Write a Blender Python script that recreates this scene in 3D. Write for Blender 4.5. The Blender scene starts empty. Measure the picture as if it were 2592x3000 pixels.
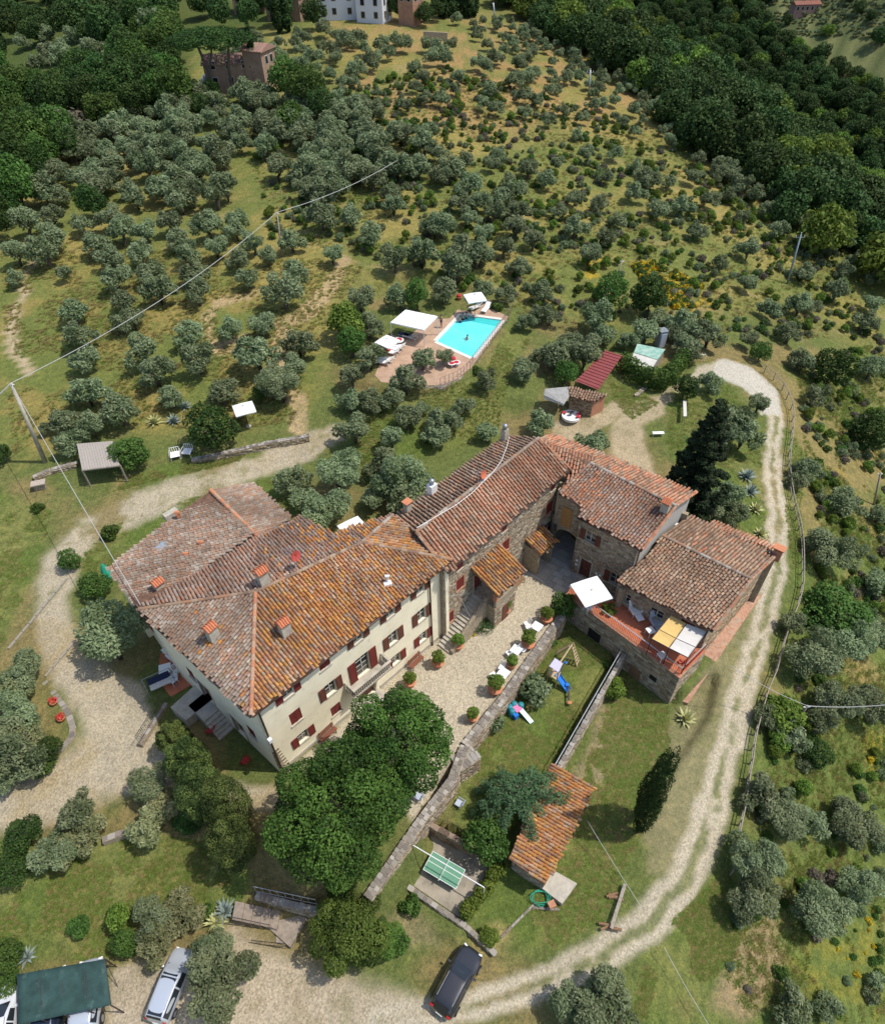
import bpy, bmesh, math, random
import numpy as np
from math import sin, cos, pi, radians, sqrt, atan2, hypot
random.seed(7)
RNG = np.random.default_rng(11)
sc = bpy.context.scene
# ---------------------------------------------------------------- camera
F = 2000.0; PITCH = radians(45); ROLL = radians(-1.3); CAMZ = 46.0
CAM = np.array([0, 0, CAMZ])
cf = np.array([0, cos(PITCH), -sin(PITCH)]); cr = np.array([1., 0, 0]); cu = np.cross(cr, cf)
cam = bpy.data.cameras.new('camera'); camo = bpy.data.objects.new('camera', cam); sc.collection.objects.link(camo)
cam.sensor_fit = 'VERTICAL'; cam.sensor_height = 36; cam.lens = 36 * F / 3000; cam.clip_start = .5; cam.clip_end = 6000
from mathutils import Matrix, Vector
_c, _s = cos(ROLL), sin(ROLL)
rx = cr * _c + cu * _s; ry = -cr * _s + cu * _c
M = Matrix(((rx[0], ry[0], -cf[0], 0), (rx[1], ry[1], -cf[1], 0), (rx[2], ry[2], -cf[2], CAMZ), (0, 0, 0, 1)))
camo.matrix_world = M
sc.camera = camo
# ---------------------------------------------------------------- light
SUN_EL, SUN_AZ = 62.0, -4.0            # azimuth from +X, counter-clockwise
w = bpy.data.worlds.new('World'); sc.world = w; w.use_nodes = True
nt = w.node_tree; bg = nt.nodes['Background']
sky = nt.nodes.new('ShaderNodeTexSky'); sky.sky_type = 'NISHITA'; sky.sun_disc = False
sky.sun_elevation = radians(SUN_EL); sky.sun_rotation = radians(90 - SUN_AZ); sky.dust_density = 1.5
nt.links.new(sky.outputs[0], bg.inputs[0]); bg.inputs[1].default_value = 0.15
sl = bpy.data.lights.new('sun', 'SUN'); sl.energy = 3.15; sl.angle = radians(.55); sl.color = (1, .955, .88)
so = bpy.data.objects.new('sun', sl); sc.collection.objects.link(so)
sv = Vector((cos(radians(SUN_EL)) * cos(radians(SUN_AZ)), cos(radians(SUN_EL)) * sin(radians(SUN_AZ)), sin(radians(SUN_EL))))
so.rotation_euler = sv.to_track_quat('Z', 'Y').to_euler()
sc.view_settings.view_transform = 'Standard'; sc.view_settings.look = 'None'
sc.view_settings.exposure = 0.36; sc.view_settings.gamma = 1
sc.render.engine = 'CYCLES'; sc.cycles.max_bounces = 5; sc.cycles.transparent_max_bounces = 6
# ---------------------------------------------------------------- projection helpers
def ray(px, py):
    a = px - 1296.; b = -(py - 1500.)
    d = cf * F + rx * a + ry * b
    return d / np.linalg.norm(d)
def P(px, py, z=0.):
    d = ray(px, py); return CAM + d * ((z - CAMZ) / d[2])
def QV(X, Y, Z):
    V = np.stack([X, Y, Z - CAMZ], -1); k = V @ cf; k = np.where(k < .5, .5, k)
    return 1296 + V @ rx / k * F, 1500 - V @ ry / k * F
def plane3(a, b, c):
    n = np.cross(b - a, c - a); return a, n / np.linalg.norm(n)
def PP(px, py, pl):
    d = ray(px, py); return CAM + d * (((pl[0] - CAM) @ pl[1]) / (d @ pl[1]))
def vnoise(x, y, s, seed=0, oct=1):
    r = np.random.default_rng(seed); T = r.random((256, 256)); out = 0; amp = 1; tot = 0
    for o in range(oct):
        u = np.asarray(x, float) / s + 37.7 * o; v = np.asarray(y, float) / s + 11.3 * o
        iu = np.floor(u).astype(int); iv = np.floor(v).astype(int); fu = u - iu; fv = v - iv
        fu = fu * fu * (3 - 2 * fu); fv = fv * fv * (3 - 2 * fv)
        g = lambda a, b: T[a & 255, b & 255]
        out = out + amp * ((g(iu, iv) * (1 - fu) + g(iu + 1, iv) * fu) * (1 - fv) + (g(iu, iv + 1) * (1 - fu) + g(iu + 1, iv + 1) * fu) * fv)
        tot += amp; amp *= .55; s = s / 2.1
    return out / tot
def sstep(a, b, x):
    t = np.clip((x - a) / (b - a), 0, 1); return t * t * (3 - 2 * t)
def inpoly(X, Y, poly):
    X = np.asarray(X, float); Y = np.asarray(Y, float); r = np.zeros(X.shape, bool); n = len(poly)
    for i in range(n):
        x1, y1 = poly[i][:2]; x2, y2 = poly[(i + 1) % n][:2]
        if y1 == y2: continue
        r ^= ((y1 > Y) != (y2 > Y)) & (X < (x2 - x1) * (Y - y1) / (y2 - y1) + x1)
    return r
def distpl(X, Y, pts, closed=False):
    """distance to polyline; also interpolated third value and signed side"""
    best = np.full(X.shape, 1e9); wv = np.zeros(X.shape); side = np.zeros(X.shape)
    n = len(pts); m = n if closed else n - 1
    for i in range(m):
        a = pts[i]; b = pts[(i + 1) % n]; dx, dy = b[0] - a[0], b[1] - a[1]; L = dx * dx + dy * dy + 1e-9
        t = np.clip(((X - a[0]) * dx + (Y - a[1]) * dy) / L, 0, 1)
        d = np.hypot(X - a[0] - t * dx, Y - a[1] - t * dy); k = d < best
        best = np.where(k, d, best)
        if len(a) > 2: wv = np.where(k, a[2] + (b[2] - a[2]) * t, wv)
        side = np.where(k, np.sign(dx * (Y - a[1]) - dy * (X - a[0])), side)
    return best, wv, side
def sdpoly(X, Y, poly):
    d, _, _ = distpl(X, Y, poly, True); return np.where(inpoly(X, Y, poly), -d, d)
# ---------------------------------------------------------------- ground height
CTRL = [(0,2390,0),(330,2150,0),(600,2000,0),(800,2330,0),(150,1800,.2),(50,1500,.6),(0,2560,-1.2),(300,2600,-1.6),(600,2560,-1.5),
 (300,2790,-2.7),(100,2950,-3),(560,2950,-3),(900,2900,-3),(1345,2870,-3),(1700,2850,-3),(1250,2600,-3),(1500,2650,-2.8),
 (2000,2500,-2.6),(1750,2350,-2.6),(2100,2250,-2.4),(2190,1950,-1.9),(2270,1700,-1.2),(2260,1450,-.6),(2270,1250,-.2),(2150,1080,0),
 (1850,1300,.3),(1960,1400,0),(2100,1500,-.4),(1400,1650,0),(1100,2080,0),(1340,2150,0),(1250,2300,0),(1600,1700,0),(1750,1660,0),(1500,1180,1.5),(1300,1300,1.0),(1350,1130,2.2),
 (1340,980,2.6),(1100,1050,2.8),(1480,880,2.8),(1700,1000,1.2),(700,1000,3.0),(400,1000,3.0),(100,900,3),(400,1330,1.0),(100,1330,1.0),(900,1330,.6),
 (900,1150,2.2),(1800,1150,.6),(1950,1050,.6),(600,600,5),(200,600,5),(1000,600,6),(1400,600,6),(1800,600,3),(1300,300,10),(900,300,10),(500,330,9),(1100,80,14),(800,60,14),(300,60,12),(50,300,7),
 (1600,250,9),(1900,450,4),(2100,650,1),(2000,850,.5),(2300,850,-3),(2300,1000,-3),(2500,1000,-6),(2500,1300,-6),(2400,1500,-3.5),(2550,1800,-7),(2400,2000,-4.5),(2550,2300,-8),(2250,2450,-4),(2400,2700,-6.5),(2570,2950,-9),(2100,2900,-4),(1900,2980,-3.6),(1300,3000,-3),
 (-300,2200,0),(-300,1200,1),(-300,3000,-3.5),(3000,2500,-14),(3000,1500,-14),(-400,400,4)]
_cp = np.array([P(*c) for c in CTRL]); _far = [(-300,0,-6),(-300,150,0),(-400,400,20),(-150,420,26),(0,400,26),(60,330,16),(200,-60,-50),(-100,-80,-14),(0,-80,-10)]
_cp = np.vstack([_cp, np.array(_far, float)])
def _ker(r2): return np.where(r2 < 1e-9, 0, r2 * np.log(r2 + 1e-12) * .5)
RB_S = 100.
RB_X = _cp[:, :2] / RB_S; RB_n = len(RB_X)
_K = _ker(((RB_X[:, None] - RB_X[None]) ** 2).sum(-1)) + np.eye(RB_n) * 2e-3
_A = np.zeros((RB_n + 3, RB_n + 3)); _A[:RB_n, :RB_n] = _K; _A[:RB_n, RB_n] = 1; _A[:RB_n, RB_n + 1:] = RB_X; _A[RB_n:, :RB_n] = _A[:RB_n, RB_n:].T
RB_W = np.linalg.solve(_A, np.concatenate([_cp[:, 2], [0, 0, 0]]))
RIDGE = [P(*q)[:2] for q in [(1430,18,10),(1560,80,9),(1700,160,7.5),(1860,235,6),(2000,330,4),(2130,450,2),(2300,560,-1),(2450,690,-3),(2592,760,-5)]]
_d0 = RIDGE[0] - RIDGE[2]; _d1 = RIDGE[-1] - RIDGE[-3]
RIDGE = [RIDGE[0] + _d0 / np.linalg.norm(_d0) * 900 * np.array([1, 1])] + RIDGE + [RIDGE[-1] + np.array([.95, -.3]) * 700]
POLY = {}
def poly(name, pts, z): POLY[name] = [tuple(P(*q, z)[:2]) for q in pts]
# level platforms (pixel outline on their own level)
LEVELS = []
def level(name, pts, z, soft=.5, zp=None):
    poly(name, pts, z if zp is None else zp); LEVELS.append((name, z, soft))
level('yard', [(300,1560),(330,1980),(560,2260),(780,2330),(1020,2320),(1215,2420),(1300,2290),(1480,2050),(1642,1815),(1790,1760),(1960,1700),(2080,1600),(2060,1420),(1700,1270),(1500,1230),(1150,1400),(860,1370)], 0, 3.)
level('yard_edge', [(900,2400),(1000,2520),(1088,2630),(1215,2440),(1262,2345),(1330,2240),(1480,2035),(1600,1880),(1655,1800),(1700,1760),(1500,1700),(1200,2000)], 0, .1)
level('play_garden', [(1345,2240),(1420,2120),(1490,2045),(1650,1830),(1700,1760),(1805,1925),(1700,2090),(1600,2262),(1560,2340),(1480,2460),(1330,2420),(1240,2420),(1290,2300)], -1.7, .1)
level('low_garden', [(1815,1920),(1990,2075),(2080,2000),(2060,2100),(1960,2250),(1850,2500),(1700,2600),(1600,2560),(1600,2290),(1700,2110)], -2.6, .6)
level('pingpong', [(1245,2405),(1460,2520),(1440,2600),(1350,2760),(1160,2650),(1170,2560)], -2.6, .1)
level('courtyard_south', [(780,2330),(900,2280),(1000,2250),(1200,2440),(1085,2635),(1000,2560),(880,2560),(760,2420)], 0, 1.5)
level('poolside', [(1000,1090),(1110,860),(1180,830),(1330,840),(1480,890),(1500,930),(1400,1060),(1330,1120),(1250,1135),(1100,1125)], 2.9, .8)
level('pool_pit', [(1341, 910), (1484, 930), (1388, 1063), (1262, 1004)], 1.2, .05, 2.9)
def H(x, y, lev=True):
    x = np.asarray(x, float); y = np.asarray(y, float); shp = x.shape; x = x.ravel(); y = y.ravel()
    out = np.empty(x.shape)
    for i in range(0, len(x), 20000):
        a = x[i:i + 20000]; b = y[i:i + 20000]
        ac = np.clip(a, -260, 200); bc = np.clip(b, -60, 400)
        X = np.stack([ac, bc], -1) / RB_S
        h = _ker(((X[:, None] - RB_X[None]) ** 2).sum(-1)) @ RB_W[:RB_n] + RB_W[RB_n] + X @ RB_W[RB_n + 1:]
        far = np.hypot(a - ac, b - bc); h = h + far * .12
        d, _, sd = distpl(a, b, RIDGE); s = np.where(sd < 0, -d, d)   # + = left of travel direction
        s = -s                                                        # beyond the ridge: right/away side
        k = RIDGE_SIGN * s
        h = h - np.where(k > 0, 62 * sstep(0, 130, k), 0) + np.where(k > 170, (k - 170) * .42 + 0, 0)
        if lev:
            for nm, z, soft in LEVELS:
                pl = POLY[nm]; px = [q[0] for q in pl]; py = [q[1] for q in pl]
                kk = (a > min(px) - soft) & (a < max(px) + soft) & (b > min(py) - soft) & (b < max(py) + soft)
                if kk.any():
                    sdv = sdpoly(a[kk], b[kk], pl); t = 1 - sstep(0, soft, sdv)
                    h[kk] = h[kk] * (1 - t) + z * t
        h = h + (vnoise(a, b, 9, 5) - .5) * .25 * sstep(20, 60, np.hypot(a - 5, b - 32))
        out[i:i + 20000] = h
    return out.reshape(shp)
RIDGE_SIGN = 1
_t = distpl(np.array([150.]), np.array([300.]), RIDGE)
RIDGE_SIGN = 1 if -_t[2][0] > 0 else -1
def h1(x, y): return float(H(np.array([x]), np.array([y]))[0])
def G(px, py, up=0.):
    """ground point seen at a photo position (optionally the point `up` metres above ground is seen there)"""
    z = 0.
    d = ray(px, py)
    # march
    t = np.linspace(20, 900, 1500); X = CAM[0] + d[0] * t; Y = CAM[1] + d[1] * t; Z = CAM[2] + d[2] * t
    g = H(X, Y) + up; k = np.argmax(Z < g)
    if Z[k] >= g[k]: k = len(t) - 1
    a, b = t[max(k - 1, 0)], t[k]
    t = np.linspace(a, b, 12); X = CAM[0] + d[0] * t; Y = CAM[1] + d[1] * t; Z = CAM[2] + d[2] * t
    g = H(X, Y) + up; k = int(np.argmax(Z <= g)); return np.array([X[k], Y[k], g[k] - up])
def GV(pxs, pys, up=0.):
    """vectorised G for many pixels"""
    pxs = np.asarray(pxs, float); pys = np.asarray(pys, float)
    D = cf * F + np.outer(pxs - 1296, rx) - np.outer(pys - 1500, ry); D /= np.linalg.norm(D, axis=1)[:, None]
    t = np.full(len(pxs), 20.); done = np.zeros(len(pxs), bool)
    for i in range(90):
        X = D * t[:, None] + CAM; gap = X[:, 2] - (H(X[:, 0], X[:, 1]) + up)
        done |= gap < .05; t = np.where(done, t, t + np.maximum(gap * .9, .15)); 
        if done.all() or i > 88: break
    X = D * t[:, None] + CAM; X[:, 2] = H(X[:, 0], X[:, 1]); return X
# ---------------------------------------------------------------- materials
MATS = {}
def newmat(name):
    m = bpy.data.materials.new(name); m.use_nodes = True; n = m.node_tree; b = n.nodes['Principled BSDF']
    b.inputs['Specular IOR Level'].default_value = .25; MATS[name] = m
    return m, n, b
def N(n, t, **kw):
    x = n.nodes.new(t)
    for k, v in kw.items():
        if isinstance(k, str) and hasattr(x, k): setattr(x, k, v)
    return x
def noise(n, scale, detail=4, rough=.6, coord='Object', warp=None):
    t = N(n, 'ShaderNodeTexNoise'); t.inputs['Scale'].default_value = scale; t.inputs['Detail'].default_value = detail; t.inputs['Roughness'].default_value = rough
    c = N(n, 'ShaderNodeTexCoord'); n.links.new(c.outputs[coord], t.inputs['Vector']); return t
def ramp(n, src, stops):
    r = N(n, 'ShaderNodeValToRGB'); e = r.color_ramp.elements
    while len(e) < len(stops): e.new(.5)
    for i, (p, c) in enumerate(stops): e[i].position = p; e[i].color = (*c, 1) if len(c) == 3 else c
    n.links.new(src, r.inputs[0]); return r
def mixc(n, a, b, fac, mode='MIX'):
    m = N(n, 'ShaderNodeMix'); m.data_type = 'RGBA'; m.blend_type = mode
    for s, v in ((6, a), (7, b)):
        if isinstance(v, tuple): m.inputs[s].default_value = (*v, 1)
        else: n.links.new(v, m.inputs[s])
    if isinstance(fac, (int, float)): m.inputs[0].default_value = fac
    else: n.links.new(fac, m.inputs[0])
    return m.outputs[2]
def bumpn(n, b, src, st, dist=.02):
    x = N(n, 'ShaderNodeBump'); x.inputs['Strength'].default_value = st; x.inputs['Distance'].default_value = dist
    n.links.new(src, x.inputs['Height']); n.links.new(x.outputs[0], b.inputs['Normal'])
def plain(name, col, rough=.6, var=.25, scale=6, bump=0, metal=0, coat=0, stain=None):
    if name in MATS: return MATS[name]
    m, n, b = newmat(name); t = noise(n, scale, 6)
    lo = tuple(max(0, c * (1 - var)) for c in col); hi = tuple(min(1, c * (1 + var)) for c in col)
    r = ramp(n, t.outputs[0], [(.3, lo), (.7, hi)]); out = r.outputs[0]
    if stain:
        t2 = noise(n, stain[0], 8, .7); r2 = ramp(n, t2.outputs[0], [(stain[2], (0, 0, 0)), (stain[2] + .15, (1, 1, 1))])
        out = mixc(n, out, stain[1], r2.outputs[0])
    n.links.new(out, b.inputs['Base Color']); b.inputs['Roughness'].default_value = rough; b.inputs['Metallic'].default_value = metal
    b.inputs['Coat Weight'].default_value = coat
    if bump: t3 = noise(n, scale * 5, 6); bumpn(n, b, t3.outputs[0], bump)
    return m
def attrmat(name, mult=(1, 1, 1), rough=.8, var=.3, scale=8, bump=.3, spec=.2, stain=None):
    """colour comes from the per-face attribute Col (one tone per tile / leaf / stone) times fine grain"""
    if name in MATS: return MATS[name]
    m, n, b = newmat(name); a = N(n, 'ShaderNodeAttribute'); a.attribute_name = 'Col'
    t = noise(n, scale, 6, .65); r = ramp(n, t.outputs[0], [(.3, (1 - var,) * 3), (.7, (1 + var * .6,) * 3)])
    o = mixc(n, a.outputs['Color'], r.outputs[0], 1., 'MULTIPLY'); o = mixc(n, o, mult, 1., 'MULTIPLY')
    if stain:
        t2 = noise(n, stain[0], 8, .75); r2 = ramp(n, t2.outputs[0], [(stain[2], (0, 0, 0)), (stain[2] + .12, (1, 1, 1))])
        o = mixc(n, o, stain[1], r2.outputs[0])
    n.links.new(o, b.inputs['Base Color']); b.inputs['Roughness'].default_value = rough; b.inputs['Specular IOR Level'].default_value = spec
    if bump: t3 = noise(n, scale * 4, 5); bumpn(n, b, t3.outputs[0], bump)
    return m
def leafmat(name, dark, light, trans=.25, rough=.5, hue=.0):
    m, n, b = newmat(name); a = N(n, 'ShaderNodeAttribute'); a.attribute_name = 'Col'
    r = ramp(n, a.outputs['Fac'], [(0., dark), (1., light)])
    oi = N(n, 'ShaderNodeObjectInfo'); hs = N(n, 'ShaderNodeHueSaturation')
    mr = N(n, 'ShaderNodeMapRange'); n.links.new(oi.outputs['Random'], mr.inputs[0]); mr.inputs[3].default_value = .78; mr.inputs[4].default_value = 1.2
    mh = N(n, 'ShaderNodeMapRange'); n.links.new(oi.outputs['Random'], mh.inputs[0]); mh.inputs[3].default_value = .5 - .018; mh.inputs[4].default_value = .5 + .022
    n.links.new(mr.outputs[0], hs.inputs['Value']); n.links.new(mh.outputs[0], hs.inputs['Hue']); n.links.new(r.outputs[0], hs.inputs['Color'])
    n.links.new(hs.outputs[0], b.inputs['Base Color']); b.inputs['Roughness'].default_value = max(rough, .6); b.inputs['Specular IOR Level'].default_value = .12
    tr = N(n, 'ShaderNodeBsdfTranslucent'); n.links.new(hs.outputs[0], tr.inputs[0]); mx = N(n, 'ShaderNodeMixShader'); mx.inputs[0].default_value = trans
    n.links.new(b.outputs[0], mx.inputs[1]); n.links.new(tr.outputs[0], mx.inputs[2]); n.links.new(mx.outputs[0], n.nodes['Material Output'].inputs[0])
    return m
# ---------------------------------------------------------------- mesh builder
COL = bpy.data.collections.new('scene'); sc.collection.children.link(COL)
class MB:
    def __init__(s): s.v = []; s.f = []; s.c = []
    def add(s, vs, fs, col=(.5, .5, .5)):
        o = len(s.v); s.v.extend([tuple(map(float, q)) for q in vs]); s.f.extend([tuple(i + o for i in f) for f in fs]); s.c.extend([col] * len(fs)); return s
    def box(s, c, size, rz=0, col=(.5, .5, .5), M=None, taper=1.):
        hx, hy, hz = size[0] / 2, size[1] / 2, size[2] / 2; vs = []
        for z in (-1, 1):
            k = taper if z > 0 else 1
            for a, b in ((-1, -1), (1, -1), (1, 1), (-1, 1)): vs.append((a * hx * k, b * hy * k, z * hz))
        R, S = cos(rz), sin(rz)
        vs = [(c[0] + x * R - y * S, c[1] + x * S + y * R, c[2] + z) for x, y, z in vs]
        if M is not None: vs = [tuple(M @ Vector(q)) for q in vs]
        return s.add(vs, [(0, 3, 2, 1), (4, 5, 6, 7), (0, 1, 5, 4), (1, 2, 6, 5), (2, 3, 7, 6), (3, 0, 4, 7)], col)
    def beam(s, a, b, w, h=None, col=(.5, .5, .5), up=(0, 0, 1)):
        a = np.array(a, float); b = np.array(b, float); h = h or w; d = b - a; L = np.linalg.norm(d); d /= L
        u = np.array(up, float); x = np.cross(d, u)
        if np.linalg.norm(x) < 1e-3: x = np.cross(d, (1, 0, 0))
        x /= np.linalg.norm(x); y = np.cross(x, d); vs = []
        for p in (a, b):
            for i, j in ((-1, -1), (1, -1), (1, 1), (-1, 1)): vs.append(p + x * i * w / 2 + y * j * h / 2)
        return s.add(vs, [(0, 3, 2, 1), (4, 5, 6, 7), (0, 1, 5, 4), (1, 2, 6, 5), (2, 3, 7, 6), (3, 0, 4, 7)], col)
    def tube(s, pts, r, n=8, col=(.5, .5, .5), cap=True):
        pts = [np.array(p, float) for p in pts]; rs = r if isinstance(r, (list, tuple)) else [r] * len(pts); vs = []; fs = []
        for i, p in enumerate(pts):
            d = pts[min(i + 1, len(pts) - 1)] - pts[max(i - 1, 0)]; d /= np.linalg.norm(d) + 1e-9
            x = np.cross(d, (0, 0, 1)); x = np.array([1., 0, 0]) if np.linalg.norm(x) < .05 else x / np.linalg.norm(x); y = np.cross(d, x)
            for k in range(n): a = 2 * pi * k / n; vs.append(p + (x * cos(a) + y * sin(a)) * rs[i])
        for i in range(len(pts) - 1):
            for k in range(n): fs.append((i * n + k, i * n + (k + 1) % n, (i + 1) * n + (k + 1) % n, (i + 1) * n + k))
        if cap: fs.append(tuple(range(n))[::-1]); fs.append(tuple((len(pts) - 1) * n + k for k in range(n)))
        return s.add(vs, fs, col)
    def lathe(s, prof, c=(0, 0, 0), n=14, col=(.5, .5, .5)):
        return s.tube_prof(prof, c, n, col)
    def tube_prof(s, prof, c, n, col):
        vs = []; fs = []
        for r, z in prof:
            for k in range(n): a = 2 * pi * k / n; vs.append((c[0] + r * cos(a), c[1] + r * sin(a), c[2] + z))
        for i in range(len(prof) - 1):
            for k in range(n): fs.append((i * n + k, i * n + (k + 1) % n, (i + 1) * n + (k + 1) % n, (i + 1) * n + k))
        fs.append(tuple(range(n))[::-1]); fs.append(tuple((len(prof) - 1) * n + k for k in range(n)))
        return s.add(vs, fs, col)
    def prism(s, poly, z0, z1, col=(.5, .5, .5)):
        n = len(poly); A = sum(poly[i][0] * poly[(i + 1) % n][1] - poly[(i + 1) % n][0] * poly[i][1] for i in range(n))
        if A < 0: poly = poly[::-1]
        zt = z1 if hasattr(z1, '__len__') else [z1] * n; zb = z0 if hasattr(z0, '__len__') else [z0] * n
        vs = [(p[0], p[1], zb[i]) for i, p in enumerate(poly)] + [(p[0], p[1], zt[i]) for i, p in enumerate(poly)]
        fs = [tuple(range(n))[::-1], tuple(range(n, 2 * n))] + [(i, (i + 1) % n, n + (i + 1) % n, n + i) for i in range(n)]
        return s.add(vs, fs, col)
    def slab(s, pts, t, col=(.5, .5, .5)):
        """polygon of 3D points given a thickness downwards"""
        n = len(pts); pts = [np.array(p, float) for p in pts]
        A = sum(pts[i][0] * pts[(i + 1) % n][1] - pts[(i + 1) % n][0] * pts[i][1] for i in range(n))
        if A < 0: pts = pts[::-1]
        vs = [p - np.array([0, 0, t]) for p in pts] + pts
        fs = [tuple(range(n))[::-1], tuple(range(n, 2 * n))] + [(i, (i + 1) % n, n + (i + 1) % n, n + i) for i in range(n)]
        return s.add(vs, fs, col)
    def mesh(s, name, mat, smooth=False):
        me = bpy.data.meshes.new(name); me.from_pydata(s.v, [], s.f); me.materials.append(mat)
        ca = me.color_attributes.new('Col', 'FLOAT_COLOR', 'CORNER')
        cnt = np.array([len(p) for p in s.f]); c = np.array([(*q, 1) for q in s.c], float).repeat(cnt, 0).astype(np.float32)
        ca.data.foreach_set('color', c.ravel())
        if smooth: me.polygons.foreach_set('use_smooth', [True] * len(me.polygons))
        me.update(); return me
    def build(s, name, mat, parent=None, smooth=False, bevel=0, **kw):
        o = link(name, s.mesh(name, mat, smooth), parent)
        if bevel:
            b = o.modifiers.new('bevel', 'BEVEL'); b.width = bevel; b.segments = 2; b.limit_method = 'ANGLE'
        for k, v in kw.items(): o[k] = v
        return o
def link(name, me, parent=None, loc=None, rz=None):
    o = bpy.data.objects.new(name, me); COL.objects.link(o)
    if parent is not None: o.parent = parent; 
    if loc is not None: o.location = loc
    if rz is not None: o.rotation_euler = (0, 0, rz)
    return o
def thing(name, label, cat, loc=(0, 0, 0), rz=0, group=None):
    o = bpy.data.objects.new(name, None); COL.objects.link(o); o.location = loc; o.rotation_euler = (0, 0, rz); o.empty_display_size = .3
    o['label'] = label; o['category'] = cat
    if group: o['group'] = group
    return o
def tag(o, label, cat, group=None):
    o['label'] = label; o['category'] = cat
    if group: o['group'] = group
    return o
def kids(o): return [c for c in COL.objects if c.parent == o]
def dup(root, loc, rz=0, label=None, group=None, s=None, tree=None):
    """copy of a thing with copies of its parts and sub-parts (meshes shared)"""
    r = root.copy(); COL.objects.link(r); r.location = loc; r.rotation_euler = (0, 0, rz)
    if label: r['label'] = label
    if group: r['group'] = group
    if s: r.scale = (s, s, s) if not hasattr(s, '__len__') else s
    for ch, gs in (tree or tree_of(root)):
        c = ch.copy(); COL.objects.link(c); c.parent = r
        for g in gs: d = g.copy(); COL.objects.link(d); d.parent = c
    return r
def tree_of(root):
    ks = kids(root); return [(k, kids(k)) for k in ks]
def npmesh(name, V, Fq, cols, mat, smooth=False):
    """fast mesh from numpy arrays; Fq (n,4) or (n,3); cols (n,) grey or (n,3) per face"""
    me = bpy.data.meshes.new(name); n, k = Fq.shape
    me.vertices.add(len(V)); me.vertices.foreach_set('co', V.astype(np.float32).ravel())
    me.loops.add(n * k); me.loops.foreach_set('vertex_index', Fq.astype(np.int32).ravel())
    me.polygons.add(n); me.polygons.foreach_set('loop_start', np.arange(0, n * k, k, dtype=np.int32))
    try: me.polygons.foreach_set('loop_total', np.full(n, k, np.int32))
    except Exception: pass
    me.update(calc_edges=True)
    if mat: me.materials.append(mat)
    cols = np.asarray(cols, np.float32); 
    if cols.ndim == 1: cols = np.repeat(cols[:, None], 3, 1)
    ca = me.color_attributes.new('Col', 'FLOAT_COLOR', 'CORNER'); c = np.ones((n, k, 4), np.float32); c[..., :3] = cols[:, None, :]
    ca.data.foreach_set('color', c.ravel())
    if smooth: me.polygons.foreach_set('use_smooth', [True] * n)
    return me
# ================================================================ TERRAIN
def graded(lo, hi, f0, f1, step, g, mx):
    xs = list(np.arange(f0, f1, step)); d = step; x = xs[-1]
    while x < hi: d = min(d * g, mx); x += d; xs.append(x)
    d = step; x = f0; pre = []
    while x > lo: d = min(d * g, mx); x -= d; pre.append(x)
    return np.array(pre[::-1] + xs)
xs = graded(-1500, 1500, -34, 42, .3, 1.035, 45); ys = graded(-60, 2200, 4, 84, .3, 1.03, 45)
GX, GY = np.meshgrid(xs, ys); nx, ny = len(xs), len(ys)
GZ = H(GX, GY)
_, _, _sd = distpl(GX.ravel(), GY.ravel(), RIDGE)
PX, PY = QV(GX.ravel(), GY.ravel(), GZ.ravel()); X_ = GX.ravel(); Y_ = GY.ravel()
_dr, _, _sdr = distpl(X_, Y_, RIDGE); BEY = RIDGE_SIGN * (-np.where(_sdr < 0, -_dr, _dr))    # metres beyond the ridge line
n1 = vnoise(X_, Y_, 1.7, 1, 3) - .5; n2 = vnoise(X_, Y_, 1.5, 2, 3) - .5
far = np.clip(np.hypot(X_, Y_) / 60, 1, 6)
JX = PX + n1 * 38 / far; JY = PY + n2 * 30 / far
nb = vnoise(X_, Y_, 14, 3, 4); nm = vnoise(X_, Y_, 4.5, 4, 4); nf = vnoise(X_, Y_, .9, 6, 3); ng = vnoise(X_ * .35, Y_, 2.2, 8, 3)
def C3(*c): return np.array(c, float)
def mixa(base, col, w): return base * (1 - w[:, None]) + np.asarray(col) * w[:, None]
grass = C3(.105, .145, .034); grassd = C3(.085, .12, .030); dry = C3(.235, .19, .082); straw = C3(.36, .29, .13); soil = C3(.27, .19, .11); gravel = C3(.43, .37, .265); pale = C3(.45, .375, .27)
col = mixa(np.tile(C3(.12, .145, .044), (len(X_), 1)), dry * .9, sstep(.42, .62, nb * .5 + nm * .5))
def reg(poly, soft=25): return 1 - sstep(-soft, soft, sdpoly(JX, JY, poly))
# hill above: straw and green
w_hill = reg([(-200, 1330), (60, 1330), (300, 1240), (620, 1280), (900, 1180), (1000, 1050), (1050, 850), (1500, 860), (1750, 980), (1900, 900), (2300, 900), (2700, 1100), (2700, 500), (2200, 420), (1500, -50), (600, -50), (-200, 500)], 50)
gold = C3(.255, .215, .07); gg = C3(.145, .165, .048)
hillc = mixa(np.tile(gold, (len(X_), 1)), gg, sstep(.34, .54, nb * .55 + nm * .45)); hillc = mixa(hillc, straw * .8, sstep(.64, .78, ng) * .6)
col = mixa(col, 0, w_hill) + hillc * w_hill[:, None]
w = reg([(-200, 700), (120, 830), (300, 800), (700, 800), (900, 1000), (700, 1230), (300, 1260), (60, 1350), (-200, 1500)], 40) * .75
md = mixa(np.tile(C3(.25, .20, .066), (len(X_), 1)), C3(.14, .165, .045), sstep(.36, .56, nm)); col = col * (1 - w[:, None]) + md * w[:, None]
w = reg([(950, 20), (1500, 60), (1900, 250), (2000, 380), (1700, 380), (1300, 420), (1000, 330)], 60) * sstep(.4, .6, nm) * .7; col = mixa(col, C3(.36, .22, .10), w)
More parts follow.
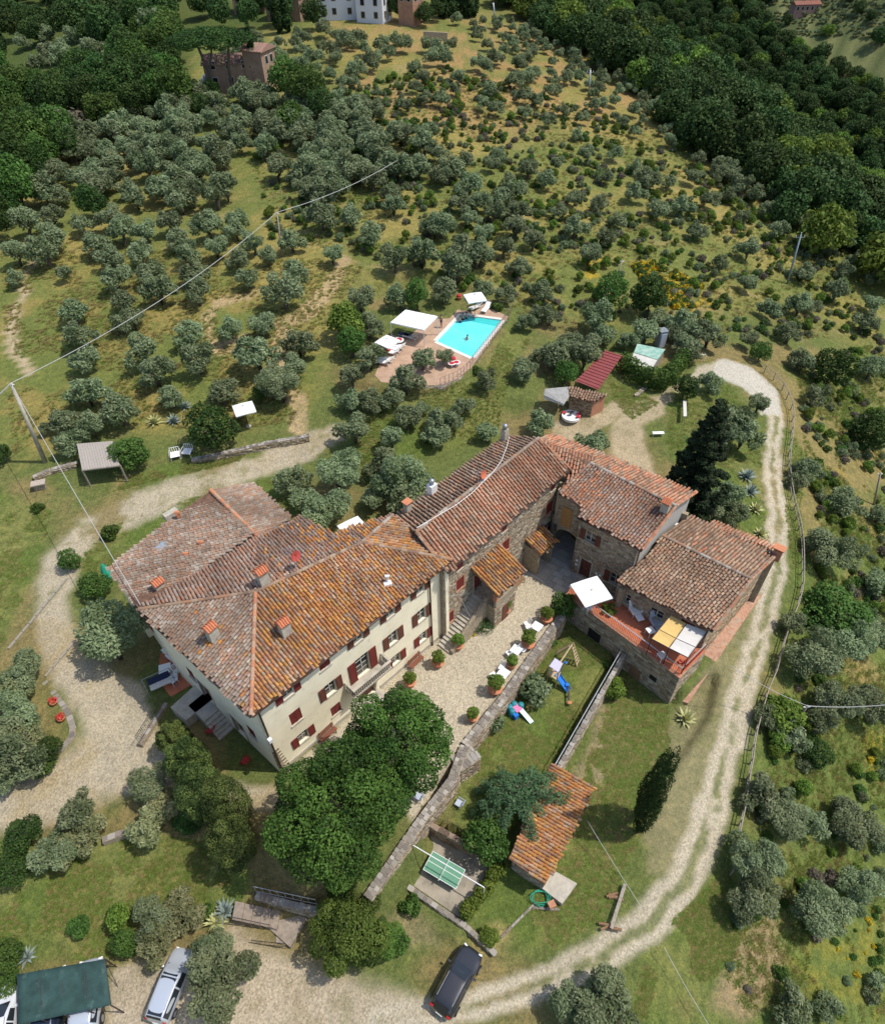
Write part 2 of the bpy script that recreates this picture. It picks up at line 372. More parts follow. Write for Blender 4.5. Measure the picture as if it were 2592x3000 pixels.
# right slope
w = reg([(2290, 1050), (2340, 1500), (2330, 1750), (2230, 2150), (2130, 2500), (1900, 2800), (1800, 3050), (2700, 3050), (2700, 1000)], 30)
rs = mixa(np.tile(C3(.12, .155, .042), (len(X_), 1)), C3(.225, .185, .075), sstep(.42, .62, nm * .6 + nb * .4)); rs = mixa(rs, C3(.36, .24, .04), sstep(.68, .8, nm) * .4)
col = col * (1 - w[:, None]) + rs * w[:, None]
w = reg([(2150, 2720), (2280, 2680), (2300, 2860), (2180, 3000), (2080, 2950)], 30) * .8; col = mixa(col, C3(.30, .22, .13), w)
# broom in flower
for pl, st in (([(1850, 780), (1910, 780), (2060, 845), (2100, 900), (1970, 905), (1900, 850)], .6), ([(1720, 760), (1760, 760), (1740, 870), (1700, 850)], .8), ([(2530, 2150), (2592, 2150), (2592, 2300), (2540, 2260)], .4), ([(2290, 2780), (2560, 2700), (2592, 3000), (2350, 2990)], .14)):
    col = mixa(col, C3(.50, .33, .03), reg(pl, 25) * st * sstep(.42, .55, vnoise(X_, Y_, 1.1, 23, 2)))
# forest floor beyond the ridge and in the upper left wood
w = sstep(-9, 2, BEY); col = mixa(col, C3(.035, .055, .018), w)
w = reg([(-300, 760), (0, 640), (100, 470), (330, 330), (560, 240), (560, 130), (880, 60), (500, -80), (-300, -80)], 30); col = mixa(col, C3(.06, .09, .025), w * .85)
# terraced far field
w = sstep(208, 214, BEY) * (PX > 2215) * (PX < 2900); stripes = sstep(-.2, .4, np.sin(GZ.ravel() * 1.6 + n1)); tf = mixa(np.tile(C3(.17, .18, .075), (len(X_), 1)), C3(.08, .10, .04), 1 - stripes); col = col * (1 - w[:, None]) + tf * w[:, None]
# lawns
LAWN = [[(-200, 2440), (150, 2470), (330, 2450), (420, 2440), (730, 2480), (735, 2560), (700, 2650), (560, 2700), (450, 2790), (330, 2800), (-200, 2860)],
 [(1345, 2240), (1490, 2045), (1650, 1830), (1805, 1925), (1700, 2090), (1600, 2262), (1480, 2460), (1330, 2420)],
 [(1815, 1960), (1950, 2075), (1960, 2250), (1850, 2500), (1760, 2700), (1620, 2770), (1350, 2760), (1440, 2600), (1700, 2300), (1760, 2100)],
 [(430, 1370), (600, 1335), (760, 1290), (700, 1350), (500, 1400), (330, 1440)], [(250, 1620), (330, 1540), (560, 1460), (800, 1400), (860, 1500), (600, 1500), (350, 1700), (200, 1660)],
 [(1100, 1180), (1400, 1120), (1480, 960), (1560, 980), (1500, 1100), (1450, 1280), (1300, 1320), (1000, 1380)], [(1780, 1100), (1930, 1180), (1850, 1230), (1800, 1180)],
 [(1970, 1110), (2120, 1110), (2220, 1250), (2230, 1420), (2250, 1600), (2100, 1520), (1950, 1300)], [(-100, 1400), (150, 1500), (100, 1700), (0, 1900), (-100, 2000)], [(1900, 2760), (2120, 2550), (2200, 2700), (2100, 2850), (1850, 3000)],
 [(2310, 1250), (2360, 1350), (2340, 1500), (2370, 1650), (2360, 1760), (2330, 1760), (2310, 1600), (2290, 1450)]]
isl = np.zeros(len(X_))
for pl in LAWN:
    w = reg(pl, 14); isl = np.maximum(isl, w)
lc = mixa(np.tile(grass, (len(X_), 1)), C3(.165, .178, .055), sstep(.38, .64, nm)); lc = mixa(lc, C3(.26, .22, .10), sstep(.62, .78, nb * .4 + nf * .3 + nm * .3) * .8)
col = col * (1 - isl[:, None] * .92) + lc * isl[:, None] * .92
# dry worn ground around the lower garden, car park
w = reg([(1770, 2050), (1830, 2060), (1860, 2180), (1780, 2280), (1700, 2360), (1650, 2330), (1720, 2180)], 14) * .85; col = mixa(col, C3(.30, .23, .15), w * (1 - .5 * nf))
w = reg([(1280, 2700), (1400, 2620), (1560, 2700), (1430, 2800)], 20) * sstep(.4, .55, nm) * .7; col = mixa(col, straw, w)
# masks of made ground
def path(pts, soft=.28, J=1):
    d, ww, _ = distpl(JX if J else PX, JY if J else PY, pts); return 1 - sstep(1 - soft, 1 + soft, d / np.maximum(ww, 1)), d
D1 = [(-150, 2360, 75), (0, 2365, 72), (150, 2335, 78), (290, 2250, 90), (345, 2150, 88), (300, 2060, 85), (200, 1950, 62), (165, 1850, 58), (145, 1750, 50), (185, 1640, 45), (260, 1560, 45), (400, 1490, 42), (560, 1430, 40), (700, 1390, 36), (800, 1350, 36), (900, 1310, 34), (985, 1262, 26)]
mD1, _ = path(D1, .35); mA = reg([(280, 1950), (420, 2000), (470, 2150), (500, 2230), (600, 2330), (690, 2290), (850, 2320), (850, 2380), (640, 2380), (500, 2340), (380, 2330), (250, 2330)], 12)
mDrive = np.maximum(mD1, mA)
ROADR = [(1120, 2985, 55), (1400, 2945, 55), (1600, 2875, 62), (1750, 2805, 66), (1890, 2715, 70), (1990, 2600, 68), (2050, 2470, 64), (2095, 2330, 56), (2135, 2180, 52), (2180, 2020, 48), (2225, 1870, 44), (2262, 1720, 38), (2280, 1600, 36), (2275, 1500, 35), (2262, 1400, 34), (2262, 1320, 31), (2270, 1220, 30), (2248, 1160, 32), (2185, 1105, 33), (2110, 1078, 28), (2055, 1090, 24), (2035, 1130, 18)]
ROADR = [(a, b, c * .86) for a, b, c in ROADR]; mR, dR = path(ROADR, .2); rutd = distpl(JX, JY, ROADR); rr_ = rutd[0] / np.maximum(rutd[1], 1)
mstrip = (1 - sstep(.16, .34, rr_ + n1 * .25)) * (PY > 1220) * sstep(.30, .46, vnoise(X_, Y_, 1.2, 44, 3)); mR2 = mR * (1 - mstrip * .8)
mW, _ = path([(1985, 1140, 14), (1930, 1185, 26), (1850, 1235, 44), (1835, 1300, 48), (1860, 1380, 52)]); mW2, _ = path([(1640, 1260, 30), (1720, 1250, 30), (1800, 1200, 26)]); mW = np.maximum(mW, mW2)
mP = reg([(330, 3060), (345, 2900), (400, 2830), (620, 2790), (700, 2700), (760, 2760), (950, 2850), (1180, 2900), (1330, 2990), (1330, 3060)], 40)
mP2 = reg([(330, 2830), (400, 2830), (380, 3060), (310, 3060)], 14); mP3 = reg([(-50, 2960), (330, 2930), (330, 3060), (-50, 3060)], 14) * .8; mP4 = reg([(1100, 2700), (1220, 2640), (1300, 2760), (1150, 2780)], 22) * .5
mC = reg([(830, 2260), (960, 2150), (1120, 2000), (1300, 1850), (1420, 1760), (1560, 1600), (1800, 1700), (1660, 1820), (1480, 2060), (1330, 2260), (1215, 2420), (1150, 2330), (1000, 2230)], 6)
mV = reg([(1900, 2260), (1980, 2080), (2120, 1900), (2190, 1760), (2250, 1790), (2120, 2150), (2060, 2380), (1990, 2560), (1900, 2560), (1880, 2450)], 16) * .62
mN, _ = path([(108, 771, 9), (85, 791, 10), (60, 831, 12), (78, 856, 12), (45, 902, 12), (32, 962, 14), (38, 1027, 16), (85, 1093, 14)], .2)
mT, _ = path([(709, 1002, 26), (640, 1030, 16), (612, 980, 14), (608, 927, 14), (633, 892, 14), (700, 870, 12), (754, 856, 10)]); mT2, _ = path([(1010, 760, 16), (960, 850, 22), (900, 910, 26), (830, 960, 28), (815, 1030, 24), (800, 1100, 22), (880, 1180, 26), (880, 1245, 30)]); mT = np.maximum(mT, mT2) * .85
gtex = 1 + (nf - .5)[:, None] * .25
gr = mixa(np.tile(gravel, (len(X_), 1)), C3(.36, .29, .17), sstep(.45, .7, nm * .7 + nf * .3)) * gtex
w = mDrive * (1 - .8 * sstep(.44, .6, nb * .3 + nf * .3 + nm * .4) * (PY < 1800)); col = col * (1 - w[:, None]) + gr * w[:, None]
for m_, c_, k in ((mP, pale, .9), (mP2, pale, .95), (mP3, C3(.40, .33, .22), 1), (mP4, C3(.34, .26, .16), 1), (mV, C3(.30, .255, .15), 1), (mR2 * (1 - .30 * sstep(.62, .95, rr_)), C3(.48, .42, .31), .98), (mW, C3(.46, .37, .24), .85), (mC, C3(.47, .41, .30), 1), (mN, C3(.46, .36, .23), 1), (mT, C3(.42, .31, .18), 1)):
    w = m_ * k * (1 - .35 * sstep(.5, .7, nf) * (0 if (m_ is mC or k == .98) else 1)); c2 = c_ * (1 + (nm - .5)[:, None] * .3); col = col * (1 - w[:, None]) + c2 * w[:, None]
concr = (1 - sstep(.9, 1.05, path([(2262, 1240, 32), (2248, 1160, 34), (2185, 1105, 35), (2120, 1082, 30)], .1, 0)[1] / 32)) * (PY < 1215); col = mixa(col, C3(.50, .47, .40), concr * .8)
kind = np.clip(np.maximum.reduce([mDrive, mR2, mW, mP, mP2, mP3, mC, mN, mV * .6, concr]), 0, 1)
cls = np.zeros(len(X_), int)
cls[isl > .5] = 1; cls[w_hill > .5] = 2; cls[(mT > .5) | (mN > .5)] = 3; cls[(mW > .5)] = 4; cls[(mP > .5) | (mP2 > .5) | (mP3 > .5)] = 5; cls[mR > .5] = 6; cls[mDrive > .5] = 7; cls[mC > .5] = 8; cls[BEY > 6] = 9
NAMES = ['ground', 'lawn', 'olive_grove_ground', 'footpath', 'farm_yard', 'car_park', 'dirt_road', 'gravel_drive', 'courtyard', 'wooded_hillside']
m, n, b = newmat('earth'); a = N(n, 'ShaderNodeAttribute'); a.attribute_name = 'Col'; a2 = N(n, 'ShaderNodeAttribute'); a2.attribute_name = 'Gravel'
t1 = noise(n, 1.6, 9, .72); t2 = noise(n, 9., 4, .7)
r1 = ramp(n, t1.outputs[0], [(.28, (.62, .66, .6)), (.5, (1, 1, 1)), (.74, (1.5, 1.38, 1.25))]); r2 = ramp(n, t2.outputs[0], [(.25, (.5, .55, .5)), (.5, (1, 1, 1)), (.78, (1.45, 1.35, 1.2))])
vo = N(n, 'ShaderNodeTexVoronoi'); vo.inputs['Scale'].default_value = 11.; tc = N(n, 'ShaderNodeTexCoord'); n.links.new(tc.outputs['Object'], vo.inputs['Vector'])
rv = ramp(n, vo.outputs['Color'], [(0., (.62, .6, .56)), (.5, (.95, .95, .95)), (1., (1.3, 1.28, 1.25))])
gx = mixc(n, a.outputs['Color'], r1.outputs[0], 1., 'MULTIPLY'); t4 = noise(n, 3.6, 6, .75); r4 = ramp(n, t4.outputs[0], [(.3, (.62, .68, .6)), (.5, (1, 1, 1)), (.72, (1.38, 1.28, 1.15))]); gx = mixc(n, gx, r2.outputs[0], 1., 'MULTIPLY'); gx = mixc(n, gx, r4.outputs[0], 1., 'MULTIPLY'); rr = mixc(n, r1.outputs[0], (1., 1., 1.), .8); gy = mixc(n, a.outputs['Color'], rv.outputs[0], 1., 'MULTIPLY'); gy = mixc(n, gy, rr, 1., 'MULTIPLY')
n.links.new(mixc(n, gx, gy, a2.outputs['Fac']), b.inputs['Base Color']); b.inputs['Roughness'].default_value = .95; b.inputs['Specular IOR Level'].default_value = .1
bumpn(n, b, t2.outputs[0], .9, .12)
EARTH = m
vi = np.arange(nx * ny).reshape(ny, nx); Q4 = np.stack([vi[:-1, :-1], vi[:-1, 1:], vi[1:, 1:], vi[1:, :-1]], -1).reshape(-1, 4)
fc = cls[Q4]; fcls = np.where(fc[:, 0] == fc[:, 2], fc[:, 0], fc[:, 1])
VALL = np.stack([X_, Y_, GZ.ravel()], -1)
for ci, nme in enumerate(NAMES):
    q = Q4[fcls == ci]
    if not len(q): continue
    u, inv = np.unique(q, return_inverse=True); me = bpy.data.meshes.new(nme); inv = inv.reshape(-1, 4)
    me.vertices.add(len(u)); me.vertices.foreach_set('co', VALL[u].astype(np.float32).ravel())
    me.loops.add(inv.size); me.loops.foreach_set('vertex_index', inv.astype(np.int32).ravel())
    me.polygons.add(len(inv)); me.polygons.foreach_set('loop_start', np.arange(0, inv.size, 4, dtype=np.int32)); me.update(calc_edges=True)
    me.polygons.foreach_set('use_smooth', [True] * len(inv)); me.materials.append(EARTH)
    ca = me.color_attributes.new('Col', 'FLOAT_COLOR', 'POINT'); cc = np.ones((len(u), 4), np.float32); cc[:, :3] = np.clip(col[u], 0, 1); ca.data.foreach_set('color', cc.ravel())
    cb = me.attributes.new('Gravel', 'FLOAT', 'POINT'); cb.data.foreach_set('value', kind[u].astype(np.float32))
    o = link(nme, me); o['kind'] = 'structure'
# ================================================================ ARCHITECTURE HELPERS
def stonemat(name, cols, mortar, sc_=(2.6, 2.6, 5.2)):
    m, n, b = newmat(name); tc = N(n, 'ShaderNodeTexCoord'); mp = N(n, 'ShaderNodeMapping'); mp.inputs['Scale'].default_value = sc_
    n.links.new(tc.outputs['Object'], mp.inputs[0]); v = N(n, 'ShaderNodeTexVoronoi'); n.links.new(mp.outputs[0], v.inputs['Vector']); v.inputs['Scale'].default_value = 1.3
    v2 = N(n, 'ShaderNodeTexVoronoi'); v2.feature = 'DISTANCE_TO_EDGE'; n.links.new(mp.outputs[0], v2.inputs['Vector']); v2.inputs['Scale'].default_value = 1.3
    r = ramp(n, v.outputs['Color'], [(i / (len(cols) - 1), c) for i, c in enumerate(cols)]); e = ramp(n, v2.outputs['Distance'], [(.02, (0, 0, 0)), (.09, (1, 1, 1))])
    t = noise(n, 7, 6); tr = ramp(n, t.outputs[0], [(.3, (.7,) * 3), (.7, (1.2,) * 3)]); c = mixc(n, mortar, r.outputs[0], e.outputs[0]); c = mixc(n, c, tr.outputs[0], 1., 'MULTIPLY')
    n.links.new(c, b.inputs['Base Color']); b.inputs['Roughness'].default_value = .9; bumpn(n, b, e.outputs[0], .5, .03); return m
M_STONE = stonemat('rubble_stone', [(.22, .165, .10), (.34, .27, .18), (.27, .22, .15), (.40, .32, .21), (.25, .17, .11)], (.40, .34, .25))
M_STONEF = attrmat('stone_face', var=.25, scale=9, bump=.5, rough=.92)
M_CREAM = plain('cream_render', (.87, .78, .565), .9, .07, 1.0, .2, stain=(.8, (.72, .62, .44), .55))
M_TILE = attrmat('clay_tile', var=.35, scale=14, bump=.35, rough=.9, spec=.12, stain=None)
M_PAN = plain('clay_pan', (.15, .085, .055), .95, .4, 3)
M_SHUT = plain('shutter_red', (.165, .030, .024), .55, .25, 5); M_SHUTB = plain('shutter_brown', (.13, .045, .03), .6, .25, 5)
M_GLASS, _n, _b = newmat('window_glass'); _b.inputs['Base Color'].default_value = (.02, .025, .03, 1); _b.inputs['Roughness'].default_value = .05; _b.inputs['Specular IOR Level'].default_value = .6
M_WHITE = plain('white_paint', (.75, .75, .73), .5, .05); M_FRAMEW = plain('pale_casement', (.50, .47, .40), .6, .1)
M_BRICK = plain('brick_trim', (.42, .20, .12), .9, .3, 8, .3); M_DARK = plain('dark_void', (.02, .018, .016), .9, .2)
M_METAL = plain('zinc', (.35, .36, .37), .45, .2, 5, metal=.6); M_COPPER = plain('brown_gutter', (.10, .06, .045), .5, .2, 5, metal=.3)
M_WOOD = plain('timber', (.22, .13, .07), .8, .3, 6, .3); M_WOODG = plain('grey_timber', (.30, .26, .21), .85, .3, 6, .3); M_CONC = plain('concrete', (.42, .38, .31), .92, .2, 2.5, .4, stain=(1.4, (.28, .25, .19), .55))
M_TERRA = plain('terracotta', (.50, .20, .10), .85, .2, 7, .2); M_IRON = plain('iron', (.05, .04, .04), .6, .3, 6)
class Frame:
    """vertical wall frame: a -> b with the outside on the right-hand side (looking from a to b)"""
    def __init__(s, a, b, inset=0.):
        a = np.array([a[0], a[1], 0.]); b = np.array([b[0], b[1], 0.]); t = b - a; s.L = float(np.linalg.norm(t)); s.t = t / s.L; s.n = np.array([s.t[1], -s.t[0], 0.])
        s.o = a - s.n * inset; s.rz = atan2(s.t[1], s.t[0])
    def W(s, u, out, z): return s.o + s.t * u + s.n * out + np.array([0, 0, z])
    def sz(s, px, py):
        p = PP(px, py, (s.o, s.n)); return float((p - s.o) @ s.t), float(p[2])
    def box(s, mb, u0, u1, o0, o1, z0, z1, col=(.5, .5, .5)):
        p = [s.W(u0, o1, 0), s.W(u1, o1, 0), s.W(u1, o0, 0), s.W(u0, o0, 0)]
        return mb.prism([tuple(q[:2]) for q in p], z0, z1, col)
def wall(fr, name, mat, parent, s0, s1, z0, z1, holes=(), thick=.35, col=(.5, .5, .5)):
    """solid wall with real openings; holes = (sa, sb, za, zb)"""
    mb = MB(); us = sorted({s0, s1, *[h[0] for h in holes], *[h[1] for h in holes]}); zs = sorted({z0, z1, *[h[2] for h in holes], *[h[3] for h in holes]})
    inh = lambda u, z: any(h[0] < u < h[1] and h[2] < z < h[3] for h in holes)
    for i in range(len(us) - 1):
        j = 0
        while j < len(zs) - 1:
            if inh((us[i] + us[i + 1]) / 2, (zs[j] + zs[j + 1]) / 2): j += 1; continue
            k = j
            while k + 1 < len(zs) - 1 and not inh((us[i] + us[i + 1]) / 2, (zs[k + 1] + zs[k + 2]) / 2): k += 1
            fr.box(mb, us[i], us[i + 1], -thick, 0, zs[j], zs[k + 1], col); j = k + 1
    return mb.build(name, mat, parent)
STONECOLS = [(.30, .235, .155), (.36, .29, .20), (.26, .20, .135), (.42, .35, .25), (.32, .22, .14), (.23, .18, .13), (.38, .32, .24), (.45, .38, .28)]
def stones(fr, parent, s0, s1, z0, z1, holes=(), proud=.035, size=(.34, .17), tint=(1, 1, 1), out=0., name='stone', cover=.86, seed=1):
    rr = random.Random(seed); Vs = []; Cs = []; z = z0
    while z < z1 - .05:
        h = size[1] * rr.uniform(.7, 1.3); u = s0 + rr.uniform(-.2, 0)
        while u < s1 - .06:
            w_ = size[0] * rr.uniform(.5, 1.5); a, b_ = max(u, s0), min(u + w_ - .025, s1); c = (a + b_) / 2
            if b_ - a > .06 and rr.random() < cover and not any(hh[0] - .05 < b_ and hh[1] + .05 > a and hh[2] - .05 < min(z + h, z1) and hh[3] + .05 > z for hh in holes):
                p = proud * rr.uniform(.3, 1.3); zb, zt = z, min(z + h - .02, z1)
                col_ = rr.choice(STONECOLS); k = rr.uniform(.8, 1.15)
                base = [fr.W(a, out - .02, zb), fr.W(b_, out - .02, zb), fr.W(b_, out - .02, zt), fr.W(a, out - .02, zt)]
                i_ = min(.03, (b_ - a) * .2); top = [fr.W(a + i_, out + p, zb + .02), fr.W(b_ - i_, out + p, zb + .015), fr.W(b_ - i_, out + p, zt - .02), fr.W(a + i_, out + p, zt - .015)]
                Vs.append(base + top); Cs.append([col_[q] * k * tint[q] for q in range(3)])
            u += w_
        z += h
    if not Vs: return None
    V = np.array(Vs).reshape(-1, 3); n_ = len(Vs); fq = np.array([(4, 5, 6, 7), (0, 1, 5, 4), (1, 2, 6, 5), (2, 3, 7, 6), (3, 0, 4, 7)])
    Fq = (fq[None] + np.arange(n_)[:, None, None] * 8).reshape(-1, 4)
    o = link(name, npmesh(name, V, Fq, np.repeat(np.array(Cs), 5, 0), M_STONEF), parent); o['kind'] = 'stuff'; return o
# ---- clay tile roofs
def _unit_tile():
    V = []; n = 4
    for (u, r, l) in ((0, .078, .0), (1, .112, .045)):
        for k in range(n + 1): a = pi * k / n; V.append((u, -cos(a) * r, sin(a) * r * 1.05 + l))
    Fq = [(k, k + 1, n + 2 + k, n + 1 + k) for k in range(n)]
    return np.array(V), np.array(Fq), n
TV, TF, _tn = _unit_tile()
PAL = {
 'orange': [(.42, .19, .085), (.36, .16, .08), (.46, .24, .10), (.30, .15, .09), (.40, .28, .18), (.25, .15, .10), (.50, .24, .06), (.34, .25, .18)],
 'lichen': [(.46, .21, .065), (.42, .18, .06), (.44, .24, .09), (.38, .165, .06)],
 'grey': [(.30, .235, .18), (.34, .28, .22), (.26, .19, .14), (.38, .33, .27), (.32, .18, .11), (.28, .20, .15), (.25, .17, .125), (.34, .20, .13)],
 'salmon': [(.40, .21, .13), (.36, .18, .11), (.43, .25, .16), (.33, .19, .12), (.38, .16, .09), (.35, .25, .18)],
 'brown': [(.28, .19, .13), (.33, .23, .15), (.24, .16, .11), (.37, .27, .19), (.21, .14, .10), (.36, .20, .12)],
 'mixed': [(.29, .17, .115), (.34, .19, .12), (.26, .17, .125), (.32, .25, .20), (.36, .17, .10), (.25, .165, .125), (.34, .28, .23), (.28, .195, .15)],
 'red': [(.45, .20, .11), (.50, .23, .13), (.40, .17, .10), (.36, .2, .13), (.42, .27, .18)]}
def roof_face(parent, pts, pal, rowdir=None, sp=.235, ex=.33, thick=.13, seed=1, lichen=None, name='roof', parts=0, pan=None):
    """pts: 3D outline of a roof plane; clay cover tiles run down the slope in columns"""
    pts = [np.array(p, float) for p in pts]; c = np.mean(pts, 0); A = np.array(pts) - c; nrm = np.linalg.svd(A)[2][2]; nrm = nrm if nrm[2] > 0 else -nrm
    if rowdir is not None: u = np.array(rowdir, float); u -= nrm * (u @ nrm)
    else: u = np.array([0, 0, -1.]); u -= nrm * (u @ nrm)
    u /= np.linalg.norm(u)
    if u[2] > 0: u = -u
    v = np.cross(nrm, u); L2 = [((p - c) @ u, (p - c) @ v) for p in pts]
    face = MB().slab([p - nrm * .03 for p in pts], thick, (.3, .2, .1)).build(name, pan or M_PAN, parent)
    rr = np.random.default_rng(seed); us = [q[0] for q in L2]; vs = [q[1] for q in L2]
    vv = np.arange(min(vs) + sp / 2, max(vs), sp); uu = np.arange(min(us) - ex, max(us) + ex, ex)
    U, V = np.meshgrid(uu, vv); U = U + rr.normal(0, .018, U.shape) + rr.random((len(vv), 1)) * ex; V = V + rr.normal(0, .010, V.shape)
    ins = inpoly(U + ex * .5, V, L2).ravel(); U = U.ravel()[ins]; V = V.ravel()[ins]; n_ = len(U)
    O = c + np.outer(U, u) + np.outer(V, v) + nrm * .0; ang = rr.normal(0, .03, n_)
    Lt = ex * 1.25
    cols = np.array(PAL[pal])[rr.integers(0, len(PAL[pal]), n_)] * rr.uniform(.85, 1.12, (n_, 1))
    big = vnoise(O[:, 0] * .9 + O[:, 2], O[:, 1] * .9, 2.6, seed + 3, 3)
    mean_ = cols.mean(0); cols = mean_ + (cols - mean_) * .72; cols *= (.62 + .75 * big)[:, None]; b2 = vnoise(U * .5, V * 2.2, .8, seed + 17, 2); cols *= (.8 + .4 * b2)[:, None]
    if lichen:
        k = (vnoise(U * .35, V * 1.6, .9, seed + 9, 3) > lichen[0]) & (rr.random(n_) < .8)
        if lichen[1] is not None:
            pxx, pyy = QV(O[:, 0], O[:, 1], O[:, 2]); k &= lichen[1](pxx, pyy, rr.random(n_))
        lc_ = np.array(PAL[lichen[2] if len(lichen) > 2 else 'lichen']); cols[k] = lc_[rr.integers(0, len(lc_), k.sum())] * rr.uniform(.8, 1.2, (k.sum(), 1))
    bu = u[None] * np.cos(ang)[:, None] + v[None] * np.sin(ang)[:, None]; bv = -u[None] * np.sin(ang)[:, None] + v[None] * np.cos(ang)[:, None]
    lift = rr.uniform(0, .018, n_)
    Vt = O[:, None] + bu[:, None] * (TV[None, :, 0:1] * Lt) + bv[:, None] * TV[None, :, 1:2] + nrm * (TV[None, :, 2:3] + lift[:, None, None])
    sel = np.zeros(n_, bool)
    if parts:
        d = np.linalg.norm(O - CAM, axis=1); sel[np.argsort(d)[:parts]] = True
    Fq = (TF[None] + (np.arange((~sel).sum()) * len(TV))[:, None, None]).reshape(-1, 4)
    o = link('roof_tiles', npmesh('roof_tiles', Vt[~sel].reshape(-1, 3), Fq, np.repeat(cols[~sel], len(TF), 0), M_TILE, True), parent); o['kind'] = 'stuff'
    if parts:
        me = {}
        for i in np.where(sel)[0]:
            key = tuple((np.round(cols[i] * 45) / 45)); 
            if key not in me: me[key] = npmesh('roof_tile', TV * np.array([Lt, 1, 1]), TF, np.tile(np.array(key), (len(TF), 1)), M_TILE, True)
            t = link('roof_tile', me[key], parent); w_ = np.cross(bu[i], bv[i]); lo = O[i] + nrm * lift[i]
            t.matrix_world = Matrix(((bu[i][0], bv[i][0], w_[0], lo[0]), (bu[i][1], bv[i][1], w_[1], lo[1]), (bu[i][2], bv[i][2], w_[2], lo[2]), (0, 0, 0, 1)))
    return face
RIDGE_ME = {}
def ridge_tiles(parent, a, b, pal='brown', r=.15, step=.40, seed=0):
    rr = random.Random(seed); a = np.array(a, float); b = np.array(b, float); L = np.linalg.norm(b - a); d = (b - a) / L; n_ = max(1, int(L / step))
    x = np.cross(d, (0, 0, 1)); x /= np.linalg.norm(x); y = np.cross(x, d)
    for i in range(n_):
        c = rr.choice(PAL[pal]); key = (c, r)
        if key not in RIDGE_ME:
            mb = MB(); k = 5; vs = []
            for (l, rad) in ((0, r), (step * 1.12, r * .86)):
                for j in range(k + 1): an = pi * j / k; vs.append((l, cos(an) * rad, sin(an) * rad))
            mb.add(vs, [(j, k + 1 + j, k + 2 + j, j + 1) for j in range(k)] + [tuple(range(k + 1))], c); RIDGE_ME[key] = mb.mesh('ridge_tile', M_TILE)
        t = link('ridge_tile', RIDGE_ME[key], parent); p = a + d * (L * i / n_) + y * (.03 + rr.uniform(0, .015))
        t.matrix_world = Matrix(((d[0], x[0], y[0], p[0]), (d[1], x[1], y[1], p[1]), (d[2], x[2], y[2], p[2]), (0, 0, 0, 1)))
def settle(root):
    L = Vector(root.location)
    bpy.context.view_layer.update()
    for c in kids(root): c.location = Vector(c.location) - L
# ---- windows
def window(fr, parent, s, z, w_, h, shut='open', mat=None, sill=True, frame=M_FRAMEW, arch=False, trim=None, shw=.5, bars=1, glassdepth=.18):
    mb = MB(); fw = .05
    for (u0, u1, z0, z1) in ((s - w_ / 2, s + w_ / 2, z + h / 2 - fw, z + h / 2), (s - w_ / 2, s + w_ / 2, z - h / 2, z - h / 2 + fw), (s - w_ / 2, s - w_ / 2 + fw, z - h / 2 + fw, z + h / 2 - fw), (s + w_ / 2 - fw, s + w_ / 2, z - h / 2 + fw, z + h / 2 - fw), (s - .035, s + .035, z - h / 2 + fw, z + h / 2 - fw)):
        fr.box(mb, u0, u1, -glassdepth - .04, -glassdepth + .03, z0, z1)
    for i in range(bars):
        zz = z - h / 2 + h * (i + 1) / (bars + 1)
        fr.box(mb, s - w_ / 2 + fw, s - .036, -glassdepth - .03, -glassdepth + .02, zz - .02, zz + .02); fr.box(mb, s + .036, s + w_ / 2 - fw, -glassdepth - .03, -glassdepth + .02, zz - .02, zz + .02)
    win = mb.build('window', frame, parent)
    g = MB(); fr.box(g, s - w_ / 2 + .01, s + w_ / 2 - .01, -glassdepth - .02, -glassdepth - .005, z - h / 2 + .01, z + h / 2 - .01); g.build('pane', M_GLASS, win)
    if trim is not None:
        t = MB(); tw = .12
        for (u0, u1, z0, z1) in ((s - w_ / 2 - tw, s + w_ / 2 + tw, z + h / 2 + .002, z + h / 2 + tw), (s - w_ / 2 - tw, s - w_ / 2 - .002, z - h / 2, z + h / 2), (s + w_ / 2 + .002, s + w_ / 2 + tw, z - h / 2, z + h / 2)): fr.box(t, u0, u1, -.1, .025, z0, z1)
        t.build('surround', trim, win)
    if sill:
        t = MB(); fr.box(t, s - w_ / 2 - .08, s + w_ / 2 + .08, -.17, .09, z - h / 2 - .08, z - h / 2 - .002); t.build('sill', trim or M_CONC, win)
    mat = mat or M_SHUT
    def leaf(u0, u1, o0):
        t = MB(); fr.box(t, u0, u1, o0, o0 + .035, z - h / 2 - .02, z + h / 2 + .02); k = max(3, int(h / .16))
        fr.box(t, u0, u0 + .07, o0 + .036, o0 + .05, z - h / 2, z + h / 2); fr.box(t, u1 - .07, u1, o0 + .036, o0 + .05, z - h / 2, z + h / 2)
        for q in range(k): zz = z - h / 2 + h * (q + .5) / k; fr.box(t, u0 + .075, u1 - .075, o0 + .036, o0 + .048, zz - .03, zz + .03)
        return t.build('shutter', mat, win)
    if shut == 'open': leaf(s - w_ / 2 - shw - .02, s - w_ / 2 - .02, .035); leaf(s + w_ / 2 + .02, s + w_ / 2 + shw + .02, .035)
    elif shut == 'closed': leaf(s - w_ / 2 + .01, s - .005, -.06); leaf(s + .005, s + w_ / 2 - .01, -.06)
    return win
def hole(s, z, w_, h): return (s - w_ / 2, s + w_ / 2, z - h / 2, z + h / 2)
